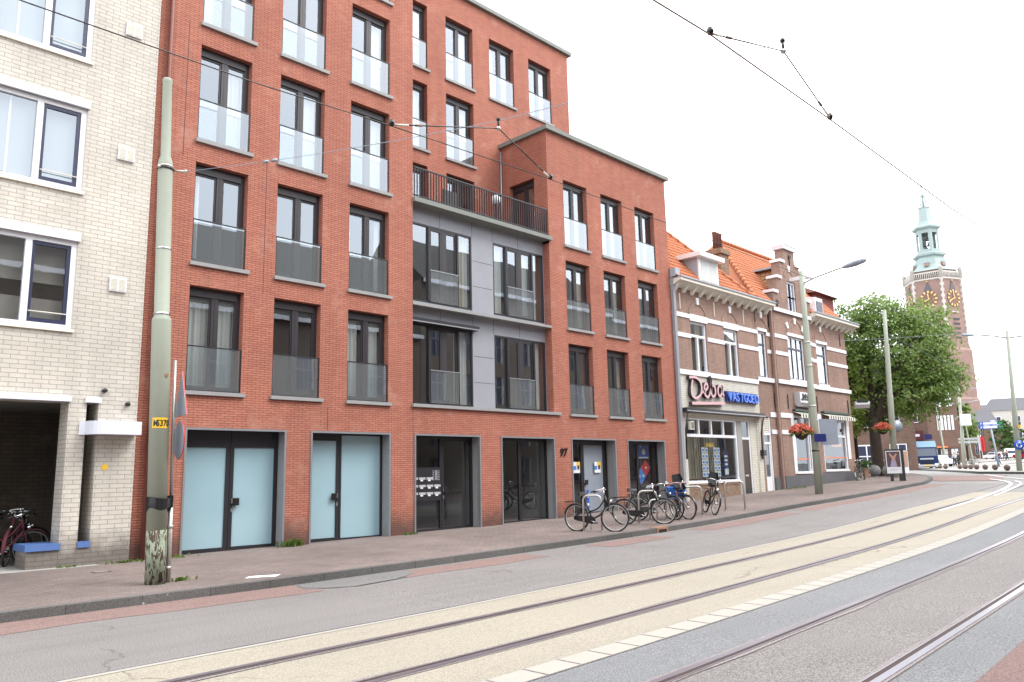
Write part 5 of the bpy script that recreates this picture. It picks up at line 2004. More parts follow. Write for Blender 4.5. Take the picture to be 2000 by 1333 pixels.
for k in range(3):
    a = 2 * PI * k / 3 + .4
    c0 = Mx @ Vector((.14 * math.cos(a), .14 * math.sin(a), .02))
    c1 = Mx @ Vector((.14 * math.cos(a + 1.5), .14 * math.sin(a + 1.5), .02))
    b.tube([c0, (c0 + c1) / 2 + (Mx @ Vector((.16 * math.cos(a + .75), .16 * math.sin(a + .75), .02)) - (c0 + c1) / 2) * 1.0, c1], [.02, .03, .045], M['white'], 6)
b.done('arrow', o)
b = B()
p = P5(4.05)
b.box(p.x - .25, p.x + .15, p.y - .3, p.y - .15, p.z - .08, p.z + .08, M['yellow'])
b.done('number_plate', p5t)

# ------------------------------------------------------------------ overhead wires
def wire(name, label, cat, pts, r, mat='black', group=None):
    t = thing(name, label, cat, pts[0], 0, group)
    b = B()
    b.tube(pts, r, M[mat], 6)
    b.done('wire', t)
    return t
def sag(a, c, s, n=10):
    a, c = Vector(a), Vector(c)
    return [a.lerp(c, i / n) + Vector((0, 0, -4 * s * (i / n) * (1 - i / n))) for i in range(n + 1)]
w1 = [(-12, 6.15, 5.5), (1.17, 6.55, 5.4), (3.26, 6.6, 5.44), (4.85, 6.6, 5.505), (7.44, 6.6, 5.565), (9.9, 6.66, 5.59), (13.5, 6.8, 5.63), (20, 7.05, 5.72), (30, 7.45, 5.95), (42, 8.1, 6.3)]
wire('contact_wire', 'tram contact wire passing in front of the red building', 'overhead wire', w1, .0065)
w2 = [(-10, 2.6, 5.6), (5.06, 3.3, 5.54), (5.96, 3.3, 5.595), (8.52, 3.3, 5.6), (12.89, 3.34, 5.6), (17, 3.4, 5.73), (28, 3.9, 6.0), (42, 5.0, 6.4)]
wire('contact_wire', 'tram contact wire crossing the open sky', 'overhead wire', w2, .0075, 'brick_tan')
S0 = P1(7.06) + Vector((.28, -.1, 0))
S1 = Vector((6.49, 6.6, 6.09))
S2_ = Vector((7.45, 3.3, 6.12))
S3 = Vector((8.9, -2.5, 7.0))
sp = wire('span_wire', 'span wire from the taped pole across the street above both tracks', 'overhead wire', sag(S0, S1, .06) + sag(S1, S2_, .02, 4)[1:] + sag(S2_, S3, .05)[1:], .005, 'grey_panel')
b = Sp('insulator', sp)
d = (S1 - S0).normalized()
for k in (.33, .36):
    q = S0 + (S1 - S0) * k + Vector((0, 0, -.055))
    b.tube([q - d * .05, q + d * .05], .028, M['trim_metal'], 8)
b.done('insulator', sp)
def bridle(label, apex, a, c):
    t = thing('wire_bridle', label, 'overhead wire', apex, 0, 'bridles holding the tram contact wires')
    b = B()
    b.tube([apex + Vector((0, 0, .03)), apex + Vector((0, 0, -.1))], .014, M['black'], 6)
    b.ball(apex + Vector((0, 0, -.1)), .03, M['steel'], 8)
    b.ball(apex + Vector((0, 0, .02)), .028, M['black'], 8)
    b.done('hanger', t)
    for q in (a, c):
        q = Vector(q)
        s = apex + Vector((0, 0, -.1))
        b = B()
        b.tube([s, q], .0075, M['black'], 5)
        b.done('bridle_wire', t)
        dd = (q - s)
        b = B()
        b.tube([s + dd * .74, s + dd * .8], .014, M['brick_tan'], 6)
        b.tube([s + dd * .86, s + dd * .985], .012, M['cream_paint'], 6)
        b.lathe([(.024, -.03), (.034, .0), (.024, .035)], q + Vector((0, 0, .02)), M['black'], 8)
        b.done('insulator', t)
bridle('wire bridle in front of the red building windows', S1, (4.85, 6.6, 5.52), (7.44, 6.6, 5.58))
bridle('wire bridle against the open sky', S2_, (5.96, 3.3, 5.61), (8.52, 3.3, 5.615))
wire('span_wire', 'span wire from the lamp arm pole across the far street', 'overhead wire', sag(P2(7.0), (35.5, 5, 6.9), .1) + [Vector((38, -1.5, 7.6))], .006, 'grey_panel')
wire('span_wire', 'span wire between the chestnut tree pole and the edge pole', 'overhead wire', sag(P3(9.4), P5(6.6), .3), .008, 'grey_panel')
wire('span_wire', 'span wire from the edge pole to the box pole', 'overhead wire', sag(P5(7.8), P4(7.3), .3), .009, 'grey_panel')
M['bag_blue'] = plain('bright_blue_bag', (.02, .2, .75, 1), .5)
M['maroon'] = plain('maroon_coat', (.1, .02, .03, 1), .8)
# ------------------------------------------------------------------ bikes
def gpos(x, y, dz=PAVE):
    return (x, y, gz(x) + dz)

def bicycle(label, p_rear, p_front, col='black', group='bicycles parked in front of the red building', steer=0.0, lean=0.0, frame='lady', bars='chrome', spokes=True, child_seat=False, bags=False, front_rack=False, silver_guard=False, base=None):
    """wheel contact points given; local x forward, z up"""
    pr, pf = Vector(p_rear), Vector(p_front)
    d = pf - pr
    rz = math.atan2(d.y, d.x)
    t = thing('bicycle', label, 'bicycle', pr, rz, group)
    t.rotation_euler = (lean, -math.atan2(d.z, math.hypot(d.x, d.y)), rz)
    fm = M[col]
    r, wb = .345, 1.10
    hub_r, hub_f = Vector((0, 0, r)), Vector((wb, 0, r))
    ht = Vector((wb - .16, 0, .62))       # head tube bottom
    hd = Vector((wb - .245, 0, .92))      # head tube top
    bbk = Vector((.46, 0, .29))
    st = Vector((.27, 0, .84))
    Sx = Matrix.Translation(ht) @ Matrix.Rotation(steer, 4, (hd - ht).normalized()) @ Matrix.Translation(-ht)
    def wheel(c, Mx):
        b = B()
        n = 30
        pts = [Mx @ (c + Vector((r * math.cos(2 * PI * i / n), 0, r * math.sin(2 * PI * i / n)))) for i in range(n)]
        b.tube(pts, .024, M['rubber'], 7, closed=True)
        w = b.done('wheel', t, local=True)
        b = B()
        pts = [Mx @ (c + Vector(((r - .028) * math.cos(2 * PI * i / n), 0, (r - .028) * math.sin(2 * PI * i / n)))) for i in range(n)]
        b.tube(pts, .012, M['steel'], 5, closed=True)
        b.done('rim', w, local=True)
        b = B()
        b.tube([Mx @ (c + Vector((0, -.05, 0))), Mx @ (c + Vector((0, .05, 0)))], .035, M['steel'], 8)
        if spokes:
            for i in range(18):
                a = 2 * PI * i / 18
                e = Mx @ (c + Vector(((r - .03) * math.cos(a), 0, (r - .03) * math.sin(a))))
                s = Mx @ (c + Vector((.03 * math.cos(a + .8), .03 * (1 if i % 2 else -1), .03 * math.sin(a + .8))))
                b.tube([s, e], .0018, M['steel'], 3, cap=False)
        b.done('spokes', w, local=True)
    I4 = Matrix.Identity(4)
    wheel(hub_r, I4)
    wheel(hub_f, Sx)
    b = B()
    b.tube([hd, ht], .026, fm, 8)
    b.tube([bbk, st], .022, fm, 8)
    if frame == 'lady':
        b.tube(smooth3([ht + Vector((-.01, 0, .06)), Vector((.72, 0, .44)), bbk + Vector((.06, 0, .05))]), .023, fm, 8)
        b.tube(smooth3([hd + Vector((.02, 0, -.06)), Vector((.66, 0, .60)), Vector((.385, 0, .50))]), .019, fm, 8)
    else:
        b.tube([ht, bbk], .018, fm, 8)
        b.tube([hd + Vector((.01, 0, -.04)), st + Vector((.01, 0, -.05))], .016, fm, 8)
    for s in (-1, 1):
        b.tube([bbk + Vector((0, s * .04, 0)), hub_r + Vector((0, s * .06, 0))], .011, fm, 6)
        b.tube([st + Vector((0, s * .02, -.06)), hub_r + Vector((0, s * .06, 0))], .009, fm, 6)
    b.done('frame', t, local=True)
    b = B()
    for s in (-1, 1):
        b.tube([Sx @ (ht + Vector((.0, s * .045, .02))), Sx @ (ht + Vector((.05, s * .055, -.14))), Sx @ (hub_f + Vector((0, s * .055, 0)))], .012, fm, 6)
    b.tube([Sx @ (ht + Vector((0, -.05, .02))), Sx @ (ht + Vector((0, .05, .02)))], .018, fm, 6)
    b.done('fork', t, local=True)
    b = B()
    top = hd + Vector((-.03, 0, .13))
    b.tube([Sx @ hd, Sx @ top], .014, M[bars], 8)
    for s in (-1, 1):
        pts = [top, top + Vector((.05, s * .1, .02)), top + Vector((.02, s * .24, .03)), top + Vector((-.12, s * .29, .0)), top + Vector((-.2, s * .3, -.03))]
        b.tube([Sx @ p for p in smooth3(pts)], .012, M[bars], 7)
        b.tube([Sx @ (top + Vector((-.16, s * .295, -.015))), Sx @ (top + Vector((-.29, s * .305, -.05)))], .018, M['rubber'], 7)
        b.tube([Sx @ (top + Vector((.0, s * .26, .0))), Sx @ (top + Vector((-.14, s * .26, -.05)))], .007, M['chrome'], 5)
    b.ball(Sx @ (top + Vector((.0, .1, .05))), .03, M['chrome'], 8)
    b.done('handlebar', t, local=True)
    b = B()
    vs, fs = [], []
    prof = [(-.13, .085, .03), (-.06, .1, .035), (.03, .07, .02), (.14, .025, .005)]
    b.tube([st, st + Vector((-.02, 0, .08))], .013, M['chrome'], 7)
    for i, (x, hw, z) in enumerate(prof):
        for (yy, zz) in ((-hw, .06), (-hw * .6, .115 + z), (0, .12 + z), (hw * .6, .115 + z), (hw, .06)):
            vs.append(st + Vector((x - .02, yy, zz + .02)))
        if i:
            for k in range(4):
                a = (i - 1) * 5 + k
                fs.append((a, a + 1, a + 6, a + 5))
    fs += [(0, 4, 3, 2, 1), (15, 16, 17, 18, 19)]
    b.mesh(vs, fs, M['leather'], True)
    b.done('saddle', t, local=True)
    def guard(c, a0, a1, Mx, mat):
        b = B()
        vs, fs = [], []
        n = 16
        for i in range(n + 1):
            a = a0 + (a1 - a0) * i / n
            for (yy, rr) in ((-.032, r + .022), (0, r + .038), (.032, r + .022)):
                vs.append(Mx @ (c + Vector((rr * math.cos(a), yy, rr * math.sin(a)))))
            if i:
                k = 3 * i
                fs += [(k - 3, k, k + 1, k - 2), (k - 2, k + 1, k + 2, k - 1)]
        b.mesh(vs, fs, mat, True)
        b.done('mudguard', t, local=True)
    guard(hub_r, R(25), R(165), I4, fm)
    guard(hub_r, R(165), R(200), I4, M['car_white'] if silver_guard else fm)
    guard(hub_f, R(-10), R(110), Sx, fm)
    b = B()
    vs = [(bbk.x + .11 * math.cos(a), -.055, bbk.z + .1 * math.sin(a)) for a in [R(-90) + PI * i / 8 for i in range(9)]] + [(.0 + .06 * math.cos(a), -.055, r + .06 * math.sin(a)) for a in [R(90) + PI * i / 6 for i in range(7)]]
    b.prism(vs, (0, .03, 0), M['black'])
    b.tube([bbk + Vector((0, -.1, 0)), bbk + Vector((.14, -.1, -.06))], .012, M['chrome'], 6)
    b.box(bbk.x + .1, bbk.x + .2, -.17, -.1, bbk.z - .075, bbk.z - .05, M['rubber'])
    b.tube([bbk + Vector((0, .06, 0)), bbk + Vector((-.14, .06, .06))], .012, M['chrome'], 6)
    b.done('chaincase', t, local=True)
    b = B()
    for s in (-1, 1):
        b.tube([(-.32, s * .06, .76), (.2, s * .06, .77)], .007, fm, 5)
        b.tube([(-.26, s * .06, .76), (.0, s * .07, r)], .006, fm, 5)
        b.tube([(.02, s * .06, .765), (.0, s * .07, r)], .006, fm, 5)
    for x in (-.32, -.15, .02):
        b.tube([(x, -.06, .763), (x, .06, .763)], .006, fm, 5)
    b.ball((-.36, 0, .6), .03, M['red'], 6)
    b.done('carrier', t, local=True)
    b = B()
    b.tube([bbk + Vector((-.06, .05, -.02)), Vector((.32, .16, .02))], .01, M['steel'], 6)
    b.done('kickstand', t, local=True)
    b = B()
    b.lathe([(.02, -.05), (.045, .0), (.045, .03)], Sx @ (ht + Vector((.07, 0, .14))), M['chrome'], 8, M=Sx.to_3x3().to_4x4() @ Matrix.Rotation(PI / 2, 4, 'Y'))
    b.done('headlight', t, local=True)
    if bags:
        for s in (-1, 1):
            b = B()
            b.prism([(.26, s * .08, .62), (.54, s * .08, .60), (.58, s * .08, .95), (.24, s * .08, .95)], (0, s * .16, 0), M['bag_blue'])
            b.done('pannier', t, local=True)
    if front_rack:
        b = B()
        for s in (-.16, 0, .16):
            b.tube([Sx @ Vector((wb - .1, s, .78)), Sx @ Vector((wb + .28, s, .78))], .008, M['black'], 5)
        for x in (wb - .1, wb + .28):
            b.tube([Sx @ Vector((x, -.18, .78)), Sx @ Vector((x, .18, .78))], .008, M['black'], 5)
            b.tube([Sx @ Vector((x, -.18, .88)), Sx @ Vector((x, .18, .88))], .006, M['black'], 5)
        for s in (-1, 1):
            b.tube([Sx @ Vector((wb + .2, s * .1, .78)), Sx @ Vector((wb, s * .06, r))], .007, M['black'], 5)
            b.tube([Sx @ Vector((wb - .1, s * .18, .88)), Sx @ Vector((wb + .28, s * .18, .88))], .006, M['black'], 5)
        b.done('front_rack', t, local=True)
    if child_seat:
        b = B()
        x0 = child_seat
        vs, fs = [], []
        for i, (x, z, hw) in enumerate(((.22, .9, .13), (.05, .86, .15), (-.06, .9, .16), (-.14, 1.1, .17), (-.2, 1.32, .13))):
            for k, y in enumerate((-hw, -hw * .8, hw * .8, hw)):
                vs.append((x0 + x + (.09 if k in (0, 3) else 0), y, z + (.06 if k in (0, 3) and i < 3 else 0)))
            if i:
                for k in range(3):
                    a = (i - 1) * 4 + k
                    fs.append((a, a + 1, a + 5, a + 4))
        n = len(vs)
        vs2 = [(x - .03, y, z - .03) for x, y, z in vs]
        b.mesh(vs + vs2, fs + [tuple(i + n for i in f) for f in fs], M['black'])
        b.tube([(x0 + .0, 0, .86), (x0 + .1, 0, .6)], .014, M['black'], 6)
        b.done('child_seat', t, local=True)
    return t

def smooth3(pts, n=5):
    out = []
    P = [Vector(p) for p in pts]
    k = len(P)
    for i in range(k - 1):
        p0, p1, p2, p3 = P[max(0, i - 1)], P[i], P[i + 1], P[min(k - 1, i + 2)]
        for j in range(n):
            t = j / n
            out.append(.5 * (2 * p1 + (p2 - p0) * t + (2 * p0 - 5 * p1 + 4 * p2 - p3) * t * t + (3 * p1 - p0 - 3 * p2 + p3) * t ** 3))
    out.append(P[-1])
    return out

bicycle('black dutch bicycle with chrome handlebar, alone at the first steel hoop', gpos(16.25, 13.85), gpos(16.5, 12.78), steer=.35, lean=.06, silver_guard=True)
bicycle('black bicycle leaning on the second steel hoop, brown saddle', gpos(18.45, 13.93), gpos(18.97, 12.96), col='black', lean=.08, steer=.1, silver_guard=True)
bicycle('black bicycle with front rack in the middle of the tangle by the second hoop', gpos(19.7, 14.4), gpos(20.15, 13.4), lean=-.1, steer=-.5, front_rack=True, frame='man')
bicycle('bicycle with bright blue panniers and black child seat', gpos(21.1, 14.0), gpos(20.46, 13.11), lean=.12, steer=.35, bags=True, child_seat=.75, bars='pink')
bicycle('black bicycle with child seat turned towards the street, last before the empty hoop', gpos(22.85, 14.02), gpos(22.06, 13.2), lean=-.2, steer=.05, child_seat=.45)
bicycle('pale bicycle leaning on the plinth of the corner house', gpos(42.9, 16.95), gpos(43.9, 17.05), lean=-.05, steer=.5, group='bicycles in the street', silver_guard=True)
for k, (x, l) in enumerate(((1.55, 'dark red bicycle in the shaded niche of the cream building, frontmost of three'), (1.75, 'black bicycle in the middle of the shaded niche'), (1.85, 'black bicycle farthest back in the shaded niche'))):
    bicycle(l, (x + 2.1, FY + .95 + .45 * k, .125), (x + 3.1, FY + 1.2 + .5 * k, .125), group='bicycles in the niche of the cream building', steer=.3 * (k - 1), lean=.1, col='maroon' if k == 0 else 'black', spokes=False)
bicycle('dark red bicycle pointing out of the shaded niche towards the blue coping', (4.75, FY + 2.2, .125), (4.3, FY + 1.2, .125), group='bicycles in the niche of the cream building', col='maroon', spokes=False, lean=-.05)

# steel hoops
def hoop(label, a, c, h):
    t = thing('bike_rack', label, 'bike rack', a, 0, 'steel bicycle hoops on the pavement')
    a, c = Vector(a), Vector(c)
    d = (c - a)
    L = d.length
    d.normalize()
    r = .13
    up = Vector((0, 0, 1))
    pts = [a, a + up * (h - r)] + [a + d * (r - r * math.cos(q)) + up * (h - r + r * math.sin(q)) for q in [PI / 2 * i / 5 for i in range(1, 6)]]
    pts += [c - d * (r - r * math.cos(q)) + up * (h - r + r * math.sin(q)) for q in [PI / 2 * i / 5 for i in range(5, -1, -1)]] + [c]
    b = B()
    b.tube(pts, .028, M['steel'], 10)
    b.done('hoop', t)
    b = B()
    for p in (a, c):
        b.lathe([(.05, 0), (.05, .012)], p, M['steel'], 10)
    b.done('foot_plate', t)
hoop('steel hoop in front of the lone black bicycle', gpos(16.2, 13.58), gpos(16.4, 13.14), .92)
hoop('steel hoop between the second and third bicycles, with an orange tie', gpos(18.6, 13.55), gpos(18.9, 13.15), .92)
hoop('steel hoop beside the bicycle with the turned front wheel', gpos(21.1, 13.85), gpos(21.6, 13.35), .9)
hoop('empty steel hoop nearest the shop door', gpos(23.5, 13.65), gpos(23.95, 13.2), .92)
hoop('low steel hoop among the tangled bicycles', gpos(19.75, 14.0), gpos(20.25, 13.75), .6)

# ------------------------------------------------------------------ small things on the ground
def weeds(label, x, y, n, rad, h, g):
    t = thing('weed', label, 'weed', gpos(x, y), 0, g)
    b = B()
    rnd = random.Random(int(x * 100))
    for i in range(n):
        px, py = x + rnd.gauss(0, rad), y + rnd.gauss(0, rad * .35)
        z = gz(px) + PAVE
        a = rnd.random() * 2 * PI
        hh = h * rnd.uniform(.5, 1.2)
        dx, dy = math.cos(a) * hh * .6, math.sin(a) * hh * .6 - .02
        sx, sy = -math.sin(a) * .016, math.cos(a) * .016
        b.face([(px - sx, py - sy, z), (px + sx, py + sy, z), (px + dx * .5 + sx * 1.3, py + dy * .5 + sy * 1.3, z + hh * .75), (px + dx, py + dy, z + hh), (px + dx * .5 - sx * 1.3, py + dy * .5 - sy * 1.3, z + hh * .75)], M['grass'])
    b.done('leaves', t)
wg = 'weeds growing at the wall foot'
weeds('bushy green weed between the two frosted double doors', 9.95, 17.38, 90, .13, .17, wg)
weeds('low weeds at the corner of the red brick pier beside the sign post', 6.95, 17.38, 60, .3, .06, wg)
weeds('low weed patch at the foot of the cream wall beside the red pipe', 6.1, 17.3, 40, .15, .06, wg)
weeds('small weed by the low wall with blue coping', 5.1, 17.35, 26, .12, .05, wg)
weeds('weed tuft at the foot of the sign post', 5.55, 13.3, 40, .08, .06, wg)
weeds('weed strip along the dark plinth of the corner house', 36.2, 17.2, 70, .7, .08, wg)
weeds('small weed beside the glazed entrance', 13.45, 17.38, 24, .12, .07, wg)
t = thing('paper_scrap', 'white torn paper lying on the pavement edge', 'litter', (6.6, 12.6, .125))
b = B()
b.mesh([(6.35, 12.62, .126), (6.6, 12.5, .13), (6.8, 12.42, .126), (6.95, 12.52, .14), (6.72, 12.72, .132), (6.55, 12.66, .145), (6.5, 12.8, .127)], [(0, 1, 5), (1, 4, 5), (1, 2, 3, 4), (0, 5, 6)], M['paper'])
b.done('sheet', t)
t = thing('street_drain', 'rust orange drain inlet set in the kerb', 'drain', (17.9, Yk(17.9), gz(17.9)))
b = B()
x0, x1 = 17.65, 18.15
z0 = gz(17.9)
b.box(x0, x1, Yk(17.9) - .03, Yk(17.9) + .22, z0 + .085, z0 + .135, M['carrot'])
b.box(x0, x0 + .06, Yk(17.9) - .03, Yk(17.9) + .2, z0 - .01, z0 + .085, M['carrot'])
b.box(x1 - .06, x1, Yk(17.9) - .03, Yk(17.9) + .2, z0 - .01, z0 + .085, M['carrot'])
b.box(x0 + .06, x1 - .06, Yk(17.9) - .012, Yk(17.9) + .1, z0, z0 + .085, M['black'])
b.done('inlet', t)
t = thing('manhole_cover', 'small iron cover in the pavement near the cream wall', 'cover', (5.2, 15.9, .12))
b = B()
b.box(5.05, 5.35, 15.8, 16.0, .115, .126, M['rail_groove'])
b.box(5.08, 5.32, 15.83, 15.97, .126, .129, M['steel'])
b.done('lid', t)

# ------------------------------------------------------------------ advertising panel
AD = thing('advertising_panel', 'double sided advertising panel with a dance poster at the pavement corner', 'advertising panel', gpos(42.0, 14.75), R(-45.2 - 25))
AD.scale = (.61, .61, .61)
b = B()
b.box(-.62, .62, -.12, .12, .55, 2.52, M['dark_metal'])
b.box(.62, .78, -.16, .16, .0, 2.6, M['black'])
b.box(-.35, -.1, -.1, .1, 0, .55, M['dark_metal'])
b.box(.3, .62, -.1, .1, 0, .55, M['dark_metal'])
b.box(-.64, .8, -.14, .14, 2.52, 2.6, M['dark_metal'])
b.done('case', AD, local=True)
b = B()
b.box(-.56, .56, -.128, -.12, .62, 2.46, M['paper'])
b.box(-.5, .5, -.134, -.128, 1.15, 2.4, plain('poster_dark', (.09, .05, .06, 1), .5, var=.5, scale=3))
ps = plain('poster_flesh', (.45, .28, .2, 1), .6, var=.3, scale=5)
pv = plain('poster_lilac', (.35, .3, .45, 1), .6, var=.3, scale=5)
b.prism([(-.2, -.14, 1.2), (.25, -.14, 1.2), (.12, -.14, 1.85), (.3, -.14, 2.2), (.2, -.14, 2.25), (.02, -.14, 2.0), (-.25, -.14, 2.3), (-.32, -.14, 2.22), (-.12, -.14, 1.85)], (0, .006, 0), ps)
b.prism([(-.28, -.146, 1.16), (.2, -.146, 1.16), (.08, -.146, 1.7), (-.15, -.146, 1.7)], (0, .006, 0), pv)
b.box(-.3, .3, -.134, -.128, .95, .97, M['grey_panel'])
b.box(-.3, .2, -.134, -.128, .88, .9, M['grey_panel'])
b.done('poster', AD, local=True)
b = B()
b.mesh([(.78, -.2, .62), (1.1, .3, .62), (1.1, .3, 2.46), (.78, -.2, 2.46)], [(0, 1, 2, 3)], M['paper'])
b.mesh([(.80, -.21, 1.15), (1.07, .21, 1.15), (1.07, .21, 2.4), (.80, -.21, 2.4)], [(0, 1, 2, 3)], ps)
b.prism([(.78, -.19, .6), (1.1, .31, .6), (1.1, .31, 2.5), (.78, -.19, 2.5)], (-.03, .06, 0), M['dark_metal'])
b.done('second_poster', AD, local=True)

# ------------------------------------------------------------------ stone balls, bollards
def stone_ball(label, x, y, r, group, dz=PAVE, mat='stone'):
    t = thing('stone_ball' if r > .2 else 'ball_bollard', label, 'bollard', gpos(x, y, dz), 0, group)
    b = B()
    z = gz(x) + dz
    b.lathe([(r * .55, 0), (r * .5, r * .12)], (x, y, z), M[mat], 12)
    b.ball((x, y, z + r * 1.02), r, M[mat], 14)
    b.done('ball', t)
stone_ball('grey stone ball between the parked bicycle and the tree trunk', 49.3, 18.45, .34, 'grey stone balls under the chestnut tree')
stone_ball('grey stone ball close to the advertising panel', 48.6, 17.4, .34, 'grey stone balls under the chestnut tree')
PB = [(57.7, 13.45), (61.3, 15.0), (63.9, 16.25), (66.2, 17.4), (69.2, 18.6), (71.5, 19.6), (73.6, 20.6), (78.0, 23.0), (85.2, 25.6), (89.5, 27.2), (95, 29.4), (101.5, 31.6), (107.5, 34.2), (113, 36.4)]
M['ball_brown'] = plain('brown_ball', (.12, .085, .07, 1), .7, var=.2)
for x, y in PB:
    stone_ball('dark ball bollard in the row along the plaza kerb', x, y, .19, 'ball bollards along the plaza kerb', mat='ball_brown')

# ------------------------------------------------------------------ facing frames for the far end of the street
YAW = R(45.21)
F_ = 1535.6
def face_rz(u):
    return -(YAW + math.atan((u - 1000) / F_))
def along(u, depth):
    """ground point at a lateral angle and depth from the camera"""
    pit, rol = R(9.71435162), R(-1.23624964)
    fw = Vector((math.sin(YAW) * math.cos(pit), math.cos(YAW) * math.cos(pit), math.sin(pit)))
    rt = Vector((math.cos(YAW), -math.sin(YAW), 0))
    up = rt.cross(fw)
    rt, up = math.cos(rol) * rt + math.sin(rol) * up, math.cos(rol) * up - math.sin(rol) * rt
    d = (fw + rt * (u - 1000) / F_ - up * (912 - 666.5) / F_) * depth
    return d.x, d.y

# ------------------------------------------------------------------ truck
tx, ty = along(1812, 80)
TR = thing('box_truck', 'blue box truck with pale roof deflector coming round the corner', 'truck', (tx, ty, gz(tx)), face_rz(1815) + R(6))
TR.scale = (1, 1, .88)
b = B()
b.box(-1.1, 1.1, 1.6, 8.2, .85, 3.35, M['truck_blue'])
b.done('cargo_box', TR, local=True)
b = B()
b.mesh([(-1.05, 0, .55), (1.05, 0, .55), (1.05, .0, 1.55), (-1.05, 0, 1.55), (-1.0, .35, 2.55), (1.0, .35, 2.55), (-1.05, 1.6, .55), (1.05, 1.6, .55), (-1.0, 1.6, 2.6), (1.0, 1.6, 2.6)],
       [(0, 1, 2, 3), (3, 2, 5, 4), (4, 5, 9, 8), (0, 3, 4, 8, 6), (1, 7, 9, 5, 2), (6, 8, 9, 7), (0, 6, 7, 1)], M['truck_blue'])
b.done('cab', TR, local=True)
b = B()
b.mesh([(-.9, .0, 1.6), (.9, .0, 1.6), (.86, .31, 2.42), (-.86, .31, 2.42)], [(0, 1, 2, 3)], plain('windscreen', (.03, .05, .08, 1), .08, spec=.8))
for v in b.v:
    pass
b.v = [(x, y - .012, z) for x, y, z in b.v]
b.done('windscreen', TR, local=True)
b = B()
b.mesh([(-1.0, .35, 2.62), (1.0, .35, 2.62), (1.08, 1.55, 3.35), (-1.08, 1.55, 3.35), (-1.0, 1.55, 2.62), (1.0, 1.55, 2.62)], [(0, 1, 2, 3), (0, 3, 4), (1, 5, 2), (2, 5, 4, 3)], M['truck_pale'])
b.done('roof_deflector', TR, local=True)
b = B()
b.box(-1.08, 1.08, -.08, .06, .3, .62, M['silver'])
b.box(-.75, .75, -.09, -.07, .32, .4, M['black'])
b.done('bumper', TR, local=True)
b = B()
for k in range(4):
    b.box(-.6, .6, -.02, .0, .72 + k * .09, .77 + k * .09, M['black'])
b.box(-.62, .62, -.018, .0, 1.2, 1.36, M['silver'])
b.done('grille', TR, local=True)
b = B()
b.box(-.26, .26, -.1, -.08, .44, .56, M['yellow'])
b.done('number_plate', TR, local=True)
for s in (-1, 1):
    b = B()
    b.box(s * .85 - .17, s * .85 + .17, -.1, -.05, .56, .74, M['white'])
    b.done('headlight', TR, local=True)
    b = B()
    b.box(s * 1.2 - .09, s * 1.2 + .09, .1, .18, 1.7, 2.25, M['black'])
    b.tube([(s * 1.05, .25, 2.2), (s * 1.2, .14, 2.2)], .02, M['black'], 5)
    b.done('mirror', TR, local=True)
    for y in (.75, 6.4):
        b = B()
        b.lathe([(.2, -.12), (.42, -.12), (.45, -.06), (.45, .06), (.42, .12), (.2, .12)], (s * .92, y, .45), M['rubber'], 16, M=Matrix.Rotation(PI / 2, 4, 'Y'))
        wv = b.done('wheel', TR, local=True)
        b = B()
        b.lathe([(.05, -.13), (.22, -.125), (.22, .125), (.05, .13)], (s * .92, y, .45), M['silver'], 12, M=Matrix.Rotation(PI / 2, 4, 'Y'))
        b.done('rim', wv, local=True)
b = B()
b.box(-1.0, 1.0, -.05, 8.0, .35, .6, M['black'])
b.done('chassis', TR, local=True)

def car(label, x, y, rz, mat, L=4.2, Wd=1.7, H=1.45, van=False):
    t = thing('van' if van else 'car', label, 'van' if van else 'car', (x, y, gz(x) + (PAVE if x > 80 else 0)), rz, 'cars at the far end of the plaza')
    hw = Wd / 2
    b = B()
    if van:
        prof = [(-L / 2, .35), (-L / 2, H - .1), (-L / 2 + .15, H), (L / 2 - 1.3, H), (L / 2 - .75, 1.15), (L / 2 - .1, 1.0), (L / 2, .8), (L / 2, .35)]
    else:
        prof = [(-L / 2, .35), (-L / 2 - .02, .8), (-L / 2 + .1, .95), (-L / 2 + .45, H - .05), (-L / 2 + .7, H), (L / 2 - 1.9, H), (L / 2 - 1.1, .98), (L / 2 - .15, .85), (L / 2, .65), (L / 2, .35)]
    b.prism([(x_, -hw, z) for x_, z in prof], (0, Wd, 0), M[mat])
    b.done('body', t, local=True)
    b = B()
    gl = M['navy_sash']
    if van:
        b.box(-L / 2 - .012, -L / 2, -hw + .15, hw - .15, 1.15, 1.65, gl)
    else:
        b.prism([(-L / 2 + .12, -hw + .12, 1.0), (-L / 2 + .12, hw - .12, 1.0), (-L / 2 + .44, hw - .2, H - .1), (-L / 2 + .44, -hw + .2, H - .1)], (-.03, 0, .01), gl)
        for s in (-1, 1):
            b.prism([(-L / 2 + .5, s * (hw + .004), .98), (L / 2 - 1.25, s * (hw + .004), .98), (L / 2 - 1.9, s * (hw + .004), H - .1), (-L / 2 + .75, s * (hw + .004), H - .1)], (0, s * .006, 0), gl)
    b.done('window', t, local=True)
    for s in (-1, 1):
        for xx in (-L / 2 + .8, L / 2 - .8):
            b = B()
            b.lathe([(.1, -.1), (.31, -.1), (.31, .1), (.1, .1)], (xx, s * (hw - .08), .31), M['rubber'], 14, M=Matrix.Rotation(PI / 2, 4, 'X'))
            b.lathe([(.02, -.11), (.18, -.11), (.18, .11), (.02, .11)], (xx, s * (hw - .08), .31), M['silver'], 10, M=Matrix.Rotation(PI / 2, 4, 'X'))
            b.done('wheel', t, local=True)
        b = B()
        b.box(-L / 2 - .03, -L / 2 + .02, s * (hw - .12) - .09, s * (hw - .12) + .09, .75, .92, M['red'])
        b.done('tail_light', t, local=True)
    return t
x, y = along(1943, 168)
car('white hatchback parked beside the red and white flags', x, y, R(55), 'car_white', 4.0, 1.75, 1.5)
x, y = along(1977, 176)
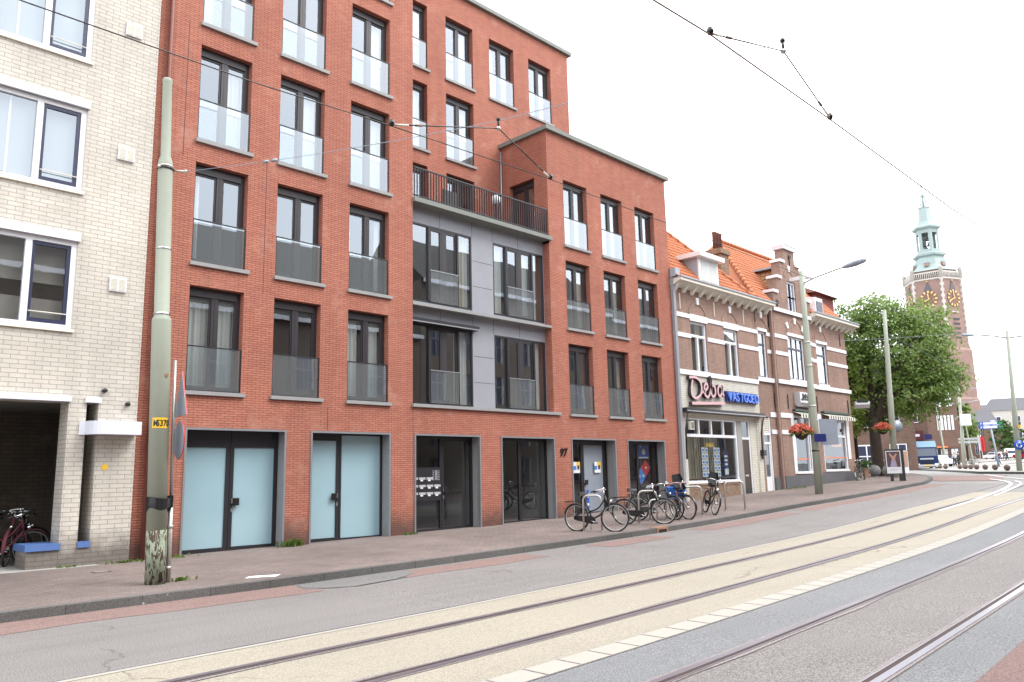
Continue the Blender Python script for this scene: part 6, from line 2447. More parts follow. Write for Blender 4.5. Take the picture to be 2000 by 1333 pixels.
car('white panel van on the far plaza', x, y, R(20), 'car_white', 5.2, 2.0, 2.2, van=True)
x, y = along(2006, 150)
car('red car just behind the edge pole', x, y, R(70), 'car_red', 4.0, 1.7, 1.5)
x, y = along(1834, 96)
car('white car half hidden behind the truck', x, y, R(225), 'car_white', 4.1, 1.7, 1.4)
x, y = along(1962, 182)
car('dark car standing in front of the far hedge', x, y, R(-30), 'car_dark', 4.4, 1.8, 1.9, van=True)

# ------------------------------------------------------------------ people
def skinmesh(name, verts, edges, radii, mat, parent, root=0):
    me = bpy.data.meshes.new(name)
    me.from_pydata(verts, edges, [])
    me.materials.append(mat)
    o = bpy.data.objects.new(name, me)
    COL.objects.link(o)
    o.parent = parent
    sk = o.modifiers.new('Skin', 'SKIN')
    me.skin_vertices.new() if not me.skin_vertices else None
    for i, r in enumerate(radii):
        me.skin_vertices[0].data[i].radius = (r, r)
    me.skin_vertices[0].data[root].use_root = True
    ss = o.modifiers.new('Sub', 'SUBSURF')
    ss.levels = ss.render_levels = 1
    return o
def person(label, x, y, rz, top, bottom, stride=.3, hair='darkbrown', group='people on the plaza', bag=None, dz=PAVE):
    t = thing('person', label, 'person', (x, y, gz(x) + dz), rz, group)
    s = stride
    V = [(0, 0, .95), (0, 0, 1.15), (0, 0, 1.38), (0, 0, 1.5), (0, .02, 1.64), (0, .01, 1.74),
         (-.1, 0, .9), (-.11, s * .5, .5), (-.11, s * .6, .08), (-.11, s * .6 + .14, .04),
         (.1, 0, .9), (.11, -s * .3, .5), (.11, -s, .1), (.11, -s + .14, .05),
         (-.2, 0, 1.38), (-.26, -s * .3, 1.1), (-.26, -s * .2 + .12, .88), (-.26, -s * .2 + .16, .8),
         (.2, 0, 1.38), (.26, s * .3, 1.1), (.26, s * .4 + .12, .88), (.26, s * .4 + .16, .8)]
    E = [(0, 1), (1, 2), (2, 3), (3, 4), (4, 5), (0, 6), (6, 7), (7, 8), (8, 9), (0, 10), (10, 11), (11, 12), (12, 13), (2, 14), (14, 15), (15, 16), (16, 17), (2, 18), (18, 19), (19, 20), (20, 21)]
    Rr = [.14, .13, .14, .05, .1, .08, .085, .06, .045, .04, .085, .06, .045, .04, .06, .045, .035, .03, .06, .045, .035, .03]
    skinmesh('body', V, E, Rr, M['skin'], t)
    ji = [0, 1, 2, 14, 15, 16, 18, 19, 20]
    mp = {k: i for i, k in enumerate(ji)}
    skinmesh('jacket', [V[k] for k in ji], [(0, 1), (1, 2), (2, 3), (3, 4), (4, 5), (2, 6), (6, 7), (7, 8)], [.16, .15, .165, .075, .06, .05, .075, .06, .05], M[top], t)
    ji = [0, 6, 7, 8, 10, 11, 12]
    skinmesh('trousers', [V[k] for k in ji], [(0, 1), (1, 2), (2, 3), (0, 4), (4, 5), (5, 6)], [.155, .1, .075, .065, .1, .075, .065], M[bottom], t)
    b = B()
    b.ball((0, -.01, 1.7), .115, M[hair], 10)
    b.done('hair', t, local=True)
    if bag:
        b = B()
        b.prism([(.3, -.1, .45), (.3, .2, .45), (.3, .16, .8), (.3, -.06, .8)], (.1, 0, 0), M[bag])
        b.done('bag', t, local=True)
    return t
M['denim'] = plain('denim', (.06, .1, .2, 1), .8)
M['shirt'] = plain('pale_blue_shirt', (.42, .5, .6, 1), .8)
x, y = along(1953, 100)
person('person in a maroon coat walking with a light blue bag past the signpost', x, y, R(60), 'maroon', 'denim', .38, bag='blue_lt')
x, y = along(1866, 92)
person('person in a pale blue shirt standing behind the ball bollards', x, y, R(-40), 'shirt', 'black', .1, hair='offwhite')
x, y = along(1874, 95)
person('person in black standing with the bicycles behind the bollards', x, y, R(30), 'black', 'black', .15)
x, y = along(1970, 140)
person('person in dark clothes in front of the white van', x, y, R(-20), 'maroon', 'black', .2)
x, y = along(1964, 143)
person('person in black behind the walking person', x, y, R(-60), 'black', 'denim', .25)
for k, (u, d_, l) in enumerate(((1853, 97, 'dark bicycle parked behind the nearest thin pole on the plaza'), (1861, 98, 'dark bicycle parked beside the person in the pale blue shirt'), (1893, 96, 'dark bicycle parked behind the box pole'))):
    x, y = along(u, d_)
    bicycle(l, (x, y, gz(x) + PAVE), (x + .9, y - .6, gz(x) + PAVE), group='bicycles parked on the plaza', spokes=False, lean=.08)

# ------------------------------------------------------------------ motorbike by the tree
mx_, my_ = 50.6, 18.9
MB_ = thing('motorcycle', 'dark motorcycle parked under the chestnut tree', 'motorcycle', gpos(mx_, my_), R(-100))
for xx in (-.7, .7):
    b = B()
    b.tube([(xx + .27 * math.cos(2 * PI * i / 18), 0, .3 + .27 * math.sin(2 * PI * i / 18)) for i in range(18)], .06, M['rubber'], 7, closed=True)
    b.lathe([(.2, -.03), (.2, .03)], (xx, 0, .3), M['steel'], 12, M=Matrix.Rotation(PI / 2, 4, 'X'))
    b.done('wheel', MB_, local=True)
b = B()
b.tube([(-.7, 0, .3), (-.2, 0, .42), (.2, 0, .4), (.45, 0, .75)], [.05, .16, .17, .06], M['car_dark'], 8)
b.done('engine', MB_, local=True)
b = B()
b.tube([(-.1, 0, .82), (.15, 0, .92), (.4, 0, .86)], [.09, .16, .08], M['black'], 8)
b.done('fuel_tank', MB_, local=True)
b = B()
b.tube([(-.8, 0, .85), (-.45, 0, .8), (-.1, 0, .8)], [.06, .12, .1], M['leather'], 8)
b.done('seat', MB_, local=True)
b = B()
for s in (-1, 1):
    b.tube([(.7, s * .08, .3), (.42, s * .08, .95)], .025, M['chrome'], 6)
    b.tube([(.42, 0, 1.0), (.4, s * .2, 1.08), (.28, s * .36, 1.06)], .016, M['chrome'], 6)
b.done('fork', MB_, local=True)
b = B()
b.ball((.52, 0, .92), .1, M['white'], 10)
b.done('headlight', MB_, local=True)
t = thing('planter', 'orange brown planter box with green plants beside the corner house', 'planter', gpos(47.6, 18.6))
b = B()
b.box(47.3, 47.95, 18.3, 18.9, gz(47.6) + .1, gz(47.6) + .65, M['carrot'])
b.done('box', t)
b = B()
rnd = random.Random(3)
for i in range(160):
    q = Vector((47.6 + rnd.gauss(0, .25), 18.6 + rnd.gauss(0, .25), gz(47.6) + .7 + rnd.random() * .4))
    u = Vector((rnd.gauss(0, 1), rnd.gauss(0, 1), rnd.gauss(0, 1))).normalized() * .07
    v = u.orthogonal().normalized() * .06
    b.face([q - u - v, q + u - v, q + u + v, q - u + v], M['leaf_dark'])
b.done('foliage', t)

# ------------------------------------------------------------------ trees
def tree(name, label, base, trunk_h, trunk_r, blobs, n, leaf, mat, seed, limbs=7, lean=(0, 0), group='trees at the far end of the street'):
    t = thing(name, label, 'tree', base, 0, group)
    rnd = random.Random(seed)
    base = Vector(base)
    b = B()
    fork = base + Vector((lean[0], lean[1], trunk_h))
    b.tube([base + Vector((0, 0, -.1)), base + Vector((0, 0, .4)), base.lerp(fork, .6), fork], [trunk_r * 1.35, trunk_r * 1.05, trunk_r * .9, trunk_r * .8], M['bark'], 12)
    for k in range(limbs):
        c, rr = blobs[k % len(blobs)]
        tgt = base + Vector(c) + Vector((rnd.uniform(-.6, .6) * rr[0], rnd.uniform(-.6, .6) * rr[1], rnd.uniform(-.2, .6) * rr[2]))
        mid = fork.lerp(tgt, .45) + Vector((rnd.uniform(-.3, .3), rnd.uniform(-.3, .3), .4))
        b.tube(smooth3([fork - Vector((0, 0, .3)), mid, tgt], 4), [trunk_r * .5 * (1 - i / 9) + .03 for i in range(9)], M['bark'], 7)
        for q in range(3):
            e = mid.lerp(tgt, .3 + .25 * q) 
            f = e + Vector((rnd.uniform(-1.4, 1.4), rnd.uniform(-1.4, 1.4), rnd.uniform(.2, 1.5)))
            b.tube([e, f], [.05, .015], M['bark'], 5)
    b.done('trunk', t)
    b = B()
    mt = M[mat]
    vol = [r[0] * r[1] + r[0] * r[2] + r[1] * r[2] for c, r in blobs]
    tot = sum(vol)
    for (c, r), v in zip(blobs, vol):
        c = base + Vector(c)
        clumps = int(n * v / tot / 26)
        for q in range(clumps):
            d = Vector((rnd.gauss(0, 1), rnd.gauss(0, 1), rnd.gauss(0, 1))).normalized()
            k = rnd.uniform(.5, 1.0) ** .6
            cc = c + Vector((d.x * r[0], d.y * r[1], d.z * r[2])) * k * (1 + .1 * math.sin(d.x * 7 + d.z * 5 + seed))
            cr = rnd.uniform(.32, .6) * min(1.0, r[0] / 1.6 + .3)
            out = (d + Vector((0, 0, .6))).normalized()
            for i in range(26):
                e = Vector((rnd.gauss(0, 1), rnd.gauss(0, 1), rnd.gauss(0, .55))) * cr * .62
                p = cc + e + Vector((0, 0, -.25 * (e.x * e.x + e.y * e.y)))
                nrm = (out + Vector((rnd.gauss(0, .5), rnd.gauss(0, .5), rnd.gauss(0, .5)))).normalized()
                u = nrm.orthogonal().normalized()
                w_ = nrm.cross(u)
                a = rnd.random() * 2 * PI
                u, w_ = u * math.cos(a) + w_ * math.sin(a), w_ * math.cos(a) - u * math.sin(a)
                s = leaf * rnd.uniform(.6, 1.25)
                b.mesh([p - u * s, p - w_ * s * .5, p + u * s, p + w_ * s * .5], [(0, 1, 2, 3)], mt)
    b.done('crown', t)
    return t
tx_, ty_ = 50.3, 18.6
tree('chestnut_tree', 'big round chestnut tree standing in front of the church tower', gpos(tx_, ty_), 3.6, .36,
     [((1.6, -1.2, 8.1), (3.1, 3.1, 3.0)), ((2.7, -2.2, 7.0), (2.5, 2.5, 2.4)), ((-.6, .9, 8.9), (2.3, 2.3, 2.1)), ((-1.5, 1.9, 7.4), (2.0, 2.0, 2.2)), ((1.8, -1.5, 5.2), (2.7, 2.7, 1.9)), ((3.3, -2.9, 5.9), (1.7, 1.7, 1.5)), ((.6, -.5, 10.0), (2.0, 2.0, 1.4)), ((2.7, -2.3, 9.4), (1.9, 1.9, 1.4))],
     30000, .125, 'leaf', 4, limbs=10)
tree('chestnut_tree', 'lower yellow green tree growing against the corner house', gpos(48.6, 20.4), 2.9, .26,
     [((-.5, .7, 9.0), (1.7, 1.7, 1.7)), ((-.2, .3, 7.2), (1.8, 1.8, 1.9)), ((-.4, .6, 5.2), (1.9, 1.9, 1.9)), ((.7, -.6, 5.8), (1.6, 1.6, 1.6)), ((.3, -.2, 3.8), (1.9, 1.9, 1.3))],
     14000, .115, 'leaf_yellow', 9, limbs=7)
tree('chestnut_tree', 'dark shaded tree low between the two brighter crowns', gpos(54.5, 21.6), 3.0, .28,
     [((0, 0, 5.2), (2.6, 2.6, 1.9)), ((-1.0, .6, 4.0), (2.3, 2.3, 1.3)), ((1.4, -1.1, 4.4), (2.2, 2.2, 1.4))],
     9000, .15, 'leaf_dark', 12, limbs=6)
x, y = along(1893, 150)
tree('plaza_tree', 'slim green tree in front of the church wall', (x, y, gz(x) + PAVE), 3.5, .2, [((0, 0, 7.5), (2.2, 2.2, 4.0)), ((.3, -.3, 4.8), (1.8, 1.8, 2.0))], 2600, .3, 'leaf', 21, limbs=4)
x, y = along(1965, 190)
tree('plaza_tree', 'dark bushy tree in front of the far white house', (x, y, gz(x) + PAVE), 2.5, .25, [((0, 0, 5.5), (3.0, 3.0, 4.2)), ((2.4, -2.4, 4.2), (3.2, 3.2, 3.0))], 3000, .38, 'leaf_dark', 22, limbs=4)

# ------------------------------------------------------------------ church tower (six sided) with copper spire
tb = along(1862, 255)
TW = thing('church_tower', 'six sided brick church tower with gilded clocks and a pale copper spire', 'church tower', (tb[0], tb[1], 4.7), face_rz(1826))
TW.scale = (.9, .9, 1)
A0 = R(-12)
def hexring(r, z, n=6, ph=A0 + PI / 6):
    return [(r * math.cos(2 * PI * i / n + ph), r * math.sin(2 * PI * i / n + ph), z) for i in range(n)]
# vertices at -102,-42,18,78 deg from the viewing axis: viewer looks along local +y
PH = R(-90 + 18)
def hexprism(b, prof, mat, n=6, ph=PH, smooth=False):
    b.lathe(prof, (0, 0, 0), mat, n, smooth=smooth, phase=ph)
b = B()
hexprism(b, [(10.9, -1), (10.9, 18), (10.4, 18.6), (10.4, 34), (9.75, 34.8), (9.35, 58.0)], M['brick_tower'])
b.done('shaft', TW, local=True)
b = B()
for i in range(6):
    a = PH + PI / 3 * i
    b = B()
    for k in range(36, 60):
        z0 = k * .97
        w_ = .3 + .3 * (k % 2)
        b.box(-.55, .2, -w_, w_, z0, z0 + .97, M['pale_stone'], Matrix.Rotation(a, 4, 'Z') @ Matrix.Translation((9.5, 0, 0)))
    b.done('corner_stonework', TW, local=True)
b = B()
hexprism(b, [(9.5, 57.6), (9.8, 57.8), (9.8, 58.2), (9.5, 58.2)], M['pale_stone'])
hexprism(b, [(9.7, 60.0), (9.7, 60.4), (9.4, 60.4)], M['pale_stone'])
for i in range(6):
    a0, a1 = PH + PI / 3 * i, PH + PI / 3 * (i + 1)
    for k in range(15):
        p = Vector((9.6 * math.cos(a0), 9.6 * math.sin(a0), 0)).lerp(Vector((9.6 * math.cos(a1), 9.6 * math.sin(a1), 0)), (k + .5) / 15)
        b.tube([p + Vector((0, 0, 58.1)), p + Vector((0, 0, 60.1))], .16, M['pale_stone'], 5)
b.done('balustrade', TW, local=True)
for i in range(6):
    a = PH + PI / 3 * i
    b = B()
    b.lathe([(.7, 58.2), (.7, 61.2), (.85, 61.3), (.2, 62.2), (.35, 62.8), (.05, 64.5)], (9.5 * math.cos(a), 9.5 * math.sin(a), 0), M['pale_stone'], 8)
    b.done('pinnacle', TW, local=True)
b = B()
hexprism(b, [(8.2, 58), (8.2, 61.2)], M['brick_tower'])
b.done('drum', TW, local=True)
b = B()
hexprism(b, [(8.9, 61.2), (7.3, 62.4), (6.3, 64.6), (5.6, 67.6), (5.2, 68.6)], M['copper'])
hexprism(b, [(5.2, 68.6), (6.2, 69.2), (6.3, 70.2), (5.0, 70.9), (4.6, 71.0)], M['copper'])
b.done('spire_base', TW, local=True)
b = B()
hexprism(b, [(4.3, 80.3), (5.4, 80.9), (5.5, 81.5), (4.0, 82.2), (2.9, 84.0), (2.3, 87.0), (2.0, 89.6), (2.3, 90.0), (1.4, 90.2)], M['copper'])
b.done('spire', TW, local=True)
b = B()
for i in range(6):
    a0, a1 = PH + PI / 3 * i, PH + PI / 3 * (i + 1)
    p, q = Vector((4.3 * math.cos(a0), 4.3 * math.sin(a0), 0)), Vector((4.3 * math.cos(a1), 4.3 * math.sin(a1), 0))
    for (t0, t1, z0, z1) in ((0, .2, 70.9, 80.4), (.8, 1, 70.9, 80.4), (.2, .8, 78.9, 80.4), (.2, .8, 70.9, 72.2)):
        u, v = p.lerp(q, t0), p.lerp(q, t1)
        n_ = Vector((u.x + v.x, u.y + v.y, 0)).normalized() * -.35
        b.prism([u + Vector((0, 0, z0)), v + Vector((0, 0, z0)), v + Vector((0, 0, z1)), u + Vector((0, 0, z1))], n_, M['copper'])
b.done('belfry', TW, local=True)
for (x, y, z, r) in ((0, 0, 77.3, 1.0), (1.6, .6, 75.4, .9), (-1.5, .4, 75.2, .95), (.4, -1.7, 74.6, .9), (-.5, 1.5, 73.4, 1.0), (1.4, -1.0, 73.0, 1.05), (-1.4, -1.1, 77.6, .8)):
    b = B()
    b.lathe([(r, -1.0), (r * .75, -.5), (r * .55, .3), (r * .3, .7)], (x, y, z), M['slate'], 10)
    b.done('bell', TW, local=True)
for i in range(6):
    a = PH + PI / 3 * i + PI / 6
    b = B()
    Mx = Matrix.Rotation(a, 4, 'Z') @ Matrix.Translation((5.9, 0, 64.4))
    b.box(-.8, .5, -.75, .75, -.9, .7, M['brick_tower'], Mx)
    b.prism([Mx @ Vector((.6, -.95, .7)), Mx @ Vector((.6, .95, .7)), Mx @ Vector((.6, 0, 1.8))], Mx.to_3x3() @ Vector((-1.5, 0, 0)), M['copper'])
    b.box(.5, .55, -.5, .5, -.6, .5, M['slate'], Mx)
    b.done('dormer', TW, local=True)
b = B()
for i in range(12):
    a = 2 * PI * i / 12
    d = Vector((math.cos(a), math.sin(a), 0))
    b.tube([d * 1.5 + Vector((0, 0, 90.1)), d * 2.9 + Vector((0, 0, 91.2)), d * 3.0 + Vector((0, 0, 92.4))] if i % 2 else [d * 1.5 + Vector((0, 0, 90.1)), d * 2.2 + Vector((0, 0, 92.2)), d * 1.2 + Vector((0, 0, 94.6)), Vector((0, 0, 96))], .13, M['copper'], 6)
    b.ball(d * 3.0 + Vector((0, 0, 92.6)) if i % 2 else d * 2.2 + Vector((0, 0, 92.2)), .28, M['copper'], 6)
b.done('crown', TW, local=True)
b = B()
b.tube([(0, 0, 90), (0, 0, 95.5), (0, 0, 99.0), (0, 0, 105.5)], [.5, .35, .14, .05], M['copper'], 8)
b.ball((0, 0, 99.2), .45, M['gold'], 10)
b.box(-.9, .5, -.03, .03, 103.6, 103.9, M['gold'])
b.done('weather_vane', TW, local=True)
def tower_face(i):
    a = PH + PI / 3 * i + PI / 6
    ap = 9.4 * math.cos(PI / 6)
    return Matrix.Rotation(a, 4, 'Z') @ Matrix.Translation((ap, 0, 0)) @ Matrix.Rotation(PI / 2, 4, 'Y') @ Matrix.Rotation(PI / 2, 4, 'Z')
# local face frame: x right, y up, z outwards
for i in (4, 5, 0):
    Mx = tower_face(i)
    def Q(x, z, o):
        a = PH + PI / 3 * i + PI / 6
        ap = 9.4 * math.cos(PI / 6)
        n_ = Vector((math.cos(a), math.sin(a), 0))
        tg = Vector((-math.sin(a), math.cos(a), 0))
        return n_ * (ap + o) + tg * x + Vector((0, 0, z))
    cz = 51.2
    b = B()
    b.prism([Q(2.9 * math.cos(2 * PI * k / 24), cz + 2.9 * math.sin(2 * PI * k / 24), .15) for k in range(24)], Q(0, 0, .1) - Q(0, 0, 0), M['clock_dark'])
    b.prism([Q(-1.3, cz + 2.9, .12), Q(1.3, cz + 2.9, .12), Q(.2, cz + 5.6, .12), Q(-.2, cz + 5.6, .12)], Q(0, 0, .15) - Q(0, 0, 0), M['slate'])
    ck = b.done('clock', TW, local=True)
    for k in range(12):
        b = B()
        t_ = 2 * PI * k / 12
        c, s = math.cos(t_), math.sin(t_)
        b.prism([Q(r_ * c - w_ * s, cz + r_ * s + w_ * c, .3) for (r_, w_) in ((2.05, -.22), (2.85, -.32), (2.85, .32), (2.05, .22))], Q(0, 0, .12) - Q(0, 0, 0), M['gold'])
        b.done('numeral', ck, local=True)
    b = B()
    b.ball(Q(0, cz + 5.9, .3), .3, M['gold'], 8)
    b.done('finial', ck, local=True)
    b = B()
    for (ang, ln) in ((R(95), 1.9), (R(205), 2.7)):
        c, s = math.cos(ang), math.sin(ang)
        sx = 1
        b.prism([Q(r_ * c - w_ * s, cz + r_ * s + w_ * c, .5) for (r_, w_) in ((-.5, -.12), (ln, -.2), (ln, .2), (-.5, .12))], Q(0, 0, .1) - Q(0, 0, 0), M['gold'])
    b.done('hands', ck, local=True)
    b = B()
    for k in range(5):
        b.prism([Q(-1.5, 37.6 + k * 1.55, .12), Q(1.5, 37.6 + k * 1.55, .12), Q(1.5, 38.3 + k * 1.55, .45), Q(-1.5, 38.3 + k * 1.55, .45)], Q(0, 0, .1) - Q(0, 0, 0), M['slate'])
    pts = [Q(-1.7, 37, .06), Q(1.7, 37, .06)] + [Q(1.7 * math.cos(q), 44.0 + 2.0 * math.sin(q), .06) for q in [PI * k / 8 for k in range(9)]]
    b.prism(pts, Q(0, 0, .06) - Q(0, 0, 0), M['room_dark'])
    b.done('louvre_window', TW, local=True)
    b = B()
    for x_ in (-1.2, 0, 1.2):
        b.box(-.0, .0001, 0, .0001, 0, .0001, M['pale_stone'])
    b.prism([Q(-1.6, 46.4, .1), Q(1.6, 46.4, .1), Q(1.6, 46.75, .1), Q(-1.6, 46.75, .1)], Q(0, 0, .2) - Q(0, 0, 0), M['pale_stone'])
    b.done('moulding', TW, local=True)

for o in list(TW.children):
    if o.name.split('.')[0] in ('spire', 'belfry', 'bell', 'dormer', 'crown', 'weather_vane', 'drum', 'spire_base'):
        for v in o.data.vertices:
            if v.co.z > 70.9:
                v.co.z = 68.2 + (v.co.z - 70.9) * .85
            elif v.co.z > 61:
                v.co.z = 61 + (v.co.z - 61) * .725
            if v.co.z > 63:
                v.co.x *= .93
                v.co.y *= .93

# ------------------------------------------------------------------ far buildings
def far_block(name, label, cat, u, depth, w_, dpt, h, wall, roofm=None, roof_h=0, wins=(), dz=PAVE, extra=None, turn=0, panem='navy_sash'):
    x, y = along(u, depth)
    t = thing(name, label, cat, (x, y, gz(x) + dz), face_rz(u) + turn)
    b = B()
    b.box(-w_ / 2, w_ / 2, 0, dpt, -1, h, wall)
    b.done('wall', t, local=True)
    if roofm:
        b = B()
        b.mesh([(-w_ / 2 - .3, -.3, h), (w_ / 2 + .3, -.3, h), (w_ / 2 + .3, dpt, h), (-w_ / 2 - .3, dpt, h), (-w_ / 2 + 2, dpt / 2, h + roof_h), (w_ / 2 - 2, dpt / 2, h + roof_h)], [(0, 1, 5, 4), (1, 2, 5), (2, 3, 4, 5), (3, 0, 4), (0, 3, 2, 1)], roofm)
        b.done('roof', t, local=True)
    for (x0, x1, z0, z1, fm, bars) in wins:
        b = B()
        f = .09 * max(1, (x1 - x0) / 1.6)
        b.box(x0, x0 + f, -.1, .0, z0, z1, fm)
        b.box(x1 - f, x1, -.1, .0, z0, z1, fm)
        b.box(x0 + f, x1 - f, -.1, .0, z0, z0 + f, fm)
        b.box(x0 + f, x1 - f, -.1, .0, z1 - f, z1, fm)
        for k in range(bars):
            xx = x0 + (x1 - x0) * (k + 1) / (bars + 1)
            b.box(xx - f * .45, xx + f * .45, -.1, .0, z0 + f, z1 - f, fm)
        b.box(x0 + f, x1 - f, -.1, 0, (z0 + z1) / 2 - f * .4, (z0 + z1) / 2 + f * .4, fm) if bars else None
        wn = b.done('window', t, local=True)
        b = B()
        b.box(x0 + f, x1 - f, -.06, -.02, z0 + f, z1 - f, M[panem])
        b.done('pane', wn, local=True)
    if extra:
        extra(t)
    return t
# brick building with tall white window strips in front of the tower
def nave_extra(t):
    for z0, z1 in ((10.2, 13.4), (6.3, 10.0)):
        pass
    b = B()
    b.box(.2, 1.8, -1.2, -.05, 2.5, 2.75, M['orange'])
    b.done('awning', t, local=True)
wins = []
for z0, z1 in ((9.3, 11.5), (5.4, 7.8)):
    for k in range(5):
        x0 = .6 + k * .52
        wins.append((x0, x0 + .34, z0, z1, M['white'], 0))
for k in range(3):
    wins.append((-.9 + k * 1.5, .3 + k * 1.5, .4, 2.4, M['dark_metal'], 1))
far_block('church_hall', 'dark brick hall with tall white window strips below the church tower', 'building', 1832, 130, 7.4, 30, 15.5, M['brick_far'], wins=wins, extra=nave_extra, panem='curtain')
far_block('street_house', 'brick house front behind the trees with a white shop front', 'house', 1700, 82, 9.0, 10, 9.5, M['brick_far'], M['slate'], 3, wins=[(-3.8, -2.2, .2, 2.6, M['white'], 1), (-1.4, 1.0, .2, 2.6, M['white'], 1), (2.0, 3.6, .2, 2.6, M['white'], 1), (-3.2, -2.2, 4.4, 6.4, M['white'], 1), (-.5, .5, 4.4, 6.4, M['white'], 1), (2.2, 3.2, 4.4, 6.4, M['white'], 1)])
def red_shop(t):
    b = B()
    b.box(-.6, 2.0, -.5, -.0, 3.3, 4.4, M['maroon'])
    b.box(-.2, 1.6, -.52, -.5, 3.7, 4.0, M['offwhite'])
    b.done('fascia', t, local=True)
    b = B()
    b.box(2.1, 2.9, -1.2, -.9, 3.3, 3.9, M['navy'])
    b.done('blue_sign', t, local=True)
far_block('street_house', 'narrow house with a red shop fascia and white window behind the truck', 'house', 1774, 96, 5.2, 9, 8.5, M['brick_far'], M['slate'], 2.5, wins=[(-2.4, -1.0, 3.2, 5.2, M['white'], 0), (-2.2, -.6, .2, 2.6, M['white'], 1), (.2, 1.9, .2, 2.6, M['white'], 1), (.6, 1.6, 5.4, 7.2, M['white'], 1)], extra=red_shop)
far_block('church_annex', 'dark brick gabled annex beside the tower foot', 'building', 1930, 205, 7.5, 12, 8.5, M['brick_far'], M['slate'], 4.5, wins=[(-2.4, -1.4, 1.0, 4.5, M['pale_stone'], 1), (.2, 1.2, 1.0, 4.5, M['pale_stone'], 1), (-1.2, -.2, 6.0, 7.8, M['pale_stone'], 1)])
far_block('brown_lodge', 'low brown brick lodge with a white gable panel', 'building', 1950, 200, 4.6, 8, 8.0, M['brick_far'], M['lead'], 1.8)
far_block('white_mansion', 'white and grey mansion with slate roof at the frame edge', 'building', 1985, 225, 13, 14, 13.5, M['pale_stone'], M['slate'], 4, wins=[(-4.6, -2.2, 8.6, 11.8, M['white'], 1), (.4, 2.6, 8.6, 11.8, M['white'], 1), (-4.6, -2.2, 3.6, 7.2, M['white'], 1), (.4, 2.6, 3.6, 7.2, M['white'], 1)])
far_block('skyline_block', 'reddish building with dormers far behind the parking signs', 'building', 1925, 260, 16, 12, 15.5, M['brick_far'], M['slate'], 2.5, wins=[(-5, -3.6, 13, 15, M['pale_stone'], 1), (-1, .4, 13, 15, M['pale_stone'], 1), (3, 4.4, 13, 15, M['pale_stone'], 1)])

# signposts on the plaza
x, y = along(1951, 82)
SP = thing('parking_signpost', 'grey signpost with two blue parking guidance boards and green displays', 'signpost', (x, y, gz(x) + PAVE), face_rz(1945))
b = B()
b.tube([(0, 0, 0), (-.15, 0, 2.2), (-.35, 0, 4.6)], [.11, .1, .08], M['grey_panel'], 10)
b.done('post', SP, local=True)
for z in (3.95, 4.35):
    b = B()
    b.box(-1.35, .35, -.14, -.08, z, z + .34, M['blue'])
    o = b.done('board', SP, local=True)
    b = B()
    b.box(-.95, .3, -.15, -.14, z + .05, z + .29, M['offwhite'])
    b.done('text_field', o, local=True)
    text_mesh('P', .28, .004, M['white'], 'lettering', o, (-1.2, -.146, z + .06), (PI / 2, 0, 0), bold=.01)
    b = B()
    b.box(.38, .85, -.14, -.06, z - .01, z + .35, M['green_dk'])
    dsp = b.done('display', SP, local=True)
    b = B()
    gm = plain('display_green', (.02, .4, .1, 1), .4)
    for k in range(3):
        b.box(.46 + k * .12, .54 + k * .12, -.15, -.14, z + .09, z + .25, gm)
    b.done('segments', dsp, local=True)
x, y = along(1901, 84)
LP = thing('street_lamp', 'tall curved street lamp with two white direction boards', 'street lamp', (x, y, gz(x) + PAVE), face_rz(1901))
b = B()
b.tube([(0, 0, 0), (0, 0, 1.0), (-.25, 0, 4.5)] + [(-.3 - .5 * (1 - math.cos(q)), 0, 4.7 + .7 * math.sin(q)) for q in [PI * k / 8 for k in range(1, 8)]], [.12, .1] + [.06] * 8, M['pole_green'], 8)
b.done('post', LP, local=True)
b = B()
b.box(-1.1, .9, -.1, -.04, 2.55, 2.8, M['silver'])
b.box(-1.1, .9, -.1, -.04, 2.9, 3.12, M['silver'])
b.done('direction_boards', LP, local=True)
x, y = along(1848, 100)
zb = gz(x) + PAVE
t = thing('tram_pole', 'thin grey pole standing between the truck and the box pole', 'tram pole', (x, y, zb), face_rz(1848), 'sage green tram poles along the street')
b = B()
b.tube([(0, 0, 0), (-.1, 0, 2), (-.35, 0, 7.6)], [.2, .16, .1], M['pole_green'], 10)
b.done('shaft', t, local=True)
for k, (u, l) in enumerate(((1917, 'red and white flag on a pole, the paler one beside the tower foot'), (1922, 'red flag on a pole next to the paler flag'))):
    x, y = along(u, 140)
    t = thing('flag', l, 'flag', (x, y, gz(x) + PAVE), face_rz(u), 'flags beside the tower foot')
    b = B()
    b.tube([(0, 0, 0), (0, 0, 4.6)], .05, M['white'], 6)
    b.done('flagpole', t, local=True)
    b = B()
    vs, fs = [], []
    for i in range(7):
        for j in range(2):
            vs.append((.05 + .09 * i, .06 * math.sin(i * 1.5), (4.5 - 2.6 * j) - .05 * i))
        if i:
            fs.append((2 * i - 2, 2 * i - 1, 2 * i + 1, 2 * i))
    b.mesh(vs, fs[:3], M['offwhite'] if k == 0 else M['red'])
    b.mesh(vs, fs[3:], M['red'])
    b.done('cloth', t, local=True)

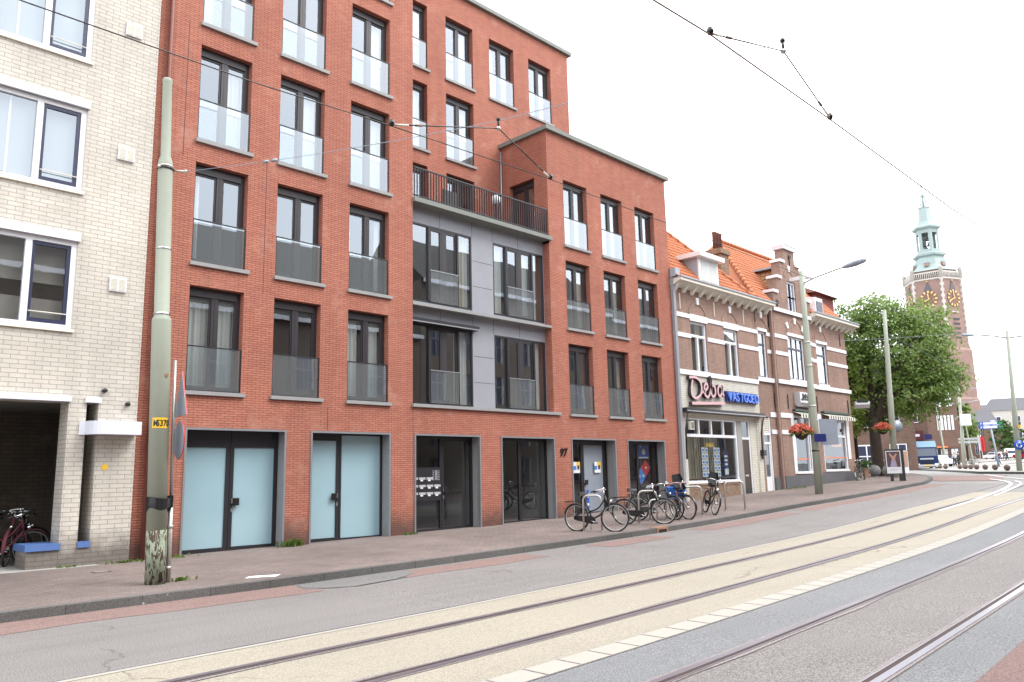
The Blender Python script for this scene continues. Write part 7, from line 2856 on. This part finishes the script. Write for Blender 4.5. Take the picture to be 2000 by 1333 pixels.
# ------------------------------------------------------------------ houses across the street (seen mirrored in the windows)
def opposite(x0, x1, h, rh, label, wcol, y=-6.5, depth=9):
    t = thing('terrace_house', label, 'house', (x0, y, 0), 0, 'houses across the street, mirrored in the windows')
    ops = []
    nw = max(2, int((x1 - x0) / 2.6))
    zz = [(.9, 3.0)] + [(3.9 + 3.1 * k, 5.9 + 3.1 * k) for k in range(int((h - 3.4) / 3.1))]
    for (z0, z1) in zz:
        for k in range(nw):
            c = x0 + (x1 - x0) * (k + .5) / nw
            ops.append((c - .6, c + .6, z0, z1, M['white'], -.2))
    b = B()
    wall_sheet(b, 'y', y, x0, x1, -.1, h, ops, M['brick_opp'], flip=True)
    b.face([(x0, y, 0), (x0, y - depth, 0), (x0, y - depth, h), (x0, y, h)], M['brick_opp'])
    b.face([(x1, y, 0), (x1, y - depth, 0), (x1, y - depth, h), (x1, y, h)], M['brick_opp'])
    b.face([(x0, y - depth, 0), (x1, y - depth, 0), (x1, y - depth, h), (x0, y - depth, h)], M['brick_opp'])
    b.done('wall', t)
    b = B()
    b.mesh([(x0, y + .35, h), (x1, y + .35, h), (x1, y - depth / 2, h + rh), (x0, y - depth / 2, h + rh), (x0, y - depth, h), (x1, y - depth, h)], [(0, 1, 2, 3), (3, 2, 5, 4), (0, 3, 4), (1, 5, 2), (0, 4, 5, 1)], M['tile_dark'])
    b.box(x0, x1, y + .3, y + .45, h - .25, h + .02, M['white'])
    b.done('roof', t)
    for o in ops:
        b = B()
        a, e, z0, z1 = o[:4]
        b.box(a, a + .09, y - .2, y - .12, z0, z1, M['stone'])
        b.box(e - .09, e, y - .2, y - .12, z0, z1, M['stone'])
        b.box(a + .09, e - .09, y - .2, y - .12, (z0 + z1) / 2 + .2, (z0 + z1) / 2 + .28, M['stone'])
        b.box((a + e) / 2 - .03, (a + e) / 2 + .03, y - .2, y - .12, z0, z1, M['stone'])
        w_ = b.done('window', t)
        b = B()
        b.box(a, e, y - .24, y - .21, z0, z1, M['navy_sash'])
        b.done('pane', w_)
opposite(-16, 3, 10.6, 5.4, 'brown brick terrace across the street with a dark tiled roof', 'brick_opp')
opposite(3.05, 15, 12.0, 6.0, 'taller brown brick house across the street with a dark steep roof', 'brick_opp')
opposite(15.05, 33.5, 11.3, 6.1, 'brown brick house across the street further along', 'brick_opp')
opposite(33.55, 54, 15.4, 4.4, 'brown brick house across the street opposite the old shop front', 'brick_opp')
opposite(54.05, 76, 15.0, 4.4, 'last brown brick house across the street before the plaza', 'brick_opp')

# ------------------------------------------------------------------ light and camera
SUN_EL, SUN_AZ = R(52), R(143)        # azimuth measured from +Y towards +X
wd = bpy.data.worlds.new('World')
scene.world = wd
wd.use_nodes = True
nt = wd.node_tree
nt.nodes.clear()
out = nt.nodes.new('ShaderNodeOutputWorld')
bg = nt.nodes.new('ShaderNodeBackground')
sky = nt.nodes.new('ShaderNodeTexSky')
sky.sky_type = 'NISHITA'
sky.sun_disc = False
sky.sun_elevation = SUN_EL
sky.sun_rotation = SUN_AZ
sky.air_density = 1.0
sky.dust_density = 3.0
sky.ozone_density = 1.0
tc = nt.nodes.new('ShaderNodeTexCoord')
mp = nt.nodes.new('ShaderNodeMapping')
mp.inputs['Scale'].default_value = (1.0, 1.0, 2.2)
nz = nt.nodes.new('ShaderNodeTexNoise')
nz.inputs['Scale'].default_value = 2.2
nz.inputs['Detail'].default_value = 7
nz.inputs['Roughness'].default_value = .55
rp = nt.nodes.new('ShaderNodeValToRGB')
rp.color_ramp.elements[0].position = .3
rp.color_ramp.elements[0].color = (.62, .62, .62, 1)
rp.color_ramp.elements[1].position = .62
rp.color_ramp.elements[1].color = (1, 1, 1, 1)
cl = nt.nodes.new('ShaderNodeMix')
cl.data_type = 'RGBA'
hs = nt.nodes.new('ShaderNodeRGB')
hs.outputs[0].default_value = (11.0, 11.2, 11.6, 1)
L_ = nt.links.new
L_(tc.outputs['Generated'], mp.inputs['Vector'])
L_(mp.outputs[0], nz.inputs['Vector'])
L_(nz.outputs['Fac'], rp.inputs[0])
L_(rp.outputs[0], cl.inputs[0])
L_(sky.outputs[0], cl.inputs[6])
L_(hs.outputs[0], cl.inputs[7])
L_(cl.outputs[2], bg.inputs['Color'])
bg.inputs['Strength'].default_value = .12
L_(bg.outputs[0], out.inputs['Surface'])

sl = bpy.data.lights.new('sun', 'SUN')
sl.energy = 1.1
sl.angle = R(25)
sl.color = (1, .97, .92)
so = bpy.data.objects.new('sun', sl)
COL.objects.link(so)
sd = Vector((math.sin(SUN_AZ) * math.cos(SUN_EL), math.cos(SUN_AZ) * math.cos(SUN_EL), math.sin(SUN_EL)))
so.rotation_euler = (-sd).to_track_quat('-Z', 'Y').to_euler()
so.location = (10, -10, 40)

cam = bpy.data.cameras.new('camera')
cam.sensor_width = 36
cam.lens = 36 * 1535.6 / 2000
cam.clip_start = .05
cam.clip_end = 3000
co = bpy.data.objects.new('camera', cam)
COL.objects.link(co)
yaw, pitch, roll = R(45.21380571), R(9.71435162), R(-1.23624964)
f = Vector((math.sin(yaw) * math.cos(pitch), math.cos(yaw) * math.cos(pitch), math.sin(pitch)))
r_ = Vector((math.cos(yaw), -math.sin(yaw), 0))
u_ = r_.cross(f)
c, s = math.cos(roll), math.sin(roll)
rr, uu = c * r_ + s * u_, -s * r_ + c * u_
co.matrix_world = Matrix(((rr.x, uu.x, -f.x, 0), (rr.y, uu.y, -f.y, 0), (rr.z, uu.z, -f.z, 1.7), (0, 0, 0, 1)))
scene.camera = co
scene.view_settings.view_transform = 'Standard'
scene.view_settings.look = 'None'
scene.view_settings.exposure = 1.25
scene.view_settings.gamma = 1
scene.cycles.max_bounces = 8
scene.cycles.transparent_max_bounces = 16
scene.cycles.use_denoising = True
scene.cycles.caustics_reflective = False
scene.cycles.caustics_refractive = False
